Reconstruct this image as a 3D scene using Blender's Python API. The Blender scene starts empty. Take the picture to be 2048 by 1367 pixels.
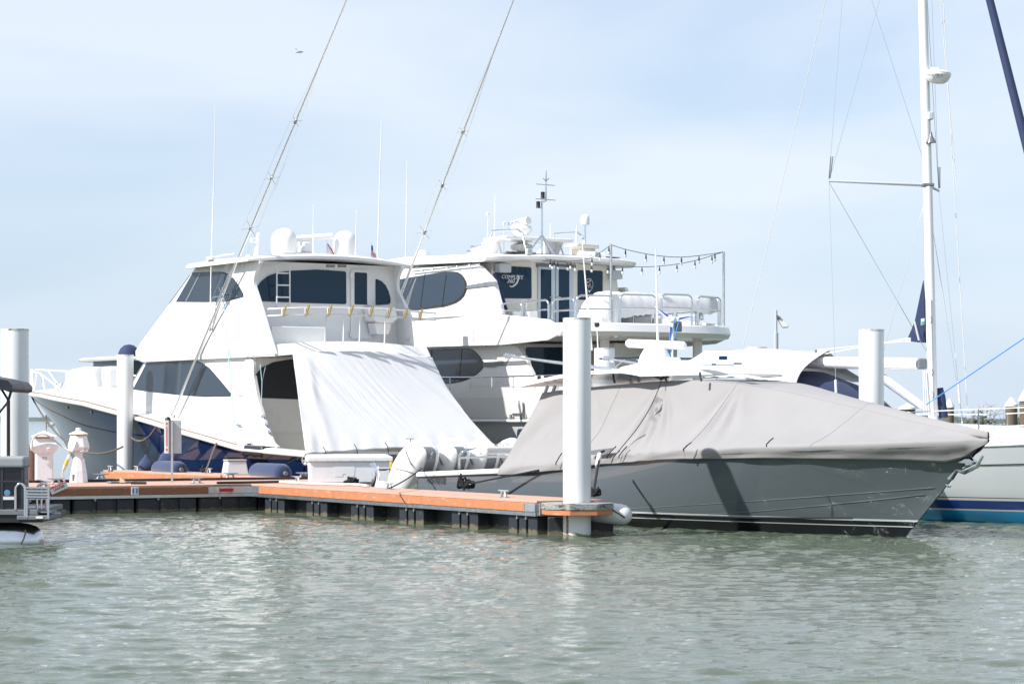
import bpy, bmesh, math, random
import numpy as np
from mathutils import Vector, Matrix
random.seed(7); np.random.seed(7)
R = math.radians
sc = bpy.context.scene
COL = sc.collection

# ---------------------------------------------------------------- camera
FPX, CAMH, CX, CY = 4836.0, 2.0, 1024.0, 838.0     # 85 mm lens, eye 2 m above the water
cd = bpy.data.cameras.new('camera'); cam = bpy.data.objects.new('camera', cd); COL.objects.link(cam)
cd.lens = 85.0; cd.sensor_width = 36.0; cd.shift_y = 154.5 / 2048.0
cd.clip_start = 0.5; cd.clip_end = 20000
cam.location = (0, 0, CAMH); cam.rotation_euler = (R(90), 0, 0)
cd.dof.use_dof = True; cd.dof.focus_distance = 49.0; cd.dof.aperture_fstop = 5.0
sc.camera = cam

# ---------------------------------------------------------------- sky, sun, exposure
SUN_AZ, SUN_EL = R(28), R(42)           # sun stands to the left, a little on the camera's side
to_sun = Vector((-math.cos(SUN_EL) * math.cos(SUN_AZ), -math.cos(SUN_EL) * math.sin(SUN_AZ), math.sin(SUN_EL)))
w = bpy.data.worlds.new('World'); sc.world = w; w.use_nodes = True
nt = w.node_tree; nt.nodes.clear()
def N_(tree, typ, **kw):
    n = tree.nodes.new(typ)
    for k, v in kw.items(): setattr(n, k, v)
    return n
out = N_(nt, 'ShaderNodeOutputWorld'); bg = N_(nt, 'ShaderNodeBackground')
sky = N_(nt, 'ShaderNodeTexSky'); sky.sky_type = 'NISHITA'; sky.sun_disc = False
sky.sun_elevation = SUN_EL; sky.sun_rotation = math.atan2(to_sun.x, to_sun.y)
sky.altitude = 0; sky.air_density = 1.0; sky.dust_density = 0.25; sky.ozone_density = 2.5
tc = N_(nt, 'ShaderNodeTexCoord')
mp = N_(nt, 'ShaderNodeMapping'); mp.inputs['Scale'].default_value = (1.6, 1.6, 6.0); mp.inputs['Rotation'].default_value = (R(4), R(-9), R(20))
mp.inputs['Location'].default_value = (2.9, 1.1, 0.5)
nz = N_(nt, 'ShaderNodeTexNoise'); nz.inputs['Scale'].default_value = 1.9; nz.inputs['Detail'].default_value = 5.0; nz.inputs['Roughness'].default_value = 0.48
nz.inputs['Distortion'].default_value = 0.35
rp = N_(nt, 'ShaderNodeValToRGB'); rp.color_ramp.elements[0].position = 0.36; rp.color_ramp.elements[1].position = 0.66
rp.color_ramp.elements[0].color = (0.25, 0.25, 0.25, 1); rp.color_ramp.elements[1].color = (0.85, 0.85, 0.85, 1)
mx = N_(nt, 'ShaderNodeMix', data_type='RGBA')
mx.inputs['B'].default_value = (6.55, 7.1, 7.75, 1)      # thin bright cloud, in the sky texture's own units
nt.links.new(tc.outputs['Generated'], mp.inputs['Vector']); nt.links.new(mp.outputs['Vector'], nz.inputs['Vector'])
se = N_(nt, 'ShaderNodeSeparateXYZ'); nt.links.new(tc.outputs['Generated'], se.inputs['Vector'])      # veil of thin cloud thickens away from the horizon
vr = N_(nt, 'ShaderNodeMapRange', interpolation_type='SMOOTHSTEP'); vr.inputs['From Min'].default_value = .02; vr.inputs['From Max'].default_value = .19; vr.inputs['To Min'].default_value = -.07; vr.inputs["To Max"].default_value = .14
nt.links.new(se.outputs['Z'], vr.inputs['Value'])
va = N_(nt, 'ShaderNodeMath', operation='ADD'); nt.links.new(nz.outputs['Fac'], va.inputs[0]); nt.links.new(vr.outputs['Result'], va.inputs[1]); 
v2 = N_(nt, 'ShaderNodeMapRange', interpolation_type='SMOOTHSTEP'); v2.inputs['From Min'].default_value = .22; v2.inputs['From Max'].default_value = .60; v2.inputs['To Min'].default_value = 0; v2.inputs['To Max'].default_value = -.14
nt.links.new(se.outputs['Z'], v2.inputs['Value'])                                                     # and opens to blue overhead
v3 = N_(nt, 'ShaderNodeMath', operation='ADD'); nt.links.new(va.outputs['Value'], v3.inputs[0]); nt.links.new(v2.outputs['Result'], v3.inputs[1]); nt.links.new(v3.outputs['Value'], rp.inputs['Fac']); nt.links.new(rp.outputs['Color'], mx.inputs['Factor'])
tint = N_(nt, 'ShaderNodeMix', data_type='RGBA', blend_type='MULTIPLY'); tint.inputs['Factor'].default_value = 1; tint.inputs['B'].default_value = (.90, .98, 1.11, 1)
nt.links.new(sky.outputs['Color'], tint.inputs['A']); 
sx = N_(nt, 'ShaderNodeSeparateXYZ'); nt.links.new(tc.outputs['Generated'], sx.inputs['Vector'])      # bluish sea haze low over the horizon, all the way round
hr = N_(nt, 'ShaderNodeMapRange', interpolation_type='SMOOTHSTEP'); hr.inputs['From Min'].default_value = -.02; hr.inputs['From Max'].default_value = .20; hr.inputs['To Min'].default_value = .95; hr.inputs['To Max'].default_value = .0
nt.links.new(sx.outputs['Z'], hr.inputs['Value'])
hm = N_(nt, 'ShaderNodeMix', data_type='RGBA'); hm.inputs['B'].default_value = (3.95, 5.0, 6.4, 1)
nt.links.new(hr.outputs['Result'], hm.inputs['Factor']); nt.links.new(tint.outputs['Result'], hm.inputs['A']); nt.links.new(hm.outputs['Result'], mx.inputs['A']); nt.links.new(mx.outputs['Result'], bg.inputs['Color'])
bg.inputs['Strength'].default_value = 0.077
nt.links.new(bg.outputs['Background'], out.inputs['Surface'])
sl = bpy.data.lights.new('sun', 'SUN'); sl.energy = 3.9; sl.angle = R(0.9); sl.color = (1.0, 0.965, 0.915)
so = bpy.data.objects.new('sun', sl); COL.objects.link(so); so.location = (-30, -5, 40)
so.rotation_euler = to_sun.to_track_quat('Z', 'Y').to_euler()
sc.view_settings.view_transform = 'Standard'; sc.view_settings.look = 'None'
sc.view_settings.exposure = 0.80; sc.view_settings.gamma = 1.0; sc.view_settings.use_curve_mapping = False
sc.cycles.max_bounces = 7; sc.cycles.diffuse_bounces = 3; sc.cycles.glossy_bounces = 4; sc.cycles.transmission_bounces = 4
sc.cycles.caustics_reflective = False; sc.cycles.caustics_refractive = False
sc.cycles.use_denoising = True

# ---------------------------------------------------------------- frames: a plan position and a heading
class Fr:
    def __init__(s, o, u):
        s.o = Vector((o[0], o[1])); s.u = Vector((u[0], u[1])).normalized(); s.p = Vector((-s.u.y, s.u.x))
    def __call__(s, x, y, z):
        q = s.o + s.u * x + s.p * y; return Vector((q.x, q.y, z))
    def Y(s, px, py, y):            # sight line met with the plane local y -> local point
        r = Vector(((px - CX) / FPX, 1.0)); d = (y + s.o.dot(s.p)) / r.dot(s.p); q = r * d - s.o
        return (q.dot(s.u), y, CAMH + (CY - py) / FPX * d)
    def X(s, px, py, x):
        r = Vector(((px - CX) / FPX, 1.0)); d = (x + s.o.dot(s.u)) / r.dot(s.u); q = r * d - s.o
        return (x, q.dot(s.p), CAMH + (CY - py) / FPX * d)
    def loc(s, wv):
        q = Vector((wv[0], wv[1])) - s.o; return (q.dot(s.u), q.dot(s.p), wv[2])
def at(px, py, d): return Vector(((px - CX) / FPX * d, d, CAMH + (CY - py) / FPX * d))
def onz(px, py, z):
    d = (z - CAMH) / ((CY - py) / FPX); return at(px, py, d)
WF = Fr((0, 0), (1, 0))
J = Vector((-5.72, 53.0))
DK = Fr(J, (0.873, 0.488))                # dock grid: x along the main dock, y away from the camera
UB = (-.55, .835)
SF = Fr((-2.87, 62.01), UB)               # sport fishing yacht, x forward, y port, z above water
MY = Fr((3.94, 65.85), UB)                # white motor yacht
GB = Fr((-.566, 51.56), (.57, -.8216))    # grey centre console, near side is negative y
SB = Fr((8.5, 49.0), (.6, -.8))           # sloop, origin at its mast

# ---------------------------------------------------------------- materials
MATS = {}
def mat(name, col, rough=0.5, metal=0.0, coat=0.0, var=0.0, vscale=3.0, bump=0.0, bscale=30.0, spec=0.5, ior=1.5, stretch=None, sheen=0.0, dirt=None):
    m = bpy.data.materials.new(name); m.use_nodes = True; t = m.node_tree; b = t.nodes['Principled BSDF']
    b.inputs['Base Color'].default_value = (*col, 1); b.inputs['Roughness'].default_value = rough; b.inputs['Metallic'].default_value = metal
    b.inputs['IOR'].default_value = ior; b.inputs['Specular IOR Level'].default_value = spec
    b.inputs['Coat Weight'].default_value = coat; b.inputs['Coat Roughness'].default_value = 0.06
    if sheen: b.inputs['Sheen Weight'].default_value = sheen
    if var or bump or dirt:
        g = N_(t, 'ShaderNodeNewGeometry'); mp = N_(t, 'ShaderNodeMapping')
        if stretch: mp.inputs['Scale'].default_value = stretch
        t.links.new(g.outputs['Position'], mp.inputs['Vector'])
        cur = None
        if var:
            n = N_(t, 'ShaderNodeTexNoise'); n.inputs['Scale'].default_value = vscale; n.inputs['Detail'].default_value = 6; n.inputs['Roughness'].default_value = 0.6
            t.links.new(mp.outputs['Vector'], n.inputs['Vector'])
            mm = N_(t, 'ShaderNodeMapRange'); mm.inputs['From Min'].default_value = 0.25; mm.inputs['From Max'].default_value = 0.75
            mm.inputs['To Min'].default_value = 1 - var; mm.inputs['To Max'].default_value = 1 + var * 0.6
            t.links.new(n.outputs['Fac'], mm.inputs['Value'])
            mu = N_(t, 'ShaderNodeMix', data_type='RGBA', blend_type='MULTIPLY'); mu.inputs['Factor'].default_value = 1
            mu.inputs['A'].default_value = (*col, 1); t.links.new(mm.outputs['Result'], mu.inputs['B'])
            cur = mu.outputs['Result']
            rr = N_(t, 'ShaderNodeMapRange'); rr.inputs['To Min'].default_value = max(0.02, rough * 0.75); rr.inputs['To Max'].default_value = min(1, rough * 1.3)
            t.links.new(n.outputs['Fac'], rr.inputs['Value']); t.links.new(rr.outputs['Result'], b.inputs['Roughness'])
        if dirt:
            dcol, dsc, lo, hi, dst = dirt
            m2 = N_(t, 'ShaderNodeMapping'); m2.inputs['Scale'].default_value = dst; t.links.new(g.outputs['Position'], m2.inputs['Vector'])
            n2 = N_(t, 'ShaderNodeTexNoise'); n2.inputs['Scale'].default_value = dsc; n2.inputs['Detail'].default_value = 8; n2.inputs['Roughness'].default_value = 0.65
            t.links.new(m2.outputs['Vector'], n2.inputs['Vector'])
            r2 = N_(t, 'ShaderNodeMapRange'); r2.inputs['From Min'].default_value = lo; r2.inputs['From Max'].default_value = hi
            t.links.new(n2.outputs['Fac'], r2.inputs['Value'])
            mk = N_(t, 'ShaderNodeMix', data_type='RGBA'); mk.inputs['A'].default_value = (*col, 1); mk.inputs['B'].default_value = (*dcol, 1)
            if cur: t.links.new(cur, mk.inputs['A'])
            t.links.new(r2.outputs['Result'], mk.inputs['Factor']); cur = mk.outputs['Result']
        if cur: t.links.new(cur, b.inputs['Base Color'])
        if bump:
            n3 = N_(t, 'ShaderNodeTexNoise'); n3.inputs['Scale'].default_value = bscale; n3.inputs['Detail'].default_value = 4
            t.links.new(mp.outputs['Vector'], n3.inputs['Vector'])
            bp = N_(t, 'ShaderNodeBump'); bp.inputs['Strength'].default_value = bump; bp.inputs['Distance'].default_value = 0.02
            t.links.new(n3.outputs['Fac'], bp.inputs['Height']); t.links.new(bp.outputs['Normal'], b.inputs['Normal'])
    MATS[name] = m; return m
def zbands(name, bands, rough=0.2, coat=0.6, slope=None, var=0.05):
    """gloss paint whose colour changes at given heights above the water: [(z, colour) ...] rising"""
    m = bpy.data.materials.new(name); m.use_nodes = True; t = m.node_tree; b = t.nodes['Principled BSDF']
    b.inputs['Roughness'].default_value = rough; b.inputs['Coat Weight'].default_value = coat; b.inputs['Coat Roughness'].default_value = 0.04; b.inputs['Coat IOR'].default_value = 1.55
    g = N_(t, 'ShaderNodeNewGeometry'); sp = N_(t, 'ShaderNodeSeparateXYZ'); t.links.new(g.outputs['Position'], sp.inputs['Vector'])
    mr = N_(t, 'ShaderNodeMapRange'); mr.inputs['From Min'].default_value = -1; mr.inputs['From Max'].default_value = 3
    t.links.new(sp.outputs['Z'], mr.inputs['Value'])
    cr = N_(t, 'ShaderNodeValToRGB'); cr.color_ramp.interpolation = 'CONSTANT'
    els = cr.color_ramp.elements
    els[0].position = 0; els[0].color = (*bands[0][1], 1); els[1].position = (bands[1][0] + 1) / 4; els[1].color = (*bands[1][1], 1)
    for z, c in bands[2:]:
        e = els.new((z + 1) / 4); e.color = (*c, 1)
    n = N_(t, 'ShaderNodeTexNoise'); n.inputs['Scale'].default_value = 1.3; n.inputs['Detail'].default_value = 7
    mp = N_(t, 'ShaderNodeMapping'); mp.inputs['Scale'].default_value = (1, 1, 0.35); t.links.new(g.outputs['Position'], mp.inputs['Vector']); t.links.new(mp.outputs['Vector'], n.inputs['Vector'])
    mm = N_(t, 'ShaderNodeMapRange'); mm.inputs['To Min'].default_value = 1 - var; mm.inputs['To Max'].default_value = 1 + var; t.links.new(n.outputs['Fac'], mm.inputs['Value'])
    mu = N_(t, 'ShaderNodeMix', data_type='RGBA', blend_type='MULTIPLY'); mu.inputs['Factor'].default_value = 1
    t.links.new(mr.outputs['Result'], cr.inputs['Fac']); t.links.new(cr.outputs['Color'], mu.inputs['A']); t.links.new(mm.outputs['Result'], mu.inputs['B'])
    t.links.new(mu.outputs['Result'], b.inputs['Base Color'])
    n4 = N_(t, 'ShaderNodeTexNoise'); n4.inputs['Scale'].default_value = 0.9; n4.inputs['Detail'].default_value = 2; t.links.new(g.outputs['Position'], n4.inputs['Vector'])
    bp = N_(t, 'ShaderNodeBump'); bp.inputs['Strength'].default_value = 0.02; bp.inputs['Distance'].default_value = 0.05
    t.links.new(n4.outputs['Fac'], bp.inputs['Height']); t.links.new(bp.outputs['Normal'], b.inputs['Coat Normal'])
    MATS[name] = m; return m
WHITE = mat('gelcoat_white', (.80, .80, .79), .28, coat=.35, var=.03, vscale=1.5)
CREAM = mat('gelcoat_cream', (.74, .71, .63), .3, coat=.3, var=.03, vscale=1.5)
PAINT = mat('painted_metal_white', (.80, .80, .79), .32, coat=.2)
PILEM = mat('pile_white', (.78, .79, .79), .38, coat=.15, var=.05, vscale=2.0, bump=.05, bscale=8, stretch=(1, 1, .25), dirt=((.36, .24, .15), 7.0, .645, .80, (1, 1, .16)))
RIM = mat('pile_rim', (.66, .66, .64), .6, var=.1, vscale=8, bump=.2, bscale=40, dirt=((.24, .10, .04), 5.0, .50, .60, (1, 1, 1)))
RUST = mat('rust', (.25, .10, .04), .9, var=.4, vscale=14, bump=.4, bscale=40)
GLASS = mat('tinted_glass', (.008, .032, .064), .03, spec=.32)
GLASSG = mat('grey_tinted_glass', (.022, .036, .056), .03, spec=.5)
BLACKV = mat('black_window_cover', (.018, .023, .032), .45, var=.1)
STEEL = mat('stainless_steel', (.72, .73, .74), .14, metal=1)
ALU = mat('aluminium', (.62, .64, .66), .38, metal=1, var=.15, vscale=9, bump=.06, bscale=60)
GALV = mat('galvanised_steel', (.48, .50, .52), .55, metal=.8, var=.2, vscale=20)
WEATH = mat('weathered_timber', (.36, .36, .34), .85, var=.45, vscale=9, bump=.8, bscale=22, stretch=(1, 1, 3), dirt=((.05, .05, .05), 5, .52, .62, (1, 1, 4)))
COMPO = mat('composite_board', (.50, .195, .088), .6, var=.10, vscale=5, bump=.12, bscale=40, dirt=((.62, .40, .28), 6, .58, .72, (.6, .6, 2)))
COMPO_SHADE = mat('shaded_brown_board', (.27, .115, .06), .6, var=.10, vscale=5, bump=.12, bscale=40)  # composite board darkened to brown, part of the fascia's shade is in the colour
CANVS = mat('sunshade_canvas', (.66, .665, .68), .8, var=.03, vscale=1.5, bump=.12, bscale=300)
DECKM = mat('composite_deck', (.52, .33, .25), .75, var=.12, vscale=3, bump=.15, bscale=50)
FLOATM = mat('float_plastic', (.022, .026, .033), .5, var=.25, vscale=6, bump=.1, bscale=30, dirt=((.26, .25, .22), 9, .63, .72, (1, 1, 1)))
BLACK = mat('black_plastic', (.018, .018, .02), .45)
ROPEB = mat('black_rope', (.018, .018, .02), .9, bump=.8, bscale=160)
ROPET = mat('tan_rope', (.16, .13, .11), .9, bump=.8, bscale=160)
ROPEW = mat('white_rope', (.72, .71, .68), .85, bump=.5, bscale=160)
CANVW = mat('white_canvas', (.80, .80, .80), .75, var=.03, vscale=2, bump=.08, bscale=300, sheen=.2)
CANVG = mat('grey_canvas', (.285, .277, .28), .82, var=.07, vscale=1.6, bump=.10, bscale=260, sheen=.2)
CANVN = mat('navy_canvas', (.012, .026, .085), .75, var=.12, vscale=5, bump=.2, bscale=120, sheen=.1)
FENDN = mat('navy_fender_fleece', (.016, .036, .11), .95, var=.2, vscale=20, bump=.5, bscale=140, sheen=.4)
FENDW = mat('white_vinyl_fender', (.72, .72, .72), .35, var=.06, vscale=8, dirt=((.35, .18, .12), 9, .68, .74, (1, 1, 1)))
NAVY = mat('navy_gloss_paint', (.008, .020, .066), .05, coat=0.0, spec=.36)
TEAK = mat('varnished_teak', (.22, .085, .03), .22, coat=.6, var=.35, vscale=9, stretch=(1, 1, 7))
TEAKR = mat('teak_rail', (.24, .17, .13), .5, var=.2, vscale=9)
GOLD = mat('gold_anodised', (.80, .60, .22), .18, metal=1)
GREYP = mat('grey_plastic', (.16, .17, .185), .35, coat=.3)
LGREY = mat('light_grey_paint', (.50, .53, .56), .4)
CHROME = mat('chrome', (.85, .86, .88), .06, metal=1)
RED = mat('red_gloss', (.55, .02, .03), .35)
YELLOW = mat('yellow_plastic', (.75, .45, .03), .4)
AMBER = mat('amber_lens', (.45, .28, .02), .2)
BLUE = mat('blue_print', (.01, .10, .42), .5)
OUTR = mat('outrigger_aluminium', (.86, .87, .88), .28, metal=.9)
BLUER = mat('blue_rope', (.06, .28, .66), .8, bump=.5, bscale=160)
PWHITE = mat('print_white', (.72, .74, .76), .5)
PGREY = mat('print_grey', (.20, .21, .22), .5)
PBLACK = mat('print_black', (.02, .02, .02), .5)
PEDM = mat('pedestal_white', (.77, .78, .80), .42, var=.04, vscale=5)
CORD = mat('shore_cord', (.55, .53, .50), .6)
CUSH = mat('grey_vinyl', (.30, .32, .34), .55, var=.05, vscale=4, bump=.1, bscale=60)
PONTM = mat('pontoon_aluminium', (.60, .63, .66), .24, metal=1, var=.12, vscale=3)
PANELD = mat('dark_panel', (.028, .034, .045), .4, coat=.2)
WOODP = mat('wood_pile', (.14, .11, .075), .9, var=.35, vscale=6, bump=.7, bscale=20, stretch=(1, 1, .2))
SKIN_HULL = zbands('hull_grey_gloss', [(-1, (.010, .013, .018)), (.085, (.010, .013, .018)), (.165, (.62, .64, .65)), (.185, (.010, .013, .018)), (.265, (.62, .64, .65)), (.285, (.115, .137, .153))], .06, .1, var=.02)
SAIL_HULL = zbands('hull_white_blue_bands', [(-1, (.01, .34, .78)), (.05, (.015, .36, .80)), (.225, (.78, .80, .83)), (.262, (.008, .045, .26)), (.43, (.78, .78, .78)), (.475, (.02, .02, .03)), (.495, (.77, .80, .85))], .2, .6)

def growth(m, ztop, col):
    # weed and barnacle band just above the waterline, ragged top edge
    t = m.node_tree; b = t.nodes['Principled BSDF']; old = b.inputs['Base Color'].links[0].from_socket
    g = N_(t, 'ShaderNodeNewGeometry'); sp = N_(t, 'ShaderNodeSeparateXYZ'); t.links.new(g.outputs['Position'], sp.inputs['Vector'])
    n = N_(t, 'ShaderNodeTexNoise'); n.inputs['Scale'].default_value = 9; n.inputs['Detail'].default_value = 6; t.links.new(g.outputs['Position'], n.inputs['Vector'])
    a = N_(t, 'ShaderNodeMath', operation='MULTIPLY_ADD'); a.inputs[1].default_value = -.16; t.links.new(n.outputs['Fac'], a.inputs[0]); t.links.new(sp.outputs['Z'], a.inputs[2])
    r = N_(t, 'ShaderNodeMapRange'); r.inputs['From Min'].default_value = ztop - .10; r.inputs['From Max'].default_value = ztop - .07; r.inputs['To Min'].default_value = 1; r.inputs['To Max'].default_value = 0
    t.links.new(a.outputs['Value'], r.inputs['Value'])
    mk = N_(t, 'ShaderNodeMix', data_type='RGBA'); mk.inputs['B'].default_value = (*col, 1); t.links.new(old, mk.inputs['A']); t.links.new(r.outputs['Result'], mk.inputs['Factor']); t.links.new(mk.outputs['Result'], b.inputs['Base Color'])
growth(FLOATM, .075, (.13, .115, .07)); growth(PILEM, .05, (.20, .19, .12))
# ---------------------------------------------------------------- mesh builder
class MB:
    def __init__(s, fr=None): s.v = []; s.f = []; s.fr = fr
    def _p(s, p):
        return Vector(p) if s.fr is None else s.fr(p[0], p[1], p[2])
    def add(s, vs, fs):
        o = len(s.v); s.v += [s._p(p) for p in vs]; s.f += [tuple(i + o for i in f) for f in fs]; return s
    def box(s, a, b):
        (x0, y0, z0), (x1, y1, z1) = a, b
        return s.add([(x0, y0, z0), (x1, y0, z0), (x1, y1, z0), (x0, y1, z0), (x0, y0, z1), (x1, y0, z1), (x1, y1, z1), (x0, y1, z1)],
                     [(0, 3, 2, 1), (4, 5, 6, 7), (0, 1, 5, 4), (1, 2, 6, 5), (2, 3, 7, 6), (3, 0, 4, 7)])
    def cbox(s, c, d): return s.box([c[i] - d[i] / 2 for i in range(3)], [c[i] + d[i] / 2 for i in range(3)])
    def prism(s, poly, vec):
        n = len(poly); vec = Vector(vec); a = [Vector(p) for p in poly]
        return s.add(a + [p + vec for p in a], [tuple(range(n))[::-1], tuple(range(n, 2 * n))] + [(i, (i + 1) % n, n + (i + 1) % n, n + i) for i in range(n)])
    def grid(s, rows, closeu=False, cap=False):
        nr, nc = len(rows), len(rows[0]); vs = [p for r in rows for p in r]; fs = []
        for i in range(nr - 1):
            for j in range(nc if closeu else nc - 1):
                k = (j + 1) % nc; fs.append((i * nc + j, i * nc + k, (i + 1) * nc + k, (i + 1) * nc + j))
        if cap: fs += [tuple(range(nc))[::-1], tuple(range((nr - 1) * nc, nr * nc))]
        return s.add(vs, fs)
    def tube(s, pts, r, n=8, cap=True):
        pts = [s._p(p) for p in pts]; fr, s.fr = s.fr, None
        rs = r if isinstance(r, (list, tuple)) else [r] * len(pts)
        rows = []; up = None
        for i, p in enumerate(pts):
            t = (pts[min(i + 1, len(pts) - 1)] - pts[max(i - 1, 0)])
            if t.length < 1e-9: t = Vector((0, 0, 1))
            t.normalize()
            if up is None: up = t.cross(Vector((0.31, 0.17, 0.93)) if abs(t.z) < .95 else Vector((1, 0, 0))).normalized()
            up = (up - t * up.dot(t)).normalized(); q = t.cross(up)
            rows.append([p + (up * math.cos(2 * math.pi * k / n) + q * math.sin(2 * math.pi * k / n)) * rs[i] for k in range(n)])
        s.grid(rows, closeu=True, cap=cap); s.fr = fr; return s
    def lathe(s, c, prof, n=20, axis=(0, 0, 1)):
        c = s._p(c); fr, s.fr = s.fr, None
        a = Vector(axis).normalized(); e = a.orthogonal().normalized(); g = a.cross(e)
        rows = [[c + a * z + (e * math.cos(2 * math.pi * k / n) + g * math.sin(2 * math.pi * k / n)) * max(r, 1e-4) for k in range(n)] for r, z in prof]
        s.grid(rows, closeu=True, cap=True); s.fr = fr; return s
    def ball(s, c, r, n=12, sq=1.0):
        return s.lathe(c, [(r * math.sin(math.pi * i / 8), -r * sq * math.cos(math.pi * i / 8)) for i in range(9)], n)
    def build(s, name, m, parent=None, smooth=None, bevel=0, label=None, segs=2, sub=0):
        me = bpy.data.meshes.new(name)
        off = Vector((0, 0, 0)); q = parent
        while q is not None: off += Vector(q.location); q = q.parent
        me.from_pydata([tuple(v - off) for v in s.v], [], s.f); me.update()
        bm = bmesh.new(); bm.from_mesh(me); bmesh.ops.recalc_face_normals(bm, faces=bm.faces); bm.to_mesh(me); bm.free()
        me.materials.append(m)
        if smooth is not None:
            me.polygons.foreach_set('use_smooth', [True] * len(me.polygons)); me.set_sharp_from_angle(angle=R(smooth))
        o = bpy.data.objects.new(name, me); COL.objects.link(o); o.parent = parent
        if bevel:
            b = o.modifiers.new('bevel', 'BEVEL'); b.width = bevel; b.segments = segs; b.limit_method = 'ANGLE'; b.angle_limit = R(35)
        if sub:
            b = o.modifiers.new('sub', 'SUBSURF'); b.levels = sub; b.render_levels = sub
        if label: o['label'] = label
        return o
def thing(name, label, cat, loc, group=None):
    o = bpy.data.objects.new(name, None); COL.objects.link(o); o.location = loc; o.empty_display_size = .3
    o['label'] = label; o['category'] = cat
    if group: o['group'] = group
    return o
def tag(o, label, cat, group=None, kind=None):
    if label: o['label'] = label
    if cat: o['category'] = cat
    if group: o['group'] = group
    if kind: o['kind'] = kind
    return o
def copy_tree(o, parent=None, delta=None):
    c = o.copy(); COL.objects.link(c); c.parent = parent
    if delta is not None: c.location = Vector(o.location) + Vector(delta)
    for ch in [k for k in o.children]: copy_tree(ch, c)
    return c
def bez(a, b, c, d, n=12):
    a, b, c, d = map(Vector, (a, b, c, d))
    return [a * (1 - t) ** 3 + b * 3 * t * (1 - t) ** 2 + c * 3 * t * t * (1 - t) + d * t ** 3 for t in [i / n for i in range(n + 1)]]
def sag(a, b, drop, n=14):
    a, b = Vector(a), Vector(b)
    return [a.lerp(b, i / n) - Vector((0, 0, drop * 4 * (i / n) * (1 - i / n))) for i in range(n + 1)]
def lerp(a, b, t): return a + (b - a) * t
def interp(x, xs, ys): return float(np.interp(x, xs, ys))
def smooth_poly(pts, n=4, closed=False):
    """Catmull-Rom through the given points"""
    P = [Vector(p) for p in pts]; o = []; m = len(P)
    for i in range(m if closed else m - 1):
        if closed: a, b, c, d = P[(i - 1) % m], P[i], P[(i + 1) % m], P[(i + 2) % m]
        else: a, b, c, d = P[max(i - 1, 0)], P[i], P[i + 1], P[min(i + 2, m - 1)]
        for k in range(n):
            t = k / n; o.append(.5 * ((2 * b) + (c - a) * t + (2 * a - 5 * b + 4 * c - d) * t * t + (3 * b - a - 3 * c + d) * t ** 3))
    if not closed: o.append(P[-1])
    return o
def round_poly(pts, r, n=4):
    """rounded corners; r a number or one per corner"""
    P = [Vector(p) for p in pts]; o = []; m = len(P); rs = r if isinstance(r, (list, tuple)) else [r] * m
    for i in range(m):
        a, b, c = P[i - 1], P[i], P[(i + 1) % m]; k = min(rs[i], (a - b).length * .49, (c - b).length * .49)
        if k < 1e-4: o.append(b); continue
        s0 = b + (a - b).normalized() * k; s1 = b + (c - b).normalized() * k
        for j in range(n + 1):
            t = j / n; o.append(s0 * (1 - t) ** 2 + b * 2 * t * (1 - t) + s1 * t * t)
    return o
def text(name, body, m, size, origin, right, up, parent, shear=0.0, extrude=.002, bold=0.0, align='CENTER', label=None):
    cu = bpy.data.curves.new(name, 'FONT'); cu.body = body; cu.size = size; cu.align_x = align; cu.align_y = 'CENTER'; cu.extrude = extrude; cu.shear = shear; cu.offset = bold
    to = bpy.data.objects.new(name + '_curve', cu); COL.objects.link(to)
    dg = bpy.context.evaluated_depsgraph_get(); me = bpy.data.meshes.new_from_object(to.evaluated_get(dg))
    bpy.data.objects.remove(to); bpy.data.curves.remove(cu)
    r = Vector(right).normalized(); u = Vector(up); u = (u - r * u.dot(r)).normalized(); nrm = r.cross(u)
    off = Vector((0, 0, 0)); q = parent
    while q is not None: off += Vector(q.location); q = q.parent
    o3 = Vector(origin) - off
    for v in me.vertices: v.co = o3 + r * v.co.x + u * v.co.y + nrm * v.co.z
    me.name = name; me.materials.clear(); me.materials.append(m)
    o = bpy.data.objects.new(name, me); COL.objects.link(o); o.parent = parent
    if label: o['label'] = label
    return o
def hull(fr, L, stem, vs, Bs, zk, sheer, s0=(.3, .4), pw=(1.5, 2.6), transom=1.0, ns=40, sgn=(1, -1)):
    """lofted hull: levels v from keel (0) to sheer (1); returns rows for port and starboard and the sheer lines"""
    sides = []
    for sg in sgn:
        rows = []
        for v, Bv in zip(vs, Bs):
            zt = zk + (sheer[1][-1] - zk) * v
            xe = interp(zt, [p[1] for p in stem], [p[0] for p in stem])
            row = []
            for i in range(ns + 1):
                t = i / ns; t = t + .12 * math.sin(2 * math.pi * t) / (2 * math.pi) * -1
                x = t * xe; a = lerp(s0[0], s0[1], v); q = lerp(pw[0], pw[1], v)
                k = max(0, (t - a) / (1 - a)); y = Bv * (1 - k ** q) * lerp(transom, 1, min(1, t / .3))
                z = zk + (interp(x, sheer[0], sheer[1]) - zk) * v
                row.append((x, sg * max(y, .012), z))
            rows.append(row)
        sides.append(rows)
    return sides
def hull_mesh(fr, sides):
    mb = MB(fr)
    for rows in sides: mb.grid(rows)
    # transom and the deck-level stem cap
    a = [r[0] for r in sides[0]]; b = [r[0] for r in sides[1]]
    mb.grid([a, b])
    return mb
def ringwall(fr, rings, cap=True):
    mb = MB(fr); mb.grid(rings, closeu=True, cap=cap); return mb
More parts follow.
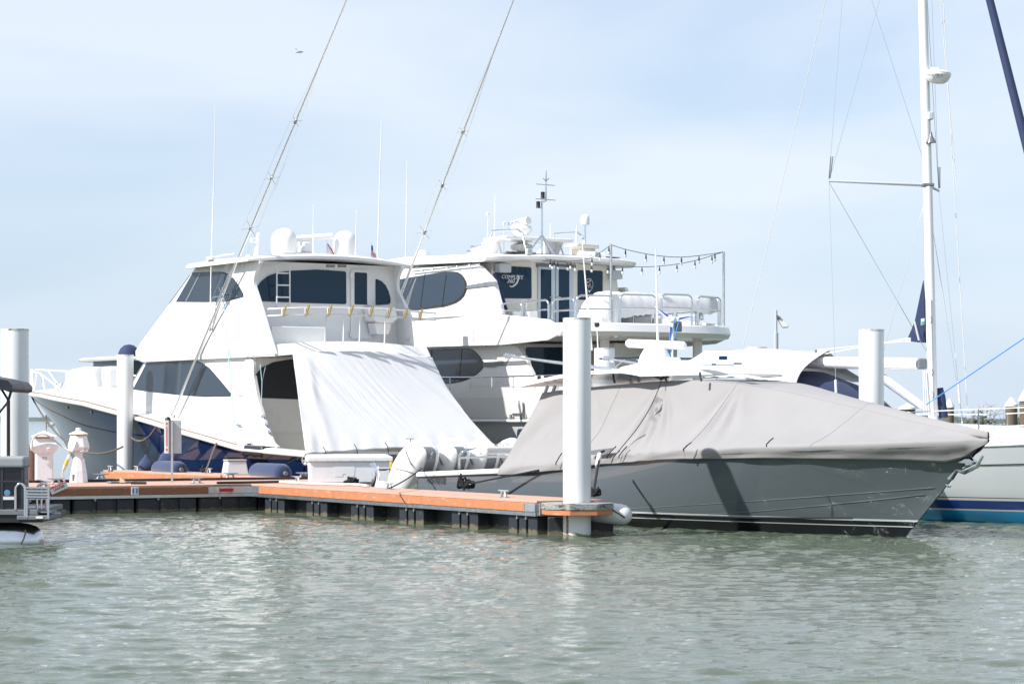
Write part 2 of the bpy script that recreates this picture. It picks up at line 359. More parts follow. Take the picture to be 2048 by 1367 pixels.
def plan(xa, xf, hw, z, nose=.8, n=10, ra=.06, dz_front=0.0):
    """plan ring, aft edge straight, front rounded"""
    pts = [(xa, -hw, z), (xa + ra, -hw - 0.0, z)]
    for i in range(n + 1):
        a = -math.pi / 2 + math.pi * i / n
        pts.append((xf - nose + nose * abs(math.cos(a)) ** .8, hw * (abs(math.sin(a)) ** .7) * (1 if a > 0 else -1), z))
    pts += [(xa + ra, hw, z), (xa, hw, z)]
    return pts

# ---------------------------------------------------------------- water
def build_water():
    x0, x1, y0, y1 = -15.0, 15.0, 12.0, 76.0
    xs = np.linspace(x0, x1, 541); yl = [y0]
    while yl[-1] < y1: yl.append(yl[-1] + .040 + .0017 * (yl[-1] - y0))
    ys = np.array(yl); y1 = yl[-1]
    X, Yg = np.meshgrid(xs, ys); Z = np.zeros_like(X); rng = np.random.RandomState(4)
    for k in range(86):
        lam = .14 * (.85 / .14) ** (rng.rand() ** 1.05); th = R(252) + rng.normal() * R(36)
        kx, ky = math.cos(th) * 2 * math.pi / lam, math.sin(th) * 2 * math.pi / lam
        ph = rng.rand() * 6.28 + .55 * np.sin(X * (.4 + .5 * rng.rand()) + 6.28 * rng.rand()) + .55 * np.sin(Yg * (.3 + .4 * rng.rand()) + 6.28 * rng.rand())
        Z += (.0023 * (lam / .6) ** .95) * np.sin(kx * X + ky * Yg + ph)
    gust = .78 + .34 * np.sin(X * .21 + 1.1 + .5 * np.sin(Yg * .11)) * np.sin(Yg * .17 + .35 * np.sin(X * .3))
    Z = Z * np.clip(gust, .45, 1.15); Z = Z + 14.0 * Z * np.abs(Z)
    edge = np.minimum(np.minimum(X - x0, x1 - X), np.minimum(Yg - y0, y1 - Yg)); Z *= np.clip(edge / 3.0, 0, 1)
    # calmer water in the lee of the docks and hulls
    nr, nc = X.shape; V = np.stack([X, Yg, Z], -1).reshape(-1, 3)
    idx = np.arange(nr * nc).reshape(nr, nc)
    F = np.stack([idx[:-1, :-1], idx[:-1, 1:], idx[1:, 1:], idx[1:, :-1]], -1).reshape(-1, 4)
    xe, ye = float(xs[-1]), float(ys[-1]); B = 9000.0
    extra = [(-B, -300, 0), (B, -300, 0), (B, y0, 0), (xe, y0, 0), (x0, y0, 0), (-B, y0, 0), (-B, ye, 0), (x0, ye, 0), (xe, ye, 0), (B, ye, 0), (-B, 9000, 0), (B, 9000, 0)]
    o = len(V); V = np.vstack([V, np.array(extra)])
    faces = F.tolist() + [[o, o + 1, o + 2, o + 3, o + 4, o + 5], [o + 5, o + 4, o + 7, o + 6], [o + 3, o + 2, o + 9, o + 8], [o + 6, o + 7, o + 8, o + 9, o + 11, o + 10]]
    me = bpy.data.meshes.new('water'); me.from_pydata(V.tolist(), [], faces); me.update()
    me.polygons.foreach_set('use_smooth', [True] * len(me.polygons))
    m = bpy.data.materials.new('harbour_water'); m.use_nodes = True; t = m.node_tree; b = t.nodes['Principled BSDF']
    b.inputs['Roughness'].default_value = .035; b.inputs['IOR'].default_value = 1.34; b.inputs['Specular IOR Level'].default_value = .55
    g = N_(t, 'ShaderNodeNewGeometry'); n0 = N_(t, 'ShaderNodeTexNoise'); n0.inputs['Scale'].default_value = .12; n0.inputs['Detail'].default_value = 3
    t.links.new(g.outputs['Position'], n0.inputs['Vector'])
    cr = N_(t, 'ShaderNodeValToRGB'); cr.color_ramp.elements[0].position = .35; cr.color_ramp.elements[1].position = .65
    cr.color_ramp.elements[0].color = (.082, .106, .072, 1); cr.color_ramp.elements[1].color = (.098, .120, .084, 1)
    t.links.new(n0.outputs['Fac'], cr.inputs['Fac']); t.links.new(cr.outputs['Color'], b.inputs['Base Color'])
    mp = N_(t, 'ShaderNodeMapping'); mp.inputs['Scale'].default_value = (1, 1.7, 1); mp.inputs['Rotation'].default_value = (0, 0, R(-14)); t.links.new(g.outputs['Position'], mp.inputs['Vector'])
    na = N_(t, 'ShaderNodeTexNoise'); na.inputs['Scale'].default_value = 4.6; na.inputs['Detail'].default_value = 5; na.inputs['Roughness'].default_value = .55; na.inputs['Distortion'].default_value = .4
    t.links.new(mp.outputs['Vector'], na.inputs['Vector'])
    bp = N_(t, 'ShaderNodeBump'); bp.inputs['Strength'].default_value = .40; bp.inputs['Distance'].default_value = .04
    t.links.new(na.outputs['Fac'], bp.inputs['Height']); t.links.new(bp.outputs['Normal'], b.inputs['Normal'])
    me.materials.append(m)
    ob = bpy.data.objects.new('water', me); COL.objects.link(ob); ob['kind'] = 'structure'
build_water()
# ================================================================ docks and piles
ZD = .585
F2 = Fr((-4.82, 57.5), UB)
def cleat_mesh(mb, c, dirv, s=1.0):
    c = Vector(c); d = Vector((dirv[0], dirv[1], 0)).normalized(); q = Vector((-d.y, d.x, 0)); k = s
    for e in (-1, 1):
        mb.prism([c + d * e * .03 * k + q * .045 * k, c + d * e * .15 * k + q * .045 * k, c + d * e * .15 * k - q * .045 * k, c + d * e * .03 * k - q * .045 * k], (0, 0, .014))
        mb.tube([c + d * e * .085 * k + Vector((0, 0, .01)), c + d * e * .045 * k + Vector((0, 0, .105 * k))], [.028 * k, .020 * k], 8)
    mb.tube([c + d * t * k + Vector((0, 0, (.105 + .016 * abs(t) / .19) * k)) for t in (-.19, -.1, -.04, .04, .1, .19)], [.009 * k, .017 * k, .022 * k, .022 * k, .017 * k, .009 * k], 8)
def cleat(parent, c, dirv, s=1.0):
    mb = MB(); cleat_mesh(mb, c, dirv, s); return mb.build('cleat', GALV, parent, smooth=50)
def dock(name, label, fr, x0, x1, y0, y1, boards_near, group=None, base=None):
    t = thing(name, label, 'dock', base or fr((x0 + x1) / 2, (y0 + y1) / 2, 0), group)
    MB(fr).box((x0, y0, .545), (x1, y1, ZD)).build('deck', DECKM, t, bevel=.006)
    MB(fr).box((x0 + .03, y0 + .03, .315), (x1 - .03, y1 - .03, .544)).build('frame', ALU, t)
    return t
# --- main dock
md = dock('main_dock', 'main floating dock with shade-darkened brown fascia and pedestals, running behind the finger docks', DK, -15.5, 13.0, 0, 3.5, None, base=(-9.6, 52.3, 0))
MB(DK).box((-15.5, -.035, .315), (0, .028, .385)).build('edge_beam', ALU, md, bevel=.004)
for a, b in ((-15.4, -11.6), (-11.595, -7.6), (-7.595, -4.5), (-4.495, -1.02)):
    MB(DK).box((a, -.05, .39), (b, .028, .540)).build('fascia_board', COMPO_SHADE, md, bevel=.004)
MB(DK).box((-1.015, -.042, .39), (-.02, .028, .540)).build('corner_plate', ALU, md, bevel=.004)
MB(DK).box((-15.5, 3.47, .39), (1.6, 3.545, .540)).build('fascia_board', COMPO_SHADE, md)
for k in range(11):                                     # black floats with ribs under the near edge
    a = -15.4 + 1.42 * k
    mb = MB(DK); mb.box((a, .06, -.35), (a + 1.36, 1.2, .313))
    mb.box((a + .02, .02, -.35), (a + .42, .08, .300)); mb.box((a + .52, .02, -.35), (a + .86, .08, .300)); mb.box((a + .96, .02, -.35), (a + 1.34, .08, .300))
    mb.build('float', FLOATM, md, bevel=.012)
    MB(DK).box((a + .45, -.005, .27), (a + .49, .05, .312)).build('float_bracket', GALV, md)
for k in range(9):
    a = .2 + 1.42 * k
    MB(DK).box((a, .06, -.35), (a + 1.36, 3.3, .313)).build('float', FLOATM, md, bevel=.012)
mb = MB(DK); mb.box((-.78, -.075, .43), (-.44, -.046, .50)); mb.build('dock_reflector', RED, md, bevel=.01)
MB(DK).box((-.80, -.07, .40), (-.72, -.045, .53)).build('reflector_bracket', GALV, md); MB(DK).box((-.50, -.07, .40), (-.46, -.045, .53)).build('reflector_bracket', GALV, md)
for k in range(12):
    for zz in (.42, .51): MB(DK).lathe((-7.4 + .56 * k, -.05, zz), [(.009, 0), (.008, .004)], 6, axis=(.488, -.873, 0)).build('screw', GALV, md)
for k in range(20):
    for zz in (.42, .51): MB(DK).lathe((-.055, -.8 - .6 * k, zz), [(.010, 0), (.009, .004)], 6, axis=(-.873, -.488, 0)).build('screw', GALV, md)
# slip number plate
c = DK.Y(270, 976, -.06); plate = MB(DK); plate.box((c[0] - .085, -.066, .385), (c[0] + .085, -.052, .555)); plate = plate.build('slip_number_plate', PWHITE, md, bevel=.006, label='white plate with blue number 11')
text('lettering', '11', BLUE, .155, DK(c[0], -.069, .468), (.873, .488, 0), (0, 0, 1), plate, bold=.004)
for e in (-1, 1): MB(DK).lathe((c[0] + e * .072, -.066, .47), [(.008, 0), (.008, .004)], 8, axis=(.488, -.873, 0)).build('screw', PBLACK, plate)
# --- finger dock in front of the centre console
fd = dock('finger_dock', 'orange edged finger dock leading to the tall white pile in the middle', DK, 0, 1.35, -12.6, -.002, None, group='finger docks', base=tuple(DK(.7, -6.3, 0)))
MB(DK).box((-.040, -12.62, .315), (.028, -.0, .388)).build('edge_beam', ALU, fd, bevel=.004)
for a, b in ((-4.36, -.55), (-8.3, -4.365), (-12.25, -8.305)):
    MB(DK).box((-.055, a, .392), (.028, b, .540)).build('fascia_board', COMPO, fd, bevel=.005)
MB(DK).box((-.045, -.545, .392), (.028, -.01, .540)).build('corner_plate', ALU, fd, bevel=.004)
MB(DK).box((-.05, -12.62, .392), (.028, -12.255, .540)).build('end_plate', GALV, fd, bevel=.004)
MB(DK).box((0.03, -12.66, .33), (1.33, -12.60, .54)).build('end_plate', GALV, fd, bevel=.004)
for k in range(6):
    a = -.70 - 2.17 * k
    mb = MB(DK); mb.box((.10, a - 1.02, -.35), (1.25, a, .313))
    for q0, q1 in ((0, .30), (.38, .62), (.70, 1.02)): mb.box((.025, a - q1, -.35), (.13, a - q0, .300))
    mb.build('float', FLOATM, fd, bevel=.014)
    for q in (.34, .66): MB(DK).box((.0, a - q - .02, .25), (.06, a - q + .02, .312)).build('float_bracket', GALV, fd)
    if k < 5: MB(DK).box((.30, a - 2.16, -.35), (1.2, a - 1.03, .308)).build('float', FLOATM, fd, bevel=.014)
# --- finger dock beside the sport fishing yacht
f2 = dock('finger_dock', 'far orange edged finger dock alongside the navy hulled yacht', F2, 0, 12.0, -1.1, 0, None, group='finger docks', base=tuple(F2(6, -.5, 0)))
MB(F2).box((0, -.028, .25), (12.0, .035, .352)).build('edge_beam', ALU, f2, bevel=.004)
for a, b in ((.05, 4.0), (4.01, 8.0), (8.01, 11.8)): MB(F2).box((a, -.028, .356), (b, .055, .545)).build('fascia_board', COMPO, f2, bevel=.005)
MB(F2).box((11.81, -.03, .36), (12.06, .05, .542)).build('end_plate', ALU, f2, bevel=.004)
for k in range(6): MB(F2).box((.3 + 2 * k, -1.0, -.35), (1.9 + 2 * k, -.08, .248)).build('float', FLOATM, f2, bevel=.014)
# cleats (bolted to the docks)
dM, dN = (.873, .488), (-.488, .873)
for px, py in ((595, 964), (778, 978), (1007, 994)): cleat(fd, onz(px, py, ZD), dN, 1.05)
cl_black = onz(932, 980, ZD); cleat(fd, cl_black, dN, 1.05)
for px, py in ((393, 966), (202, 958), (461, 956), (112, 968), (607, 955)): cleat(md, onz(px, py, ZD), dM, 1.05)
for px, py in ((220, 940), (273, 940.5), (418, 945.5)): cleat(f2, onz(px, py, ZD), UB, 1.0)
# --- steel piles
def pile(px, ytop, d, label, dia=.48, z0=-2.5):
    p = at(px, ytop, d); zt = p.z; r = dia / 2
    t = thing('mooring_pile', label, 'pile', (p.x, p.y, 0), 'white steel mooring piles')
    mb = MB(); mb.lathe((p.x, p.y, 0), [(r, z0), (r, -.5), (r, 0), (r, 1), (r, 2), (r, zt - .02), (r - .004, zt), (r - .014, zt), (r - .016, zt - .25)], 40); mb.build('pipe', PILEM, t, smooth=40)
    rng = random.Random(int(px)); mb = MB(); rows = []
    n = 40; jag = [rng.uniform(-.006, .012) for _ in range(n)]
    for rr, zz in ((r + .003, zt - .022), (r + .004, zt + .004), (r - .017, zt + .005), (r - .018, zt - .03)):
        rows.append([(p.x + rr * math.cos(2 * math.pi * k / n), p.y + rr * math.sin(2 * math.pi * k / n), zz - (jag[k] if zz < zt else 0)) for k in range(n)])
    mb.grid(rows, closeu=True); mb.build('rim', RIM, t, smooth=50)
    return t, Vector((p.x, p.y, zt))
pc, pctop = pile(1154, 636, 41.4, 'white steel pile with timber collar, in front of the grey boat')
pile(29.5, 658, 42.2, 'white steel pile at the left edge behind the pontoon boat')
pile(250.5, 709, 68.9, 'white steel pile in front of the navy hull', .47)
pile(1743, 659, 46.4, 'white steel pile between the grey boat and the sailboat boom')
pile(1209, 696, 56.6, 'short looking white steel pile behind the grey boat hardtop, right of the middle pile')
pile(1512, 694, 54.0, 'rusty topped white pile just showing above the white awning', .47)
# rust streak and collar on the middle pile
pcc = (1.115, 41.4)
mb = MB(); rng = random.Random(3); a0 = R(222)
for k in range(3):
    rows = []
    for i in range(9):
        z = .40 - .05 * i - .02 * k; wd = (.016, .010, .012)[k] * (1 - .55 * abs(i - 3) / 6) * rng.uniform(.5, 1.3); a = a0 + k * .055 + rng.uniform(-.01, .01)
        rows.append([(pcc[0] + .2415 * math.cos(a + e * wd / .24), pcc[1] + .2415 * math.sin(a + e * wd / .24), z) for e in (-1, 1)])
    mb.grid(rows)
mb.build('rust_streak', RUST, pc, label='rust streak running down to the waterline')
ct = thing('pile_collar', 'weathered octagonal timber and orange collar around the middle pile', 'pile guide', (pcc[0], pcc[1], .4))
def octring(ro, ri, z0, z1, name, m, bev):
    rows = []; n = 8
    O = [(pcc[0] + ro * math.cos(R(22.5 + 45 * k + 10)) * 1.06, pcc[1] + ro * math.sin(R(22.5 + 45 * k + 10))) for k in range(n)]
    I = [(pcc[0] + ri * math.cos(R(22.5 + 45 * k + 10)), pcc[1] + ri * math.sin(R(22.5 + 45 * k + 10))) for k in range(n)]
    for k in range(n):
        j = (k + 1) % n; mb = MB()
        q = [O[k], O[j], I[j], I[k]]; g = .003
        mb.prism([(x, y, z0) for x, y in q], (0, 0, z1 - z0)); mb.build(name, m, ct, bevel=bev)
octring(.60, .30, .462, .575, 'collar_timber', WEATH, .012)
octring(.585, .28, .375, .460, 'collar_board', COMPO, .004)
# weathered float block behind the collar
MB().box((.62, 41.75, -.35), (1.75, 42.6, .31)).build('float', FLOATM, ct, bevel=.02)
# white vinyl fender lying between collar and grey hull
ax = Vector((.86, -.12, -.10)).normalized(); c0 = at(1187, 1022, 41.75)
fe = thing('white_fender', 'big white cylindrical fender lying between the pile collar and the grey hull', 'fender', c0)
mb = MB(); Lf = .72; rf = .185
mb.lathe(c0 - ax * .1, [(.0, -.02), (.08, 0), (.14, .03), (rf, .12), (rf, Lf - .15), (rf * .93, Lf - .07), (rf * .75, Lf - .01), (rf * .45, Lf + .035), (.05, Lf + .05), (.0, Lf + .05)], 24, axis=ax); mb.build('body', FENDW, fe, smooth=60)
tipf = c0 + ax * (Lf - .05)
mb = MB(); mb.tube([c0 + Vector((.05, -.20, .12)), c0 + Vector((.28, -.22, .06)), tipf + Vector((-.13, -.16, -.02))], .012, 6); mb.build('lanyard', ROPEB, fe)
# ---------------------------------------------------------------- dock furniture
# sign board on a post, seen from behind
b0 = onz(344, 963.5, ZD); sg = thing('dock_sign', 'grey and white sign box with red print on a galvanised post', 'sign', b0)
zt = at(339, 840, b0.y).z; zb = at(339, 906, b0.y).z
MB().box((b0.x - .022, b0.y - .022, ZD), (b0.x + .022, b0.y + .022, zt - .02)).build('post', GALV, sg)
sa = Fr((b0.x, b0.y), (.97, .24))
MB(sa).box((-.075, .028, zb), (.215, .06, zt)).build('panel', LGREY, sg, bevel=.006)
wbx = MB(sa).box((-.165, -.03, zb), (-.078, .06, zt)).build('side_panel', PAINT, sg, bevel=.004)
for zz in (zb + .06, zt - .06):
    for xx in (-.03, .17): MB(sa).lathe((xx, .026, zz), [(.012, 0), (.012, .006)], 8, axis=(.24, -.97, 0)).build('bolt', GALV, sg)
MB(sa).box((-.130, -.034, zb + .16), (-.112, -.031, zt - .14)).build('red_print', RED, wbx); MB(sa).box((-.135, -.034, zt - .10), (-.108, -.031, zt - .05)).build('red_print', RED, wbx); MB(sa).box((-.135, -.034, zb + .06), (-.108, -.031, zb + .11)).build('red_print', RED, wbx)
mb = MB(sa); mb.lathe((-.09, .05, zt - .005), [(.07, 0), (.068, .03), (.06, .06), (.035, .08), (0, .09)], 16); mb.build('solar_cap', BLACK, sg, smooth=50)
# shore power pedestals
def pedestal_square(px, py):
    b = onz(px, py, ZD); t = thing('shore_power_pedestal', 'square shore power pedestal with pyramid cap at far left', 'pedestal', b, 'shore power pedestals')
    f = Fr((b.x, b.y), (.96, .28)); s = b.y / FPX
    def Z(y): return CAMH + (CY - y) * s
    MB(f).box((-.19, -.16, ZD), (.19, .16, Z(905))).build('lower_cabinet', PEDM, t, bevel=.012)
    MB(f).box((-.165, -.168, ZD + .04), (.165, -.161, Z(908))).build('door_panel', PEDM, t, bevel=.003)
    mb = MB(f); rows = []
    for hw, hd, z in ((.20, .17, Z(906)), (.27, .22, Z(899)), (.30, .24, Z(892)), (.20, .18, Z(876))): rows.append([(-hw, -hd, z), (hw, -hd, z), (hw, hd, z), (-hw, hd, z)])
    mb.grid(rows, closeu=True, cap=True); mb.build('upper_housing', PEDM, t, bevel=.012)
    mb = MB(f); mb.box((-.20, -.17, Z(877) - .01), (.20, .17, Z(872))); mb.build('light_lens', AMBER, t)
    mb = MB(f); mb.grid([[(-.27, -.24, Z(873)), (.27, -.24, Z(873)), (.27, .24, Z(873)), (-.27, .24, Z(873))], [(-.265, -.235, Z(871.5)), (.265, -.235, Z(871.5)), (.265, .235, Z(871.5)), (-.265, .235, Z(871.5))], [(-.02, -.02, Z(861)), (.02, -.02, Z(861)), (.02, .02, Z(861)), (-.02, .02, Z(861))]], closeu=True, cap=True)
    mb.build('cap', PEDM, t, bevel=.006)
    MB(f).box((-.02, -.176, Z(888)), (.06, -.165, Z(879))).build('meter_window', GREYP, t, bevel=.003)
    MB(f).prism([(.02, -.235, Z(903)), (.12, -.235, Z(903)), (.11, -.27, Z(895)), (.05, -.27, Z(895))], (0, .06, .02)).build('outlet_cover', PEDM, t, bevel=.006)
    text('lettering', 'POWER\nWATER', PGREY, .03, f(.0, -.171, Z(915)), (.96, .28, 0), (0, 0, 1), t, extrude=.0006)
    return t, f, Z
pd1, fp1, Zp1 = pedestal_square(88, 964.5)
def pedestal_light(px, py):
    b = onz(px, py, ZD); t = thing('shore_power_pedestal', 'lighthouse shaped shore power pedestal with round top knob', 'pedestal', b, 'shore power pedestals')
    s = b.y / FPX; f = Fr((b.x, b.y), (.96, .28))
    def Z(y): return CAMH + (CY - y) * s
    def octa(rows, name, m, bev=.006):
        mb = MB(); mb.grid([[(b.x + r * math.cos(R(45 * k + 22.5 + 16)), b.y + r * math.sin(R(45 * k + 22.5 + 16)), z) for k in range(8)] for r, z in rows], closeu=True, cap=True); return mb.build(name, m, t, bevel=bev)
    octa([(.215, ZD), (.19, Z(943))], 'base', PEDM); octa([(.187, Z(943) + .002), (.135, Z(917)), (.095, Z(914)), (.095, Z(904))], 'column', PEDM)
    octa([(.12, Z(905)), (.21, Z(903)), (.255, Z(893)), (.19, Z(871))], 'outlet_housing', PEDM)
    octa([(.19, Z(871.3)), (.19, Z(868))], 'light_lens', AMBER, 0); octa([(.225, Z(868.5)), (.22, Z(866.5)), (.085, Z(861.5)), (.07, Z(861))], 'roof', PEDM)
    mb = MB(); mb.lathe((b.x, b.y, Z(861)), [(.062, -.01), (.062, .05), (.05, .068), (0, .07)], 16); mb.build('knob', PEDM, t, smooth=50)
    mb = MB(f); mb.prism([(-.23, -.16, Z(896)), (-.12, -.22, Z(896)), (-.06, -.20, Z(880)), (-.13, -.13, Z(880))], (-.02, -.05, -.04)); mb.build('outlet_cover', PEDM, t, bevel=.008)
    MB(f).box((-.155, -.165, ZD + .05), (-.11, -.13, ZD + .19)).build('vent', PGREY, t)
    return t, f, Z
pd2, fp2, Zp2 = pedestal_light(157, 964.5)
# cords from the pedestals
p1 = fp1(-.16, -.24, Zp1(888)); 
cd1 = MB(); cd1.tube(smooth_poly([fp1(-.30, -.26, Zp1(900)), fp1(-.27, -.28, Zp1(878)), fp1(-.15, -.28, Zp1(868.5)), fp1(.05, -.29, Zp1(870)), at(118, 887, 54), at(135, 899, 54), at(150, 903, 53.9), at(165, 902, 53.9), at(174, 896, 54)], 6), .021, 8)
tag(cd1.build('looping_power_cable', CORD, smooth=60), 'grey shore power cable looping between the two pedestals', 'power cord')
pl = thing('shore_power_plug', 'yellow and grey power plug hanging from lighthouse pedestal', 'power plug', at(133, 930, 54))
MB().tube([at(141, 899, 54), at(139.5, 908, 54)], .012, 8).build('cord', YELLOW, pl)
MB().tube([at(138.5, 909, 54), at(137, 916, 54), at(135, 917, 54)], [.03, .042, .045], 10).build('inlet_ring', PEDM, pl)
MB().tube([at(136, 917, 54), at(131, 929, 54)], [.032, .05], 10).build('plug_body', YELLOW, pl, smooth=50)
MB().tube([at(131, 929.5, 54), at(127, 939, 54), at(126, 941, 54)], [.045, .035, .02], 10).build('connector', CORD, pl, smooth=50)
MB().tube(smooth_poly([at(126, 941, 54), at(124.5, 950, 54), at(126, 957, 54), at(130, 962.5, 54)], 5), .016, 8).build('tail_cord', CORD, pl, smooth=50)
tp = onz(64, 958, ZD - .1)
mb = MB(); mb.lathe((at(66, 960, 55.5).x, 55.5, -1), [(.155, 0), (.155, at(66, 889, 55.5).z + 1)], 18); tag(mb.build('rusty_pipe_post', mat('rusty_brown_pipe', (.20, .085, .06), .8, var=.3, vscale=9, bump=.4), smooth=40), 'rust brown pipe post beside the square pedestal', 'post')
# emergency ladder sign hung at the dock edge
e0 = DK.Y(118, 975, -.10); es = thing('emergency_ladder_sign', 'tilted white sign reading emergency ladder in red, on the dock edge', 'sign', DK(e0[0], -.1, .45))
rt = Vector((.873, .488, .42)).normalized(); upv = Vector((-.38, -.20, .9)); upv = (upv - rt * upv.dot(rt)).normalized(); nn = rt.cross(upv); o_ = DK(e0[0], -.10, e0[2])
mb = MB(); q = [o_ + rt * a + upv * b for a, b in ((-.19, -.075), (.19, -.075), (.19, .075), (-.19, .075))]; mb.prism(q, -nn * .012); mb.build('board', PWHITE, es, bevel=.004)
text('lettering', 'EMERGENCY\nLADDER', RED, .068, o_ + nn * .003 + upv * .030, rt, upv, es, bold=.0015)
# small things on the main dock
b1 = onz(244, 966.5, ZD)
mb = MB(); mb.prism([(b1.x - .06, b1.y, ZD + .02), (b1.x + .07, b1.y, ZD + .02), (b1.x + .05, b1.y, ZD + .06), (b1.x - .045, b1.y, ZD + .16)], (.02, .04, 0)); tag(mb.build('wood_wedge', mat('pale_wood', (.62, .50, .34), .7, var=.15, vscale=20), bevel=.003), 'small pale wooden wedge on the dock', 'wedge')
mb = MB(DK); l0 = DK.loc(b1); mb.box((l0[0] - .24, l0[1] + .06, ZD + .003), (l0[0] + .34, l0[1] + .30, ZD + .05)); tag(mb.build('hose_ramp', GREYP, bevel=.015), 'flat grey cable ramp next to wooden wedge', 'cable ramp')
def hose(name, label, cat, pts, r, m): 
    mb = MB(); mb.tube(smooth_poly(pts, 6), r, 8); return tag(mb.build(name, m, smooth=60), label, cat)
hz = ZD + .035
hose('dock_hose', 'long black hose lying along the far edge of the main dock', 'hose', [DK(-6.5, 3.0, hz), DK(-3.5, 3.15, hz), DK(-1.2, 3.1, hz), DK(.6, 3.2, hz), DK(2.2, 3.1, hz), DK(2.9, 3.25, hz), onz(604, 950, ZD + .08)], .03, BLACK)
hose('dock_hose', 'short black pipe lying on the dock near the junction', 'hose', [onz(434, 965, hz), onz(500, 963.8, hz), onz(568, 962.5, hz)], .028, BLACK)
hose('dock_hose', 'short black pipe lying beside the cable ramp', 'hose', [onz(262, 965.2, hz), onz(290, 965.2, hz), onz(292, 965.2, hz)], .028, BLACK)
hose('white_hose', 'white hose running on the dock in front of the dock box', 'hose', [onz(560, 963, hz), onz(620, 966, hz), onz(680, 968, hz), onz(715, 968.5, hz), onz(735, 971, hz)], .03, ROPEW)
# dock box
x0 = onz(620, 964.5, ZD); bxf = Fr((x0.x, x0.y), (.985, .17)); s = x0.y / FPX
db = thing('dock_box', 'long white fibreglass dock box with lid and latch', 'dock box', bxf(.9, .3, ZD))
W = (782 - 620) * s / .985
rows = []
for x_, y_, z in ((0.02, .0, ZD + .0), (-.0, .0, ZD + .47)): rows.append([(x_, y_, z), (W - x_ - .04, y_, z), (W - x_ - .04, .68, z), (x_, .68, z)])
mb = MB(bxf); mb.grid(rows, closeu=True, cap=True); mb.build('bin', PEDM, db, bevel=.015)
lid = [(-.05, -.05, ZD + .472), (W + .02, -.05, ZD + .472), (W + .02, .73, ZD + .472), (-.05, .73, ZD + .472)]
mb = MB(bxf); mb.grid([lid, [(x, y, ZD + .565) for x, y, z in lid], [(.0, .02, ZD + .60), (W - .05, .02, ZD + .60), (W - .05, .72, ZD + .625), (.0, .72, ZD + .625)]], closeu=True, cap=True); mb.build('lid', PEDM, db, bevel=.012)
mb = MB(bxf); mb.prism(round_poly([(.52, -.006, ZD + .45), (1.02, -.006, ZD + .45), (.99, -.006, ZD + .13), (.83, -.006, ZD + .13), (.82, -.006, ZD + .19), (.74, -.006, ZD + .19), (.73, -.006, ZD + .13), (.55, -.006, ZD + .13)], .015), (0, .004, 0)); mb.build('recessed_panel', PEDM, db, bevel=.002)
for k in range(7): MB(bxf).lathe((.12 + k * .27, -.053, ZD + .50), [(.007, 0), (.007, .003)], 6, axis=(.17, -.985, 0)).build('rivet', PGREY, db)
MB(bxf).lathe((-.003, .18, ZD + .30), [(.02, 0), (.02, .01)], 10, axis=(-.985, -.17, 0)).build('lock', PBLACK, db)
# step box on the far finger dock
q = onz(470, 949, ZD); stp = thing('dock_steps', 'white tapered boarding step box on the far finger dock', 'step', q); sf_ = Fr((q.x, q.y), (.9, .43)); s = q.y / FPX; hh = 27 * s
mb = MB(sf_); mb.grid([[(-.30, -.22, ZD), (.30, -.22, ZD), (.30, .22, ZD), (-.30, .22, ZD)], [(-.25, -.17, ZD + hh), (.25, -.17, ZD + hh), (.25, .17, ZD + hh), (-.25, .17, ZD + hh)]], closeu=True, cap=True); mb.build('body', PEDM, stp, bevel=.03, segs=3)
MB(sf_).box((-.265, -.185, ZD + hh + .001), (.265, .185, ZD + hh + .05)).build('tread', mat('tread_beige', (.45, .40, .34), .8), stp, bevel=.02)
# water tap post
q = onz(815, 962, ZD); q = Vector((q.x, q.y + 1.2, ZD)); tw = thing('water_tap_post', 'white post with grey water valve and tee handle behind the dock box', 'water tap', q); s = q.y / FPX
MB().tube([q, q + Vector((0, 0, at(814, 898, q.y).z - ZD))], .07, 10).build('post', PEDM, tw, smooth=50)
zz = at(814, 898, q.y).z
MB().lathe(q * 1 + Vector((0, 0, zz - ZD)), [(.05, 0), (.09, .02), (.09, .12), (.06, .14), (.03, .17), (.022, .25)], 12).build('valve', GALV, tw, smooth=50)
MB().tube([Vector((q.x - .09, q.y, zz + .25)), Vector((q.x + .09, q.y, zz + .25))], .014, 6).build('tee_handle', GALV, tw)
mb = MB()
for a in range(10): pass
# yellow fittings on the dock behind the outboards
for px, py, h in ((797, 925, .16), (782, 930, .12)):
    c = at(px, py, 56.0); mb = MB(); mb.lathe(c, [(.03, -.08), (.04, -.02), (.045, h * .4), (.03, h * .7), (0, h * .72)], 10); tag(mb.build('yellow_plug_fitting', YELLOW, smooth=50), 'yellow fitting right above ' + ('the near outboard shoulder' if px > 790 else 'the dock box corner'), 'fitting')
# red kayak end in the water between the docks
k0 = at(200, 952, 59.5); mb = MB(); rows = []
for i in range(9):
    t = i / 8; hw = .36 * math.sin(math.pi * (t * .75 + .2)) ; x = k0.x - .9 + 2.2 * t
    rows.append([(x, k0.y - hw + .2 * t, .26), (x, k0.y - hw * .7 + .2 * t, .02), (x, k0.y + hw * .7 + .2 * t, .02), (x, k0.y + hw + .2 * t, .26), (x, k0.y + .2 * t, .40 - .10 * t)])
mb.grid(rows, closeu=True, cap=True); tag(mb.build('kayak', RED, smooth=60), 'red kayak afloat behind the main dock', 'kayak')
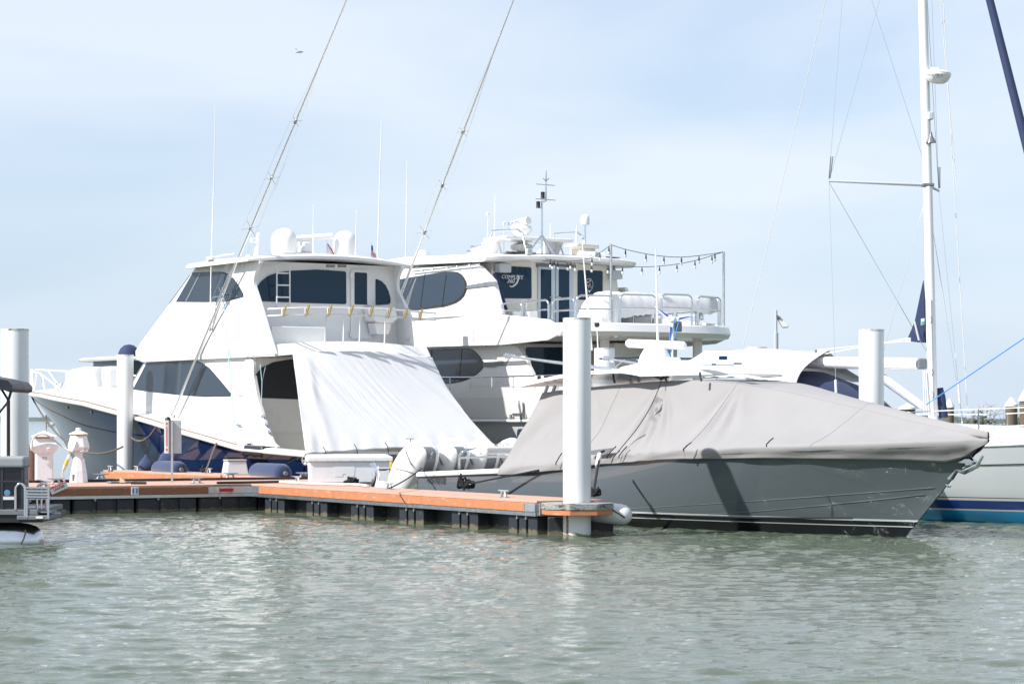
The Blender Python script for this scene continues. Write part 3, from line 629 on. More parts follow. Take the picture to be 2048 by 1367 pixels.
# coils of dock line
def coil(name, label, c, r, m, n=4, rr=.02, cat='rope', seed=1):
    rng = random.Random(seed); pts = []
    for i in range(n * 14):
        a = 2 * math.pi * i / 14; k = r * (.55 + .45 * rng.random()); pts.append(Vector(c) + Vector((k * math.cos(a), k * math.sin(a) * .8, rr + abs(rng.gauss(0, 1)) * r * .45)))
    mb = MB(); mb.tube(smooth_poly(pts, 2), rr, 6); return tag(mb.build(name, m, smooth=60), label, cat)
coil('coiled_dock_line', 'bunch of black rope at the foot of the dock box, right one', onz(706, 966.5, ZD), .12, ROPEB, 5, .022, seed=2)
coil('coiled_dock_line', 'small bunch of black rope at the foot of the dock box, left one', onz(694, 967.5, ZD), .07, ROPEB, 4, .02, seed=5)
coil('coiled_dock_line', 'black rope heaped over a cleat on the near finger dock', cl_black + Vector((0, 0, .03)), .17, ROPEB, 8, .024, seed=9)
coil('coiled_dock_line', 'black rope stacked on the cleat behind the middle pile', at(1189, 992, 42.35), .11, ROPEB, 7, .026, seed=11)
coil('coiled_dock_line', 'tan and black rope on the far finger dock cleat', onz(411, 944.5, ZD) , .13, ROPEB, 4, .03, seed=13)
# navy fleece fenders
def fender_cyl(px, py, d, L, r, label):
    c = at(px, py, d); t = thing('navy_fender', label, 'fender', c, 'navy fenders along the yacht'); a = Vector((UB[0], UB[1], 0)).normalized()
    mb = MB(); mb.lathe(c - a * (L / 2), [(0, 0), (r * .6, .01), (r * .9, .06), (r, .16), (r * 1.02, L / 2), (r, L - .16), (r * .9, L - .06), (r * .6, L - .01), (0, L)], 20, axis=a); mb.build('cover', FENDN, t, smooth=60)
    mb = MB(); mb.tube([c - a * (L / 2), c - a * (L / 2 + .07)], [.06, .05], 10); mb.build('end_fitting', GREYP, t)
    return t
fender_cyl(338, 938, 65.1, 1.5, .23, 'navy cylindrical fender behind the sign post')
fender_cyl(540, 945, 60.2, 1.6, .24, 'navy cylindrical fender near the yacht stern, beside the step box')
def fender_ball(px, py, d, r, label):
    c = at(px, py, d); t = thing('navy_fender', label, 'fender', c, 'navy fenders along the yacht')
    mb = MB(); mb.lathe(c, [(0, -r), (r * .6, -r * .85), (r * .95, -r * .35), (r * .98, 0), (r * .75, r * .5), (r * .35, r * .95), (.05, r * 1.3), (0, r * 1.32)], 20); mb.build('cover', FENDN, t, smooth=60)
    mb = MB(); mb.tube([c + Vector((0, 0, r * 1.3)), c + Vector((.10, .16, .95 - r))], .014, 6); mb.build('lanyard', ROPEB, t)
fender_ball(293, 931, 66.8, .24, 'navy teardrop fender hanging on the hull right of the far pile')
fender_ball(338, 920, 65.6, .30, 'navy teardrop fender behind the sign box')
# ================================================================ sport fishing yacht (navy hull, white enclosed bridge)
sy = thing('sport_fishing_yacht', 'navy hulled white sport fishing yacht with enclosed bridge and tall outriggers', 'yacht', SF(8, 0, 0))
SHX = [0, 3.4, 3.74, 7.4, 9.15, 11.47, 14.07, 19, 24.9]; SHZ = [1.14, 1.25, 1.28, 1.72, 1.96, 2.23, 2.50, 2.78, 2.93]
stemS = [(19.0, -.6), (20.2, 0), (21.4, 1.0), (22.6, 1.9), (24.9, 2.93)]
sidesS = hull(SF, 24.9, stemS, [0, .17, .26, .40, .55, .70, .82, .92, 1], [.05, 1.85, 2.26, 2.40, 2.46, 2.54, 2.62, 2.70, 2.75], -.6, (SHX, SHZ), s0=(.22, .42), pw=(1.35, 2.3), transom=.985, ns=54)
hull_mesh(SF, sidesS).build('hull', NAVY, sy, smooth=28)
shp = sidesS[0][-1]; shs = sidesS[1][-1]
def shb(x): return interp(x, [p[0] for p in shp], [p[1] for p in shp])
def shz(x): return interp(x, SHX, SHZ)
mb = MB(SF)                                             # deck forward of the cockpit
rows = []
for (x, y, z) in [p for p in shp if p[0] >= 3.6]:
    cr = .34 * min(1, y / 2.4); rows.append([(x, y * k, z + .01 + cr * (1 - abs(k) ** 2.2)) for k in (1, .93, .8, .6, .3, 0, -.3, -.6, -.8, -.93, -1)])
mb.grid(rows); mb.build('deck', WHITE, sy, smooth=40)
for sg, ln in ((1, shp), (-1, shs)):
    MB(SF).tube([(x, y + .02 * sg, z - .045) for x, y, z in ln], .062, 10).build('rub_rail', WHITE, sy, smooth=60)
    MB(SF).tube([(x, y - .05 * sg, z + .030) for x, y, z in ln if x > 3.4], .026, 8).build('toe_rail', TEAKR, sy, smooth=60)
# cockpit: floor, liner and covering boards
MB(SF).box((.12, -2.35, .40), (3.76, 2.35, .55)).build('cockpit_sole', CREAM, sy)
for sg in (1, -1):
    cb = MB(SF); rows = []
    for i in range(13):
        x = -.02 + 3.8 * i / 12; yo = sg * (shb(max(x, 0)) * .995 + .0); z = shz(max(x, 0)) + .012
        rows.append([(x, yo + sg * .02, z - .07), (x, yo + sg * .02, z + .015), (x, yo - sg * .03, z + .035), (x, yo - sg * .36, z + .035), (x, yo - sg * .38, z - .1)])
    cb.grid(rows); cb.build('covering_board', WHITE, sy, smooth=40)
    MB(SF).box((.1, sg * 2.36 - .02, .5), (3.74, sg * 2.36 + .02, 1.2)).build('cockpit_liner', CREAM, sy)
MB(SF).box((-.03, -2.62, 1.09), (.34, 2.62, 1.175)).build('transom_cap', WHITE, sy, bevel=.02)
MB(SF).box((.06, -2.5, .3), (.12, 2.5, 1.09)).build('transom_liner', CREAM, sy)
for k in range(9):                                      # varnished teak transom, plank by plank
    z0 = .02 + k * .118; hw = interp(z0, [0, .3, 1.1], [2.34, 2.42, 2.64])
    MB(SF).box((-.032, -hw, z0), (-.012, hw, z0 + .112)).build('transom_plank', TEAK, sy, bevel=.004)
# --- salon
def interp_ring(rings, z):
    for a, b in zip(rings[:-1], rings[1:]):
        if a[0][2] <= z <= b[0][2]:
            t = (z - a[0][2]) / (b[0][2] - a[0][2]); return [tuple(lerp(p[i], q[i], t) for i in range(3)) for p, q in zip(a, b)]
    return rings[-1] if z > rings[-1][0][2] else rings[0]
XA = 3.76
lowr = [plan(XA, c + n_, h_, z, n_, 16) for c, n_, h_, z in ((8.0, 1.0, 2.34, 1.15), (9.5, 1.0, 2.33, 1.7), (12.15, 1.5, 2.32, 2.2), (11.25, 1.35, 2.29, 2.91), (10.3, 1.2, 2.25, 3.67))]
ringwall(SF, lowr).build('salon_wall', WHITE, sy, smooth=35)
upr = [plan(3.95, c + n_, h_, z, n_, 16) for c, n_, h_, z in ((10.25, 1.1, 2.37, 3.64), (10.62, 1.2, 2.40, 3.74), (10.62, 1.2, 2.40, 3.98), (10.25, 1.15, 2.38, 4.26), (9.0, 1.1, 2.30, 5.03), (7.30, 1.0, 2.20, 6.12), (7.2, 1.0, 2.18, 6.2))]
ringwall(SF, upr).build('bridge_wall', WHITE, sy, smooth=35)
def wall_y(rings, z): return max(p[1] for p in interp_ring(rings, z))
def side_panel(fr, rings, pix, off, name, m, parent, thick=.02, sg=1, **kw):
    pts = []
    for px, py in pix:
        y = wall_y(rings, (rings[0][0][2] + rings[-1][0][2]) / 2)
        for _ in range(5):
            p = fr.Y(px, py, sg * (y + off)); y = wall_y(rings, p[2])
        pts.append(p)
    mb = MB(fr); mb.prism(pts, (0, -sg * thick, 0)); ob = mb.build(name, m, parent, **kw)
    if m is GLASSG: gasket(fr, pts, (0, -sg * .004, 0), (0, -sg * thick, 0), ob)
    return ob
def gasket(fr, pts, sh, vec, ob):
    c = sum((Vector(p) for p in pts), Vector()) / len(pts); q = []
    for p in pts:
        d = Vector(p) - c; d = d.normalized() * .03; q.append(tuple(Vector(p) + d + Vector(sh)))
    if ob.parent is not None and ob.parent.parent is None: MB(fr).prism(q, vec).build('gasket', PBLACK, ob)
wl = [(300, 713.5), (347, 714), (380, 717), (403, 727), (417, 736), (436, 757), (452, 776), (460.5, 786), (459.5, 792), (405, 792), (354, 788), (300, 783), (266, 778)]
side_panel(SF, lowr, wl, .012, 'salon_window', GLASSG, sy)
o = side_panel(SF, lowr, [(404, 736), (408, 738), (389, 791), (384, 791)], .02, 'window_mullion', BLACK, sy, .012)
wu = [(352, 603), (386, 545), (420, 544.5), (446, 545.5), (457, 550), (467, 559), (477, 573), (485, 587), (485.5, 593), (470, 597), (451, 601), (410, 603)]
side_panel(SF, upr, wu, .012, 'bridge_window', GLASSG, sy)
side_panel(SF, upr, [(399, 545), (402, 545), (373, 602), (370, 602)], .02, 'window_mullion', GREYP, sy, .012)
for rings, z0, z1, k0, k1, nm in ((lowr, 2.72, 3.60, 3, 16, 'windshield'), (upr, 5.26, 6.03, 3, 16, 'bridge_windshield')):
    A, Bq = interp_ring(rings, z0), interp_ring(rings, z1); n0 = 2
    sel = range(n0 + 1, n0 + 16)
    def out_(p): return (p[0] + .018, p[1] * 1.006, p[2])
    MB(SF).grid([[out_(A[k]) for k in sel], [out_(Bq[k]) for k in sel]]).build(nm, GLASSG, sy, smooth=60)
for sg in (1, -1):                                      # wings that sweep aft beside the cockpit and the bridge deck
    low = [(4.2, 3.62), (3.80, 3.62), (3.70, 3.42), (3.72, 3.15), (3.47, 2.5), (3.05, 1.86), (2.62, 1.36), (2.40, 1.30), (2.40, 1.1), (4.2, 1.1)]
    poly = round_poly([(x, sg * 2.30, z) for x, z in low], [0, .1, .12, .1, .2, .2, .12, .02, 0, 0])
    MB(SF).prism(poly, (0, -sg * .12, 0)).build('salon_wing', WHITE, sy, bevel=.025, segs=3)
    up_ = [(4.3, 6.17), (3.45, 6.17), (3.72, 5.95), (3.84, 5.6), (3.55, 5.25), (3.2, 4.8), (2.62, 4.02), (2.36, 3.68), (4.3, 3.66)]
    poly = round_poly([(x, sg * interp(z, [3.6, 6.2], [2.385, 2.21]), z) for x, z in up_], [0, .1, .2, .25, .2, 0, .03, .03, 0])
    MB(SF).prism(poly, (0, -sg * .10, 0)).build('bridge_wing', WHITE, sy, bevel=.02, segs=3)
for poly in ([(476, 607), (477, 607), (472.6, 708), (471.6, 708)], [(497.5, 560), (498.3, 560), (498.3, 600), (497.5, 600)]): side_panel(SF, upr, poly, .004, 'panel_seam', LGREY, sy, .01)
side_panel(SF, lowr, [(480, 724), (480.8, 724), (480.0, 850), (479.2, 850)], .004, 'panel_seam', LGREY, sy, .01)
side_panel(SF, upr, [(313, 674), (317, 673), (316, 681), (312, 681)], .012, 'vent_cover', LGREY, sy, .01)
side_panel(SF, lowr, [(476, 789), (485, 789.6), (485, 791.4), (476, 790.8)], .015, 'latch', STEEL, sy, .012)
side_panel(SF, lowr, [(472, 847), (482, 848), (482, 852), (472, 851)], .05, 'outrigger_clamp', STEEL, sy, .05)
# salon bulkhead, cream whitened in place of fill light, with black-screened window
MB(SF).box((XA - .035, -2.17, .55), (XA - .005, 2.17, 3.62)).build('salon_bulkhead', WHITE, sy)
pts = [SF.X(px, py, XA - .038) for px, py in ((591, 717), (574, 719), (546, 724), (522, 735), (510, 750), (506, 769), (514, 795), (591, 798))]
pts += [(XA - .038, -1.9, pts[-1][2]), (XA - .038, -1.9, pts[0][2])]
MB(SF).prism(pts, (-.012, 0, 0)).build('salon_window', BLACKV, sy, bevel=.006)
MB(SF).box((XA - .055, -2.1, SF.X(560, 867, XA)[2]), (XA - .04, 2.1, SF.X(560, 865.5, XA)[2])).build('trim_strip', WHITE, sy)
# bridge deck, its crowned aft edge
mb = MB(SF); ny = 20; top = []; bot = []; topf = []; botf = []
for i in range(ny + 1):
    y = -2.36 + 4.72 * i / ny; k = 1 - (y / 2.36) ** 2; xa = 2.38 - .22 * k ** .8
    top.append((xa + .30, y, 3.93 + .13 * k)); bot.append((xa, y, 3.64 + .13 * k)); topf.append((4.0, y, 3.93 + .06 * k)); botf.append((4.0, y, 3.64 + .06 * k))
mb.grid([botf, bot, top, topf]); mb.grid([[botf[0], topf[0]], [bot[0], top[0]]]); mb.grid([[botf[-1], topf[-1]], [bot[-1], top[-1]]])
mb.build('bridge_deck', WHITE, sy, smooth=35)
# hardtop
mb = MB(SF); T = []; Bt = []
for i in range(25):
    y = -2.5 + 5.0 * i / 24; k = 1 - (y / 2.5) ** 2; xa = 3.62 - .35 * k; xf = 7.35 + 1.15 * k ** .5; zc = .15 * k
    T.append([(xa, y, 6.21 + zc)] + [(lerp(xa, xf, q), y, 6.27 + zc + .03 * math.sin(math.pi * q)) for q in (.03, .2, .4, .6, .8, .97)] + [(xf, y, 6.22 + zc)])
    Bt.append([(lerp(xa, xf, q), y, 6.16 + zc * .8) for q in (.0, .2, .4, .6, .8, .9, .95, 1.0)])
mb.grid(T); mb.grid(Bt); mb.grid([[r[0] for r in T], [r[0] for r in Bt]]); mb.grid([[r[-1] for r in T], [r[-1] for r in Bt]]); mb.grid([T[0], Bt[0]]); mb.grid([T[-1], Bt[-1]])
hard = mb.build('hardtop', WHITE, sy, smooth=35)
MB(SF).tube([(x, y, 6.46 + .03) for x, y in ((7.9, 1.2), (7.6, 1.6), (6.4, 1.9), (5.6, 1.9))], .02, 8).build('handrail', PAINT, hard)
for px in (658, 681):
    a = SF.X(px, 527.5, 3.25); b = SF.X(px + 15, 533.5, 3.25); MB(SF).box((3.33, min(a[1], b[1]), b[2] - .01), (3.42, max(a[1], b[1]), a[2] - .01)).build('flood_light', GREYP, hard, bevel=.008)
# bridge aft bulkhead: window, door, small window, ladder
XB = 3.94
def aft_panel(fr, pix, x, name, m, parent, th=.014, **kw):
    mb = MB(fr); mb.prism([fr.X(px, py, x) for px, py in pix], (-th, 0, 0)); return mb.build(name, m, parent, **kw)
aft_panel(SF, [(511, 582), (515, 572), (522, 562), (535, 552), (554, 545), (583, 541), (634, 539), (689, 542.5), (692, 545), (692.5, 606), (690, 608), (603, 605.5), (518, 602), (514, 600), (511, 590)], XB, 'bridge_aft_window', GLASS, sy, bevel=.006)
dr = aft_panel(SF, round_poly([(701, 538, 0), (741, 540, 0), (743, 678, 0), (701, 677, 0)], 6) and [(p.x, p.y) for p in round_poly([(701, 538, 0), (741, 540, 0), (743, 678, 0), (701, 677, 0)], [7, 7, 2, 2])], XB, 'door', WHITE, sy, .03, bevel=.006)
aft_panel(SF, [(p.x, p.y) for p in round_poly([(709, 544, 0), (734, 545.5, 0), (734, 609, 0), (709, 608.5, 0)], 3)], XB - .032, 'door_pane', GLASS, dr, .008)
h = SF.X(737, 609, XB - .04); MB(SF).tube([(h[0], h[1] + .06, h[2]), (h[0] - .05, h[1] + .05, h[2]), (h[0] - .05, h[1] - .07, h[2])], .014, 8).build('handle', CHROME, dr)
for py in (551, 668): h = SF.X(701, py, XB - .03); MB(SF).box((h[0] - .02, h[1] - .015, h[2] - .06), (h[0], h[1] + .015, h[2] + .06)).build('hinge', STEEL, dr)
aft_panel(SF, [(751, 559), (753, 557.5), (763, 562), (771, 570), (777, 582), (781, 597), (780.5, 604), (778, 608), (753, 609.5), (751, 607)], XB, 'bridge_aft_window', GLASS, sy, bevel=.006)
lad = MB(SF)
for px in (553.5, 579.5): lad.tube([SF.X(px, 533, 3.62), SF.X(px, 570, 3.70), SF.X(px, 606, 3.72), SF.X(px, 614, 3.92)], .020, 8)
lad.build('ladder_rails', PAINT, sy, smooth=50)
for py in (546, 570, 594): MB(SF).tube([SF.X(553.5, py, 3.69), SF.X(579.5, py, 3.69)], .020, 8).build('ladder_rung', PAINT, sy, smooth=50)
# bench and grill on the bridge deck
a = SF.X(532, 652, 3.5); b = SF.X(641, 690, 3.5); MB(SF).box((3.2, b[1], 3.95), (3.93, min(a[1], 2.15), a[2])).build('bench', WHITE, sy, bevel=.03)
mb = MB(SF); mb.prism([(3.3, p[1], p[2]) for p in [SF.X(px, py, 3.3) for px, py in ((747, 612), (790, 614), (796, 636), (786, 645), (760, 645), (750, 640))]], (.55, 0, 0)); mb.build('grill_console', WHITE, sy, bevel=.02)
mb = MB(SF); mb.prism([(3.45, p[1], p[2]) for p in [SF.X(px, py, 3.4) for px, py in ((751, 645), (786, 645), (780, 668), (756, 668))]], (.4, 0, 0)); mb.build('grill_base', WHITE, sy, bevel=.02)
h = SF.Y(818, 674, -2.28); MB(SF).lathe((h[0], -2.265, h[2]), [(.11, 0), (.11, .02), (.075, .025), (.07, .01), (0, .01)], 16, axis=SF(0, 1, 0) - SF(0, 0, 0)).build('speaker', LGREY, sy, smooth=50)
# aft rail with gold rod holders
def railx(y): return 2.30 - .20 * (1 - (y / 2.45) ** 2)
for zz, lo in ((4.86, 0), (4.68, 1)):
    pts = [(railx(y) + (.35 if abs(y) > 2.3 and y > 0 else 0), y, zz + .06 * (1 - (y / 2.45) ** 2)) for y in [2.42, 2.2, 1.6, .8, 0, -.8, -1.6, -2.2, -2.5]]
    MB(SF).tube(pts, .026, 8).build('rail', PAINT, sy, smooth=50)
for px in (650, 685, 717, 768):
    y = SF.X(px, 640, 2.2)[1]; MB(SF).tube([(railx(y), y, 4.72), (railx(y) + .05, y, 4.0)], .022, 8).build('stanchion', PAINT, sy, smooth=50)
for px in (569, 612, 655, 697, 737, 774, 809, 841):
    y = SF.X(px, 630, 2.2)[1]; x = railx(y) - .055; z = 4.80 + .06 * (1 - (y / 2.45) ** 2)
    rh = MB(SF).tube([(x + .03, y + .035, z - .17), (x - .03, y - .035, z + .14)], .033, 10).build('rod_holder', GOLD, sy, smooth=60)
    MB(SF).box((x + .01, y - .0, z - .09), (x + .06, y + .06, z + .05)).build('bracket', PAINT, rh, bevel=.006)
# roof gear
def dome(fr, px0, px1, ytop, ybot, x, parent, name='satellite_dome', z0=None):
    a = fr.X(px0, ybot, x); b = fr.X(px1, ytop, x); c = (x, (a[1] + b[1]) / 2); r = abs(a[1] - b[1]) / 2 * .955; H_ = b[2] - a[2]
    zb = a[2] if z0 is None else z0
    d = MB(fr).lathe((c[0], c[1], a[2]), [(0, .03), (r * .96, .03), (r, .10), (r * 1.01, H_ - r * .95)] + [(r * 1.01 * math.cos(t), H_ - r * .95 + r * .95 * math.sin(t)) for t in [math.pi / 2 * i / 8 for i in range(1, 9)]], 28).build(name, PAINT, parent, smooth=50)
    MB(fr).lathe((c[0], c[1], zb), [(r * 1.05, -.12), (r * .98, -.02), (r * .8, a[2] - zb + .035)], 24).build('dome_base', PAINT, d, smooth=40)
dome(SF, 544, 592, 457, 508, 5.2, hard, z0=6.47)
dome(SF, 668, 712, 462, 513, 5.2, hard, z0=6.47)
a = SF.X(612, 515, 5.4); rad = MB(SF).lathe((5.4, a[1], 6.42), [(.42, 0), (.36, .1), (.22, .17), (.2, .18)], 20).build('radar_mount', PAINT, hard, smooth=40)
MB(SF).box((5.22, a[1] - .17, 6.60), (5.58, a[1] + .17, SF.X(612, 484, 5.4)[2])).build('radar_gearbox', PAINT, rad, bevel=.04)
p0 = SF.X(592, 477, 5.4); p1 = SF.X(664, 472, 5.1)
MB(SF).tube([p0, p1], .085, 12).build('radar_scanner', PAINT, rad, smooth=50)
a = SF.X(511, 515, 6.6); b = SF.X(517, 466, 6.4); mst = MB(SF).tube([a, b], [.06, .05], 8).build('light_mast', PAINT, hard, smooth=50)
c = SF.X(509, 480, 6.5); MB(SF).box((c[0] - .06, c[1] - .05, c[2] - .07), (c[0] + .06, c[1] + .12, c[2] + .05)).build('camera_head', PAINT, mst, bevel=.02)
c = SF.X(497, 513, 7.0); MB(SF).lathe((c[0], c[1], 6.42), [(.09, 0), (.09, .1), (.06, .16), (0, .18)], 12).build('antenna_puck', PAINT, hard, smooth=50)
def whip(fr, pts, parent, r0=.022, name='whip_antenna', m=None):
    P = [Vector(p) for p in pts]; n = len(P); return MB(fr).tube(P, [lerp(r0, r0 * .35, i / (n - 1)) for i in range(n)], 6).build(name, m or PAINT, parent, smooth=60)
wa = whip(SF, [SF.Y(420, 662, 2.43), SF.Y(423, 515, 2.45), SF.Y(426, 415, 2.45), SF.Y(428, 350, 2.45), SF.Y(430.5, 208, 2.45)], sy, .026)
c = SF.Y(423, 516, 2.47); MB(SF).box((c[0] - .20, c[1] - .1, c[2] - .06), (c[0] + .16, c[1] + .1, c[2] + .04)).build('antenna_box', PAINT, wa, bevel=.03)
for base, topp, x in (((626, 518), (627, 408), 4.6), ((711, 520), (713, 420), 4.3), ((755, 521), (763, 235), 4.3)):
    whip(SF, [SF.X(*base, x), [lerp(a, b, .25) for a, b in zip(SF.X(*base, x), SF.X(*topp, x))], SF.X(*topp, x)], hard, .024)
whip(SF, [SF.X(812, 545, 4.6), SF.X(812, 480, 4.6), SF.X(814, 320, 4.6)], hard, .022)
MB(SF).box((4.9, SF.X(803, 520, 4.6)[1], 6.28), (5.2, SF.X(768, 520, 4.6)[1], SF.X(780, 519, 4.6)[2])).build('roof_hatch', WHITE, hard, bevel=.04)
# flags on short staffs
def flag(px, yb, yt, name, label, x=3.6):
    b = SF.X(px, yb, x); t = SF.X(px, yt, x); st = MB(SF).tube([b, t], .010, 6).build('flag_staff', STEEL, hard); return st, b, t
st, b, t = flag(653.5, 521, 479, 'f', '')
def cloth(o0, dx, dz, pts, m, nm, parent, off=0.0, label=None):
    mb = MB(SF); mb.prism([(o0[0] - off, o0[1] - a * dx, o0[2] + b_ * dz) for a, b_ in pts], (-.004, 0, 0)); return mb.build(nm, m, parent, label=label)
fo = (b[0], b[1] - .01, SF.X(653, 519, 3.6)[2]); W_, H_ = .24, .43
ff = cloth(fo, W_, H_, [(0, 0), (.45, -.02), (.9, -.05), (1, .1), (.95, .35), (.6, .62), (.05, 1), (0, 1)], PWHITE, 'flag', st, label='white flag with red diagonal cross')
cloth(fo, W_, H_, [(0, 1), (.1, 1), (.62, .65), (.98, .32), (1, .05), (.9, -.03), (.85, .3)], RED, 'red_band', ff, .005)
cloth(fo, W_, H_, [(0, .02), (.4, .32), (.55, .32), (.1, -.01)], RED, 'red_band', ff, .006)
cloth(fo, W_, H_, [(.62 + .2 * math.cos(R(60 * k)), .30 + .12 * math.sin(R(60 * k))) for k in range(6)], YELLOW, 'seal', ff, .010)
st, b, t = flag(742.5, 522, 484, 'f', '')
fo = (b[0], b[1] + .02, SF.X(742, 520, 3.6)[2]); W_, H_ = .22, .42
ff = cloth(fo, W_, H_, [(0, .32), (.7, .02), (.95, -.06), (1, .08), (.7, .40), (.35, .60), (.3, .95), (.05, .98)], PWHITE, 'flag', st, label='furled red and white striped flag with blue canton')
for k in range(4): cloth(fo, W_, H_, [(.0 + .02 * k, .36 + .08 * k - .02), (.72, .04 + .1 * k), (.98 - .05 * k, .0 + .1 * k), (.95 - .05 * k, .045 + .1 * k), (.7, .085 + .1 * k), (.02 * k, .40 + .08 * k - .02)], RED, 'stripe', ff, .005)
cloth(fo, W_, H_, [(.06, .64), (.36, .60), (.3, .93), (.06, .96)], BLUE, 'canton', ff, .006)
# outriggers
def outrigger(y, lo, mid, hi, crosses, tipk, sgn):
    A = Vector(SF.Y(*lo, y)); M_ = Vector(SF.Y(*mid, y)); B_ = Vector(SF.Y(*hi, y)); d = (B_ - A).normalized()
    B_ = B_ + d * 1.2; Lp = (B_ - A).length
    pole = MB(SF).tube([A + d * (Lp * i / 12) for i in range(13)], [.036, .038, .038, .037, .035, .033, .031, .028, .025, .022, .019, .016, .013], 8).build('outrigger_pole', OUTR, sy, smooth=60)
    s_ = Vector((0, 1, 0)); q = d.cross(s_).normalized(); arms = []
    for k, (px, py) in enumerate(crosses):
        c = Vector(SF.Y(px, py, y)); c = A + d * (c - A).dot(d); al = (.34, .30, .26, .20)[k] if len(crosses) == 4 else (.30, .26, .22)[k]
        mbq = MB(SF); ends = []
        for v in (s_ * .95 + q * .25, -s_ * .95 - q * .25, q, -q):
            e = c + v.normalized() * al; ends.append(e); mbq.tube([c, e], .010, 6)
        mbq.tube([c - d * .06, c + d * .06], .046, 8); mbq.build('spreader', STEEL, pole); arms.append(ends)
    for j in range(4):
        pts = [A + d * .4] + [e[j] for e in arms] + [A + d * (Lp * .80)]
        MB(SF).tube(pts, .0022, 4).build('stay_wire', STEEL, pole)
    e = A + d * Lp * .98; f = Vector((A.x - 4.6, y - sgn * .05, 6.3)); MB(SF).tube([e, f], .0022, 4).build('halyard', PWHITE, pole)
    return A, d, Lp
A, d, Lp = outrigger(2.47, (345, 830), (440, 580), (693, 0), [(440, 580), (496, 445), (539, 348), (588, 237)], 1, 1)
MB(SF).tube([SF.Y(344, 829, 2.40), SF.Y(346, 833, 2.34)], .05, 8).build('outrigger_foot', STEEL, sy)
MB(SF).tube([SF.Y(465, 545, 2.40), SF.Y(455, 565, 2.46), SF.Y(423, 660, 2.42)], .022, 6).build('outrigger_strut', ALU, sy)
MB(SF).tube([SF.Y(459, 547, 2.46), SF.Y(447, 575, 2.50), SF.Y(432, 610, 2.46)], .022, 6).build('outrigger_strut', ALU, sy)
MB(SF).tube([SF.Y(445, 575, 2.46), SF.Y(469, 845, 2.42)], [.016, .02], 6).build('outrigger_line', mat('pale_blue_line', (.42, .62, .72), .6), sy)
outrigger(-2.47, (736, 760), (812, 560), (1027, 0), [(850, 465), (886, 371), (925, 262)], 1, -1)
for k in range(4): MB(SF).tube([SF.Y(800 + 3 * k, 628 + 3 * k, -2.5), SF.Y(832 - 2 * k, 556 + 4 * k, -2.5)], .014, 6).build('outrigger_strut', ALU, sy)
# rigging lines at the cockpit wing
MB(SF).tube([SF.Y(520, 728, 2.2), SF.Y(524, 763, 2.25), SF.Y(522, 838, 2.42)], .009, 5).build('rigging_line', MATS['pale_blue_line'], sy)
MB(SF).tube([SF.Y(532, 728, 2.0), SF.Y(524, 763, 2.25)], .008, 5).build('rigging_line', MATS['pale_blue_line'], sy)
for px, py in ((524, 832), (530.5, 848), (536.5, 863)):
    p = SF.Y(px, py, 2.29); MB(SF).lathe((p[0] - .05, 2.27, p[2]), [(.055, 0), (.055, .03), (.03, .035), (.028, .01), (0, .01)], 12, axis=(SF(-.6, .8, .0) - SF(0, 0, 0))).build('hawse_fitting', CHROME, sy, smooth=50)
p = SF.X(609, 918, -.05); MB(SF).lathe((.05, 2.70, .98), [(.13, -.02), (.13, .03), (.09, .05), (.08, .0), (0, 0)], 16, axis=SF(-.4, .9, 0) - SF(0, 0, 0)).build('hawse_fitting', CHROME, sy, smooth=50)
for px, py in ((135, 816), (138, 816.5), (180, 826), (188, 829)):
    # set on the flared bow plating: find the hull point nearest this sight line
    best = None
    for r in sidesS[0]:
        for q in r:
            wv = SF(*q); u_ = CX + wv.x / wv.y * FPX; v_ = CY - (wv.z - CAMH) / wv.y * FPX; e = (u_ - px) ** 2 + (v_ - py) ** 2
            if best is None or e < best[0]: best = (e, q)
    q = best[1]; MB(SF).lathe(q, [(.045, -.04), (.045, .03), (.03, .04), (0, .04)], 10, axis=SF(.1, 1, -.4) - SF(0, 0, 0)).build('through_hull', CHROME, sy, smooth=50)
# bow rail
def rail_z(x): return shz(x) + interp(x, [15.6, 17.5, 20, 24.2], [.02, .38, .66, .76])
for sg in (1, -1):
    xs = [24.2, 23, 21.5, 20, 18.5, 17.2, 16.2, 15.6]
    MB(SF).tube([(x, sg * max(shb(x) - .12, .12), rail_z(x)) for x in xs], .032, 8).build('bow_rail', PAINT, sy, smooth=60)
    for a, b in ((24.2, 24.2), (23.9, 23.2), (22.6, 22.0), (21.0, 21.9), (19.6, 19.0), (17.6, 17.0), (22.9, 23.3)):
        MB(SF).tube([(a, sg * max(shb(a) - .12, .1), rail_z(a)), (b, sg * max(shb(b) - .10, .1), shz(b) + .02)], .03, 8).build('rail_post', PAINT, sy, smooth=60)
MB(SF).tube([(24.2, .14, rail_z(24.2)), (24.35, 0, rail_z(24.2)), (24.2, -.14, rail_z(24.2))], .032, 8).build('bow_rail', PAINT, sy)
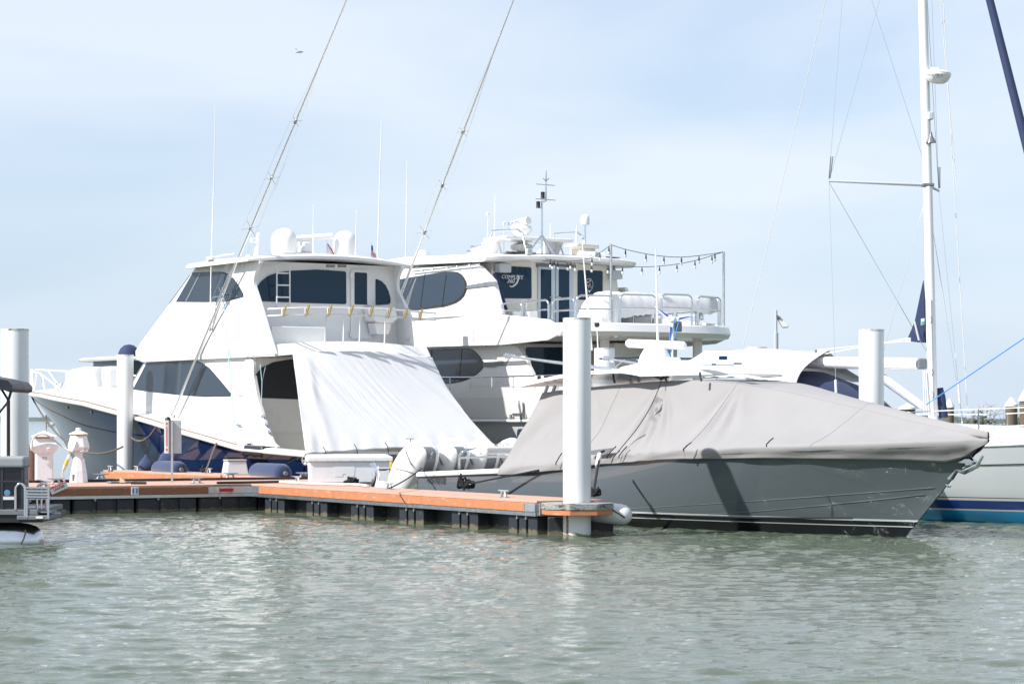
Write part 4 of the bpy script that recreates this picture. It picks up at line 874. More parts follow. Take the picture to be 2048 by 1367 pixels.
# foredeck gear
mb = MB(SF); rows = []
for x, hw, z in ((20.9, .30, 3.35), (20.6, .45, 3.62), (19.3, .55, 3.70), (18.4, .45, 3.66), (18.3, .4, 3.3)): rows.append([(x, -hw, 2.85), (x, -hw, z - .12), (x, -hw * .6, z), (x, hw * .6, z), (x, hw, z - .12), (x, hw, 2.85)])
mb.grid(rows, cap=True); mb.build('deck_module', WHITE, sy, smooth=40)
MB(SF).grid([[(17.55, -.28, 2.85), (18.05, -.28, 2.85), (18.05, .28, 2.85), (17.55, .28, 2.85)], [(17.45, -.30, 3.55), (18.12, -.30, 3.55), (18.12, .30, 3.55), (17.45, .30, 3.55)], [(17.5, -.22, 3.68), (18.1, -.22, 3.68), (18.1, .22, 3.68), (17.5, .22, 3.68)]], closeu=True, cap=True).build('windlass_console', WHITE, sy, bevel=.03)
MB(SF).lathe((22.2, 0, 2.95), [(.14, 0), (.14, .08), (.09, .12), (.12, .25), (0, .28)], 14).build('windlass', STEEL, sy, smooth=50)
# black mat over the gunwale
mb = MB(SF); rows = []
for i in range(9):
    x = 3.30 - 1.02 * i / 8; y0 = shb(x)
    rows.append([(x, y0 + .062, shz(x) - .19 - .02 * math.sin(i * 1.7)), (x, y0 + .075, shz(x) - .04), (x, y0 + .05, shz(x) + .072), (x, y0 - .10, shz(x) + .085), (x, y0 - .34, shz(x) + .075 + .01 * math.sin(i))])
mb.grid(rows); o = mb.build('gunwale_mat', BLACKV, smooth=60); s_ = o.modifiers.new('thick', 'SOLIDIFY'); s_.thickness = .02
tag(o, 'black mat draped over the cockpit gunwale of the navy yacht', 'mat')
from mathutils import noise as mnoise
def mathutils_noise(u, v): return mnoise.noise(Vector((u * 6 - v * 2.2, v * 1.6, 3.3))) + .5 * mnoise.noise(Vector((u * 15 - v * 5, v * 3, 8.1)))
# white cockpit sunshade
mb = MB(SF); nu, nv = 220, 60; rows = []
for j in range(nv + 1):
    v = j / nv; row = []
    for i in range(nu + 1):
        u = i / nu; y_t = lerp(1.93, -2.38, u); kt = 1 - (y_t / 2.36) ** 2
        P0 = Vector((2.30 - .22 * max(kt, 0) ** .8, y_t, 3.66 + .13 * kt)); P1 = Vector((-.06, lerp(2.78, -2.86, u), 1.12 + .20 * u + .05 * math.sin(math.pi * u)))
        p = P0.lerp(P1, v); e = math.sin(math.pi * v) ** .8
        bow = .16 * e * math.sin(math.pi * u) ** .5                     # a little belly
        nf = .5 + .9 * mathutils_noise(u, v)
        f = .022 * nf * math.sin(38 * (u * .9 - v * .42) + 1.5 * math.sin(7 * u)) * (.35 + .65 * math.sin(3.1 * u + 1.0) ** 2) * (1 - v) ** .6 * min(1, v * 6)
        f += .009 * nf * math.sin(125 * (u * .9 - v * .33) + 2 * math.sin(11 * u)) * math.exp(-((u - .45) / .35) ** 2) * (1 - v) ** .8 * min(1, v * 8)
        f += .06 * math.exp(-((u - .07 - .05 * v) / .035) ** 2) * e - .045 * math.exp(-((u - .13 + .05 * v) / .03) ** 2) * e ** 1.5 * v
        f += .003 * nf * math.sin(210 * (u - v * .3) + 3 * math.sin(17 * u)) * (1 - .5 * v) * min(1, v * 8)
        f += .03 * math.exp(-((u - .03) / .03) ** 2 - ((v - .9) / .12) ** 2) + .012 * math.sin(60 * u) * max(0, v - .82) / .18
        p += Vector((-.78, 0, .62)) * (f - bow * .35) ; p.y += .10 * e * (1 if u < .02 else 0) * 0
        if u > .9: p.y += .22 * e * ((u - .9) / .1) ** 2
        row.append(tuple(p))
    rows.append(row)
mb.grid(rows); o = mb.build('cockpit_sunshade', CANVS, smooth=70); s_ = o.modifiers.new('thick', 'SOLIDIFY'); s_.thickness = .008
tag(o, 'large white canvas sunshade stretched over the stern cockpit of the navy yacht', 'boat cover')
for k in range(6):
    u = .10 + .16 * k; y = lerp(2.78, -2.86, u); z = 1.12 + .2 * u + .05 * math.sin(math.pi * u)
    MB(SF).tube([(-.02, y + .05, z + .16), (-.07, y, z + .05), (-.08, y - .02, z - .12)], .010, 5).build('tie_cord', ROPEB, o)
# stern lines and bow line
mb = MB(); mb.tube(sag(SF(24.6, .1, 2.95), at(245, 893, 66.0), .9) , .028, 6); tag(mb.build('bow_mooring_line', ROPET, smooth=60), 'long dark line sagging from the yacht bow to the far pile', 'rope')
mb = MB(); mb.tube(sag(at(262, 874, 68.6), SF(8.6, 2.78, 1.85), .25), .03, 6); tag(mb.build('spring_mooring_line', ROPET, smooth=60), 'brown line from the far pile up to the navy hull', 'rope')
mb = MB(); mb.tube([SF(4.9, 2.79, 1.38), onz(411, 944, ZD + .1)], .022, 6); tag(mb.build('breast_mooring_line', ROPET, smooth=60), 'straight tan line from the navy yacht down to a finger dock cleat', 'rope')
mb = MB(); mb.tube([SF(.4, 2.80, 1.0), SF(1.5, 2.98, .62)], .016, 6); tag(mb.build('fender_lanyard', ROPEB, smooth=60), 'thin black lanyard at the navy yacht stern', 'rope')
# ================================================================ white motor yacht behind
my = thing('motor_yacht', 'tall white motor yacht with glass doors and railed upper deck, behind the navy yacht', 'yacht', MY(8, 0, 0))
MYH = zbands('hull_pale_grey', [(-1, (.05, .06, .08)), (.10, (.05, .06, .08)), (.25, (.44, .45, .45)), (1.93, (.05, .05, .06)), (1.975, (.62, .62, .61)), (2.6, (.70, .70, .69))], .25, .4)
sidesM = hull(MY, 24, [(19, -.6), (20, 0), (22, 2), (24, 3.4)], [0, .15, .28, .5, .75, 1], [.05, 2.0, 2.45, 2.62, 2.72, 2.78], -.6, ([0, 6, 14, 24], [2.88, 2.9, 3.1, 3.5]), s0=(.3, .4), transom=.97, ns=36)
hull_mesh(MY, sidesM).build('hull', MYH, my, smooth=30)
ms = sidesM[0][-1]
mb = MB(MY); mb.grid([[(x, y * k, 2.05 if x < 14 else z - .1) for k in (.985, .5, 0, -.5, -.985)] for x, y, z in ms]); mb.build('main_deck', WHITE, my, smooth=30)
for sg in (1, -1):
    MB(MY).tube([(x, sg * y, z + .30) for x, y, z in ms if x < 19], .025, 8).build('bulwark_rail', STEEL, my, smooth=50)
    MB(MY).tube([(x, sg * (y + .03), 1.955 + max(0, x - 10) * .035) for x, y, z in ms if x < 21], .045, 8).build('rub_rail', PAINT, my, smooth=60)
    for k in range(14):
        x = .8 + k * 1.08; y = interp(x, [p[0] for p in ms], [p[1] for p in ms]); MB(MY).tube([(x, sg * y, 2.85), (x, sg * y, 3.2)], .02, 6).build('rail_post', STEEL, my)
# hull gate, vents and porthole
p = MY.Y(1019, 800, 2.77); q = MY.Y(1045, 826, 2.77); mb = MB(MY); mb.prism(round_poly([(p[0], 2.79, p[2]), (q[0], 2.79, p[2]), (q[0], 2.775, q[2]), (p[0], 2.775, q[2])], .08), (0, -.02, 0)); mb.build('boarding_gate', MYH, my, bevel=.004)
for px in (1021, 1042): p = MY.Y(px, 834, 2.77); MB(MY).box((p[0] - .05, 2.74, p[2] - .08), (p[0] + .05, 2.785, p[2] + .08)).build('scupper', GREYP, my, bevel=.01)
p = MY.Y(1046, 873, 2.66); mb = MB(MY); mb.prism(round_poly([(p[0] - .24, 2.70, p[2] - .22), (p[0] + .24, 2.70, p[2] - .22), (p[0] + .24, 2.70, p[2] + .22), (p[0] - .24, 2.70, p[2] + .22)], .12), (0, -.2, 0)); mb.build('porthole', GLASS, my)
# main salon
lowm = [plan(4.1, 17, 2.38, 2.0, 1.5), plan(4.1, 16.5, 2.36, 3.0, 1.4), plan(4.1, 15.5, 2.30, 4.15, 1.3)]
ringwall(MY, lowm).build('salon_wall', WHITE, my, smooth=35)
wl = [(800, 702), (852, 700), (900, 699), (936, 698), (944, 700), (951, 705), (958, 713), (966, 724), (966, 733), (961, 740), (952, 748), (940, 755), (924, 761), (905, 764.5), (889, 766), (800, 766)]
side_panel(MY, lowm, wl, .012, 'salon_window', GLASSG, my)
for px in (861, 921): side_panel(MY, lowm, [(px + 2, 699), (px + 3.5, 699), (px - 3, 764 - (px - 861) * .05), (px - 4.5, 764 - (px - 861) * .05)], .018, 'window_mullion', PBLACK, my, .01)
side_panel(MY, lowm, [(966, 724), (1001, 722.5), (1001, 731), (966, 733)], .014, 'dark_band', GREYP, my)
wing = [(4.3, 4.1), (3.3, 4.05), (2.75, 3.62), (2.72, 3.5), (2.45, 3.2), (2.22, 2.6), (2.2, 2.05), (4.3, 2.05)]
for sg in (1, -1):
    MB(MY).prism(round_poly([(x, sg * 2.395, z) for x, z in wing], [0, .2, .1, .05, .3, .3, .02, 0]), (0, -sg * .12, 0)).build('salon_wing', WHITE, my, bevel=.04, segs=3)
p = MY.Y(966, 724, 2.41); q = MY.Y(1034, 729, 2.41)
MB(MY).prism([(p[0], 2.412, p[2]), (2.83, 2.412, MY.Y(1030, 721, 2.41)[2]), (2.70, 2.412, q[2]), (p[0], 2.412, MY.Y(966, 733, 2.41)[2])], (0, -.02, 0)).build('dark_band', GREYP, my)
p = MY.Y(999, 783, 2.42); MB(MY).lathe((p[0], 2.40, p[2]), [(.055, 0), (.055, .025), (.035, .03), (.03, .01), (0, .01)], 14, axis=MY(0, 1, 0) - MY(0, 0, 0)).build('deck_light', STEEL, my, smooth=50)
MB(MY).box((4.03, -2.2, 2.0), (4.09, 2.2, 4.1)).build('salon_bulkhead', CREAM, my)
aft_panel(MY, [(p.x, p.y) for p in round_poly([(1052, 694, 0), (1170, 694, 0), (1170, 790, 0), (1052, 790, 0)], 4)], 4.02, 'salon_window', GLASS, my)
aft_panel(MY, [(1180, 700), (1235, 700), (1235, 790), (1180, 790)], 4.02, 'salon_window', GLASS, my)
# upper deck: bulwark and crowned aft edge
def deckring(z, grow):
    pts = []
    for i in range(21):
        y = 2.75 - 5.75 * i / 20; k = 1 - abs((y + .12) / 2.88) ** 3.0
        pts.append((.75 - .95 * max(k, 0) ** .55 - grow, y * (1 + grow * .02), z))
    return [(13.0, 2.75, z)] + [(8.0, 2.75 + grow * .1, z)] + pts + [(13.0, -3.0, z)]
mb = MB(MY); mb.grid([deckring(4.20, -.5), deckring(4.24, 0), deckring(4.36, .10), deckring(4.55, .02), deckring(4.60, -.12)], closeu=True, cap=True); mb.build('upper_deck', WHITE, my, smooth=35)
blw = [(.95, 4.60), (1.2, 4.70), (3.7, 4.93), (4.16, 4.97), (4.4, 5.2), (4.95, 5.62), (5.0, 5.9), (9.5, 5.95), (13, 5.5), (13, 4.1), (7.7, 4.10), (3.54, 4.06), (1.2, 4.13), (.62, 4.28)]
for sg, yy in ((1, 2.772), (-1, 3.02)):
    P_ = [(x, sg * (yy - max(0, z - 4.9) * .35), z) for x, z in blw]
    MB(MY).prism(P_, (0, -sg * .10, 0)).build('bulwark', WHITE, my, bevel=.03, segs=3)
# upper house
XU = 4.9
uprm = [plan(XU, c + 1.4, h_, z, 1.4, 12) for c, h_, z in ((12.4, 2.36, 4.55), (12.2, 2.33, 5.2), (11.2, 2.24, 5.9), (10.2, 2.14, 6.52))]
ringwall(MY, uprm).build('upper_house_wall', CREAM, my, smooth=35)
side_panel(MY, uprm, [(930, 571), (930, 577), (985, 571), (996, 571.5), (990, 563), (980, 562.5)], .385, 'dark_band', GREYP, my, .04)
wu = [(770, 575), (797, 559), (822, 554.5), (888, 545), (905, 544), (913, 545), (920, 549), (925, 555), (929, 563), (930.5, 572), (929, 580), (925, 589), (918, 597), (908, 603), (897, 607), (883, 610), (819, 619.5), (770, 625)]
side_panel(MY, uprm, wu, .40, 'upper_window', GLASSG, my, .03)
side_panel(MY, uprm, [(770, 540), (955, 528), (985, 560), (1003, 628), (770, 640)], .365, 'upper_side_wall', WHITE, my, .16, bevel=.03)
for px in (843, 886): side_panel(MY, uprm, [(px + 5, 549), (px + 6.5, 549), (px - 2, 614), (px - 3.5, 614)], .41, 'window_mullion', PBLACK, my, .01)
# roof with curved aft brow
def roofring(z, g):
    pts = []
    for i in range(21):
        y = 2.62 - 5.24 * i / 20; k = 1 - abs(y / 2.62) ** 2.6; pts.append((4.55 - .75 * k ** .6 - g, y * (1 + g * .02), z - .05 * abs(y / 2.62) ** 2))
    return [(11.4, 2.1, z + .1), (9, 2.6, z + .08)] + pts + [(9, -2.6, z + .08), (11.4, -2.1, z + .1)]
mb = MB(MY); mb.grid([roofring(6.50, -.15), roofring(6.54, 0), roofring(6.62, .05), roofring(6.68, -.2), roofring(6.74, -.8)], closeu=True, cap=True); roof = mb.build('roof', WHITE, my, smooth=35)
MB(MY).tube([MY.Y(824, 543, 2.62), MY.Y(959, 528, 2.62)], .022, 6).build('awning_track', STEEL, roof)
for px in (845, 866, 895, 915, 940): p = MY.Y(px, 543 - (px - 824) * .11, 2.63); MB(MY).box((p[0] - .03, p[1] - .03, p[2] - .03), (p[0] + .03, p[1] + .03, p[2] + .03)).build('track_clip', PAINT, roof)
# aft bulkhead of the upper house
XW = XU - .004
def rp(a, r): return [(p.x, p.y) for p in round_poly([(x, y, 0) for x, y in a], r)]
wA = aft_panel(MY, rp([(990, 531), (1062.5, 534.5), (1063, 597), (990, 596)], 4), XW, 'upper_aft_window', GLASS, my, bevel=.004)
wB = aft_panel(MY, rp([(1155, 540), (1205, 541.5), (1205, 600), (1155, 599)], 4), XW, 'upper_aft_window', GLASS, my, bevel=.004)
MB(MY).box((XW - .05, 1.72, MY.X(985, 545, XU)[2]), (XW - .32, 2.12, MY.X(985, 527, XU)[2])).build('speaker_box', LGREY, my, bevel=.02)
MB(MY).box((XW - .05, -2.2, MY.X(1210, 558, XU)[2]), (XW - .30, -1.85, MY.X(1210, 541, XU)[2])).build('speaker_box', LGREY, my, bevel=.02)
aft_panel(MY, [(1072, 527), (1147, 530), (1147, 537), (1072, 534)], XW, 'door_header', GREYP, my, .03)
for a, b in ((1075, 1109), (1111, 1145)):
    d_ = aft_panel(MY, [(a, 533), (b, 535), (b, 652), (a, 652)], XW, 'door', mat('pale_blue_aluminium_%d' % a, (.50, .58, .64), .35, metal=.3), my, .035, bevel=.006)
    aft_panel(MY, [(a + 6.5, 538), (b - 6.5, 539.5), (b - 6.5, 651), (a + 6.5, 651)], XW - .037, 'door_pane', GLASS, d_, .006)
    hx = b - 3 if a < 1100 else a + 3; p = MY.X(hx, 594, XW - .06); q = MY.X(hx + (-7 if a < 1100 else 7), 594, XW - .06); MB(MY).tube([(XW - .03,) + tuple(p[1:]), p, q], .015, 6).build('handle', STEEL, d_)
rv, uv = (Vector(MY(0, -1, 0)) - MY(0, 0, 0)), Vector((0, 0, 1))
p = MY.X(1024, 554, XW - .016); text('lettering', 'COMPLETE', PWHITE, .15, MY(*p), rv, uv, wA, shear=.3, label='white lettering COMPLETE 360')
p = MY.X(1021, 562, XW - .016); text('lettering', '360', PWHITE, .17, MY(*p), rv, uv, wA, shear=.3)
arc = [(1033, 550.5), (1036, 551), (1036.5, 556), (1034, 564), (1029, 570), (1023, 573), (1019, 571)]
pts = smooth_poly([MY.X(a, b, XW - .018) for a, b in arc], 4); mb = MB(MY); mb.tube(pts, [lerp(.006, .03, math.sin(math.pi * i / (len(pts) - 1))) for i in range(len(pts))], 6); mb.build('swoosh', PWHITE, wA)
# oval crest on the right window
c = MY.X(1178.5, 569, XW - .016)
def oval(rx, rz, off, m, nm, par, th=.003):
    mb = MB(MY); mb.prism([(c[0] - off, c[1] + rx * math.cos(2 * math.pi * k / 28), c[2] + rz * math.sin(2 * math.pi * k / 28)) for k in range(28)], (-th, 0, 0)); return mb.build(nm, m, par)
ov = oval(.135, .185, 0, PWHITE, 'crest', wB); oval(.122, .170, .004, GLASS, 'crest_field', ov)
rng = random.Random(5)
for k in range(22):
    a = rng.uniform(0, 6.28); r_ = rng.uniform(.1, .95); y_ = c[1] + .105 * r_ * math.cos(a); z_ = c[2] + .145 * r_ * math.sin(a); w_ = rng.uniform(.012, .03)
    mb = MB(MY); mb.prism([(c[0] - .008, y_ + w_ * math.cos(t + k) * rng.uniform(.6, 1.2), z_ + w_ * math.sin(t + k) * rng.uniform(.6, 1.2)) for t in (0, 1.3, 2.5, 3.8, 5)], (-.002, 0, 0)); mb.build('crest_mark', (PWHITE, PGREY, mat('crest_tan%d' % k, (.45, .28, .16), .5))[k % 3], ov)
mb = MB(MY); mb.prism([(c[0] - .001, c[1] + a, c[2] + b) for a, b in ((-.04, -.18), (.04, -.18), (0, -.245))], (-.003, 0, 0)); mb.build('crest_mark', PWHITE, ov)
# blue string of lights on the left post
MB(MY).tube([MY.X(988, 546, XU - .35), MY.X(998, 570, XU - .42), MY.X(1007, 600, XU - .5), MY.X(1013, 622, XU - .6)], .05, 8).build('blue_light_rope', CANVN, my)
# deck lockers seen between rails
for a, b in ((1018, 1035), (1050, 1068)): p = MY.X(a, 622, 4.2); q = MY.X(b, 634, 4.2); MB(MY).box((4.0, q[1], 4.6), (4.5, p[1], p[2])).build('deck_locker', PAINT, my, bevel=.02)
# hoop rails round the upper deck
def hoop_pts(P0, P1, z0a, z0b, zt):
    a0 = Vector((*P0, z0a)); b0 = Vector((*P1, z0b)); a1 = Vector((*P0, zt)); b1 = Vector((*P1, zt)); k = .13
    dx = (b1 - a1).normalized() * k
    return [a0, a1 - Vector((0, 0, k)), a1 - Vector((0, 0, k * .4)) + dx * .25, a1 + dx, b1 - dx, b1 - Vector((0, 0, k * .4)) - dx * .25, b1 - Vector((0, 0, k)), b0]
sideh = [(1003, 1044, 606), (1051, 1097, 601), (1103, 1149, 597)]
for a, b, yt in sideh:
    p, q = MY.Y(a, yt, 2.62), MY.Y(b, yt, 2.62); zl = MY.Y(a, 640, 2.62)[2]; zt_ = (p[2] + q[2]) / 2
    za, zb = interp(p[0], [.9, 3.7], [4.68, 4.92]), interp(q[0], [.9, 3.7], [4.68, 4.92])
    h_ = MB(MY).tube(hoop_pts(p[:2], q[:2], za, zb, zt_), .030, 8).build('rail_hoop', STEEL, my, smooth=60); zm = (max(za, zb) + zt_) / 2 - .05
    MB(MY).tube([(*p[:2], zm), (*q[:2], zm)], .024, 8).build('rail_bar', STEEL, h_, smooth=60)
def aftx(y):
    k = max(0, 1 - abs((y + .12) / 2.88) ** 3.0); return .95 - .95 * k ** .55 
for a, b, yt in ((1158, 1217, 591), (1229, 1299, 590), (1310, 1372, 590), (1385, 1443, 594)):
    p, q = MY.X(a, yt, .3), MY.X(b, yt, .3); ya, yb = min(p[1], 2.6), max(q[1], -2.75)
    P0, P1 = (aftx(ya), ya), (aftx(yb), yb); zt_ = (p[2] + q[2]) / 2
    h_ = MB(MY).tube(hoop_pts(P0, P1, 4.56, 4.56, zt_), .030, 8).build('rail_hoop', STEEL, my, smooth=60)
    MB(MY).tube([(*P0, zt_ - .36), (*P1, zt_ - .36)], .024, 8).build('rail_bar', STEEL, h_, smooth=60)
for k in range(4):
    x0_ = .9 + 1.05 * k; h_ = MB(MY).tube(hoop_pts((x0_, -2.85), (x0_ + .9, -2.85), 4.58, 4.58, 5.42), .030, 8).build('rail_hoop', STEEL, my, smooth=60); MB(MY).tube([(x0_, -2.85, 5.05), (x0_ + .9, -2.85, 5.05)], .024, 8).build('rail_bar', STEEL, h_, smooth=60)
# rear fascia clips and lights
for px in (1233, 1315, 1390, 1461):
    p = MY.X(px, 665, -.1); x = aftx(p[1]) - .13; MB(MY).box((x - .05, p[1] - .05, p[2] - .14), (x + .03, p[1] + .05, p[2] + .14)).build('fascia_clip', STEEL, my, bevel=.02)
for px, py in ((1248, 660), (1459, 667)):
    p = MY.X(px, py, -.2); x = aftx(p[1]) - .18; MB(MY).box((x - .08, p[1] - .12, p[2] - .06), (x + .04, p[1] + .12, p[2] + .06)).build('deck_flood_light', PAINT, my, bevel=.02)
for px in (1209, 1395): p = MY.X(px, 700, .9); MB(MY).lathe((.9, p[1], 1.9), [(.135, 0), (.135, 2.36)], 16).build('deck_post', WHITE, my, smooth=40)
p0, p1 = MY.X(1234, 690, 2.2), MY.X(1272, 735, 1.4)                       # stairs under the deck
for e in (0, .62): MB(MY).tube([(2.6, p0[1] - e, 4.15), (1.3, p0[1] - .35 - e, 2.5)], .05, 6).build('stair_stringer', LGREY, my)
for k in range(6): t = k / 6; MB(MY).box((2.45 - 1.2 * t, p0[1] - .66 - .3 * t, 4.0 - 1.5 * t), (2.75 - 1.2 * t, p0[1] + .02 - .3 * t, 4.05 - 1.5 * t)).build('stair_tread', CREAM, my)
MB(MY).box((2.2, -2.4, 2.0), (3.9, -.2, 4.15)).build('stair_housing', CREAM, my, bevel=.05)
# radar arch and roof gear
for sg in (1, -1):
    P_ = [(MY.Y(px, py, 1.2)[0], sg * 1.2, MY.Y(px, py, 1.2)[2]) for px, py in ((918, 521), (944, 505), (966, 481), (984, 474), (994, 477), (976, 518))]
    MB(MY).prism(P_, (0, -sg * .22, 0)).build('arch_leg', WHITE, roof, bevel=.04)
a = MY.Y(970, 480, 1.2)
MB(MY).box((a[0] - 1.1, -1.2, a[2] - .03), (a[0] + .1, 1.2, a[2] + .07)).build('arch_top', WHITE, roof, bevel=.04)
for sg in (1, -1):
    MB(MY).tube([(a[0] - .1, sg * 1.1, a[2] + .05), (a[0] - .25, sg * 1.1, a[2] + .26), (a[0] - 1.5, sg * 1.05, a[2] + .22), (a[0] - 1.75, sg * 1.05, a[2] + .1), (a[0] - 2.0, sg * 1.05, 6.7)], .03, 8).build('arch_rail', STEEL, roof, smooth=50)
    MB(MY).tube([(a[0] - .5, sg * 1.1, a[2]), (a[0] - .8, sg * 1.1, 6.7)], .025, 8).build('arch_brace', STEEL, roof)
def horn(px, py):
    c = MY.Y(px, py, 1.8); MB(MY).lathe(c, [(.10, 0), (.085, .03), (.04, .12), (.025, .4), (.03, .44)], 14, axis=MY(-1, 0, .18) - MY(0, 0, 0)).build('horn', CHROME, roof, smooth=50)
horn(946, 497); horn(938, 506)
xr = 6.6; c = MY.X(1043, 505, xr)
r1 = MB(MY).lathe((xr, c[1], MY.X(1043, 503, xr)[2]), [(.12, 0), (.30, .03), (.34, .11), (.32, .20), (.16, .25), (.1, .26)], 18).build('radar_pedestal', PAINT, roof, smooth=40)
MB(MY).tube([(xr, c[1] + .55, MY.X(1043, 505, xr)[2]), (xr, c[1] - .5, MY.X(1043, 505, xr)[2])], .03, 8).build('radar_bracket', STEEL, r1)
r2 = MB(MY).lathe((xr, c[1], MY.X(1043, 468, xr)[2]), [(.2, -.03), (.22, .0), (.30, .08), (.32, .16), (.28, .24), (.1, .27), (.08, .34)], 18).build('radar_pedestal', PAINT, roof, smooth=40)
p0, p1 = MY.X(1025.5, 449, xr + .35), MY.X(1057, 441, xr - .35); scn = MB(MY).tube([p0, p1], .115, 14).build('radar_scanner', PAINT, r2, smooth=50)
v_ = (MY(*p1) - MY(*p0)).normalized(); mid = (MY(*p0) + MY(*p1)) / 2; nrm = Vector((v_.y, -v_.x, 0)).normalized()
text('lettering', 'FURUNO', BLUE, .14, mid + nrm * .118 - v_ * .15 + Vector((0, 0, .01)), v_, (0, 0, 1), scn)
p = MY.X(1084, 520, 5.2)                                                 # instrument mast
yb = p[1]; mast_ = MB(MY).tube([(5.2, yb, 6.7), (5.2, yb, MY.X(1084, 401, 5.2)[2])], .032, 8).build('instrument_mast', STEEL, roof, smooth=50)
MB(MY).tube([(5.2, yb, MY.X(1084, 404, 5.2)[2]), (5.2, MY.X(1092, 400, 5.2)[1], MY.X(1092, 402, 5.2)[2]), (5.2, MY.X(1092, 400, 5.2)[1], MY.X(1092, 362, 5.2)[2])], .026, 8).build('offset_arm', STEEL, mast_, smooth=50)
MB(MY).tube([MY.X(1092, 362, 5.2), MY.X(1092.5, 341, 5.2)], [.016, .006], 6).build('aerial', BLACK, mast_)
for a_, b_ in (((1092, 362), (1086, 356.5)), ((1092, 362), (1098, 356.5)), ((1072, 368), (1110, 371)), ((1071, 397.5), (1111, 400.5))): MB(MY).tube([MY.X(*a_, 5.2), MY.X(*b_, 5.2)], .010, 5).build('aerial', GREYP, mast_)
for px, y0_, y1_ in ((1085.5, 397, 384), (1076.5, 416, 403)):
    p = MY.X(px, y0_, 5.2); q = MY.X(px, y1_, 5.2); MB(MY).lathe((5.2, p[1], p[2]), [(.07, 0), (.06, .03), (.06, q[2] - p[2] - .03), (.065, q[2] - p[2]), (.02, q[2] - p[2] + .01)], 12).build('navigation_light', BLACK, mast_, smooth=40)
tp_ = MY.X(1084, 470, 5.2)
for px, x in ((1052, 5.0), (1113, 4.5), (1108, 6.4)): MB(MY).tube([tp_, (x, MY.X(px, 514, x)[1], 6.68)], .024, 8).build('mast_stay', STEEL, mast_)
MB(MY).tube([MY.X(1170.5, 500, 4.9), MY.X(1170.5, 447, 4.9)], .026, 8).build('dome_pole', STEEL, roof)
p = MY.X(1170.5, 449, 4.9); MB(MY).lathe(p, [(.05, -.03), (.12, 0), (.13, .05), (.13, .17), (.115, .24), (.07, .285), (0, .30)], 18).build('gps_dome', PAINT, roof, smooth=50)
whip(MY, [MY.X(1153, 520, 5), MY.X(1153, 460, 5), MY.X(1154, 450, 5)], roof, .03)
for b_, t_, x in (((975, 486), (976, 428), 7.2), ((989, 480), (990.5, 388), 7.0), ((1008, 514), (1008, 448), 6.3), ((1100, 500), (1101, 447), 6.0)): whip(MY, [MY.X(*b_, x), MY.X(*t_, x)], roof, .022, m=PAINT)
for px, py, x in ((975.5, 430, 7.2), (1008, 449, 6.3)): p = MY.X(px, py, x); MB(MY).lathe(p, [(.03, -.03), (.055, 0), (.05, .07), (0, .09)], 10).build('gps_puck', PAINT, roof, smooth=50)
p = MY.X(1140, 520, 4.8); q = MY.X(1186, 490, 4.8); MB(MY).box((4.6, MY.X(1184, 500, 4.8)[1], 6.66), (5.3, MY.X(1158, 500, 4.8)[1], q[2])).build('roof_locker', CREAM, roof, bevel=.05)
MB(MY).prism([(4.5, MY.X(a, 0, 4.8)[1], MY.X(1160, b, 4.8)[2]) for a, b in ((1139, 494), (1145, 488), (1187, 489), (1187, 497), (1158, 497), (1150, 495))], (.7, 0, 0)).build('roof_locker_lid', CREAM, roof, bevel=.02)
MB(MY).tube([MY.X(1160, 513, 4.4), MY.X(1205, 516, 4.4)], .17, 14).build('liferaft_canister', PAINT, roof, smooth=50)
dome(MY, 831, 857, 500, 521, 9.5, roof)
for px in (1060, 1195): p = MY.X(px, 514, 4.0); MB(MY).box((4.0, p[1] - .09, 6.66), (4.12, p[1] + .09, 6.82)).build('flood_light', LGREY, roof, bevel=.02)
MB(MY).box((4.3, -1.9, 6.70), (5.2, 1.9, 6.72)).build('wiring_tray', BLACK, roof)
# covered tender on the upper deck
tn = thing('covered_tender', 'long white tarpaulin over a tender on the motor yacht upper deck', 'boat cover', MY(1.6, -.6, 4.6))
a0 = MY.X(1183, 600, 1.5)[1]; rows = []
prof = [(0, .50, 4.95, 4.85), (.05, .55, 5.40, 5.28), (.10, .55, 5.53, 5.42), (.15, .50, 5.54, 5.44), (.20, .30, 5.53, 5.45), (.35, .24, 5.52, 5.44), (.55, .22, 5.50, 5.42), (.75, .20, 5.48, 5.40), (.93, .20, 5.46, 5.38), (1.0, .12, 5.36, 5.3)]
yend = MY.X(1433, 600, 1.3)[1]
PT = [q[0] for q in prof]
for ii in range(49):
    t = ii / 48; hw, zt_, zs = (interp(t, PT, [q[c_] for q in prof]) for c_ in (1, 2, 3)); wv_ = .03 * math.sin(ii * 1.9) + .02 * math.sin(ii * .83 + 1)
    y = lerp(a0, yend, t); xc = lerp(1.75, 1.35, t); zbm = interp(t, [0, .15, .22, .5, .8, .93, 1], [4.60, 4.60, 4.82, 4.98, 5.06, 4.96, 5.1]); w_ = wv_; zt_ += .35 * wv_; zs += .3 * wv_ * math.sin(ii); hw *= 1 + wv_ * .8
    rows.append([(xc + hw, y, zbm), (xc + hw * 1.02, y, lerp(zbm, zs, .5) + w_), (xc + hw * .8, y, zs), (xc + .12, y, zt_), (xc - .12, y, zt_), (xc - hw * .8, y, zs), (xc - hw * 1.04, y, lerp(zbm, zs, .5) - w_), (xc - hw, y, zbm - abs(w_))])
mb = MB(MY); mb.grid(rows, cap=True); o = mb.build('tarpaulin', CANVW, tn, smooth=50)
MB(MY).tube([(1.3, lerp(a0, yend, .86), 5.15), (1.3, lerp(a0, yend, .86), 4.95)], .012, 5).build('hook_line', STEEL, tn); MB(MY).lathe((1.3, lerp(a0, yend, .87), 4.80), [(.05, 0), (.08, .03), (.08, .12), (.05, .15)], 10).build('hook_weight', STEEL, tn, smooth=40)
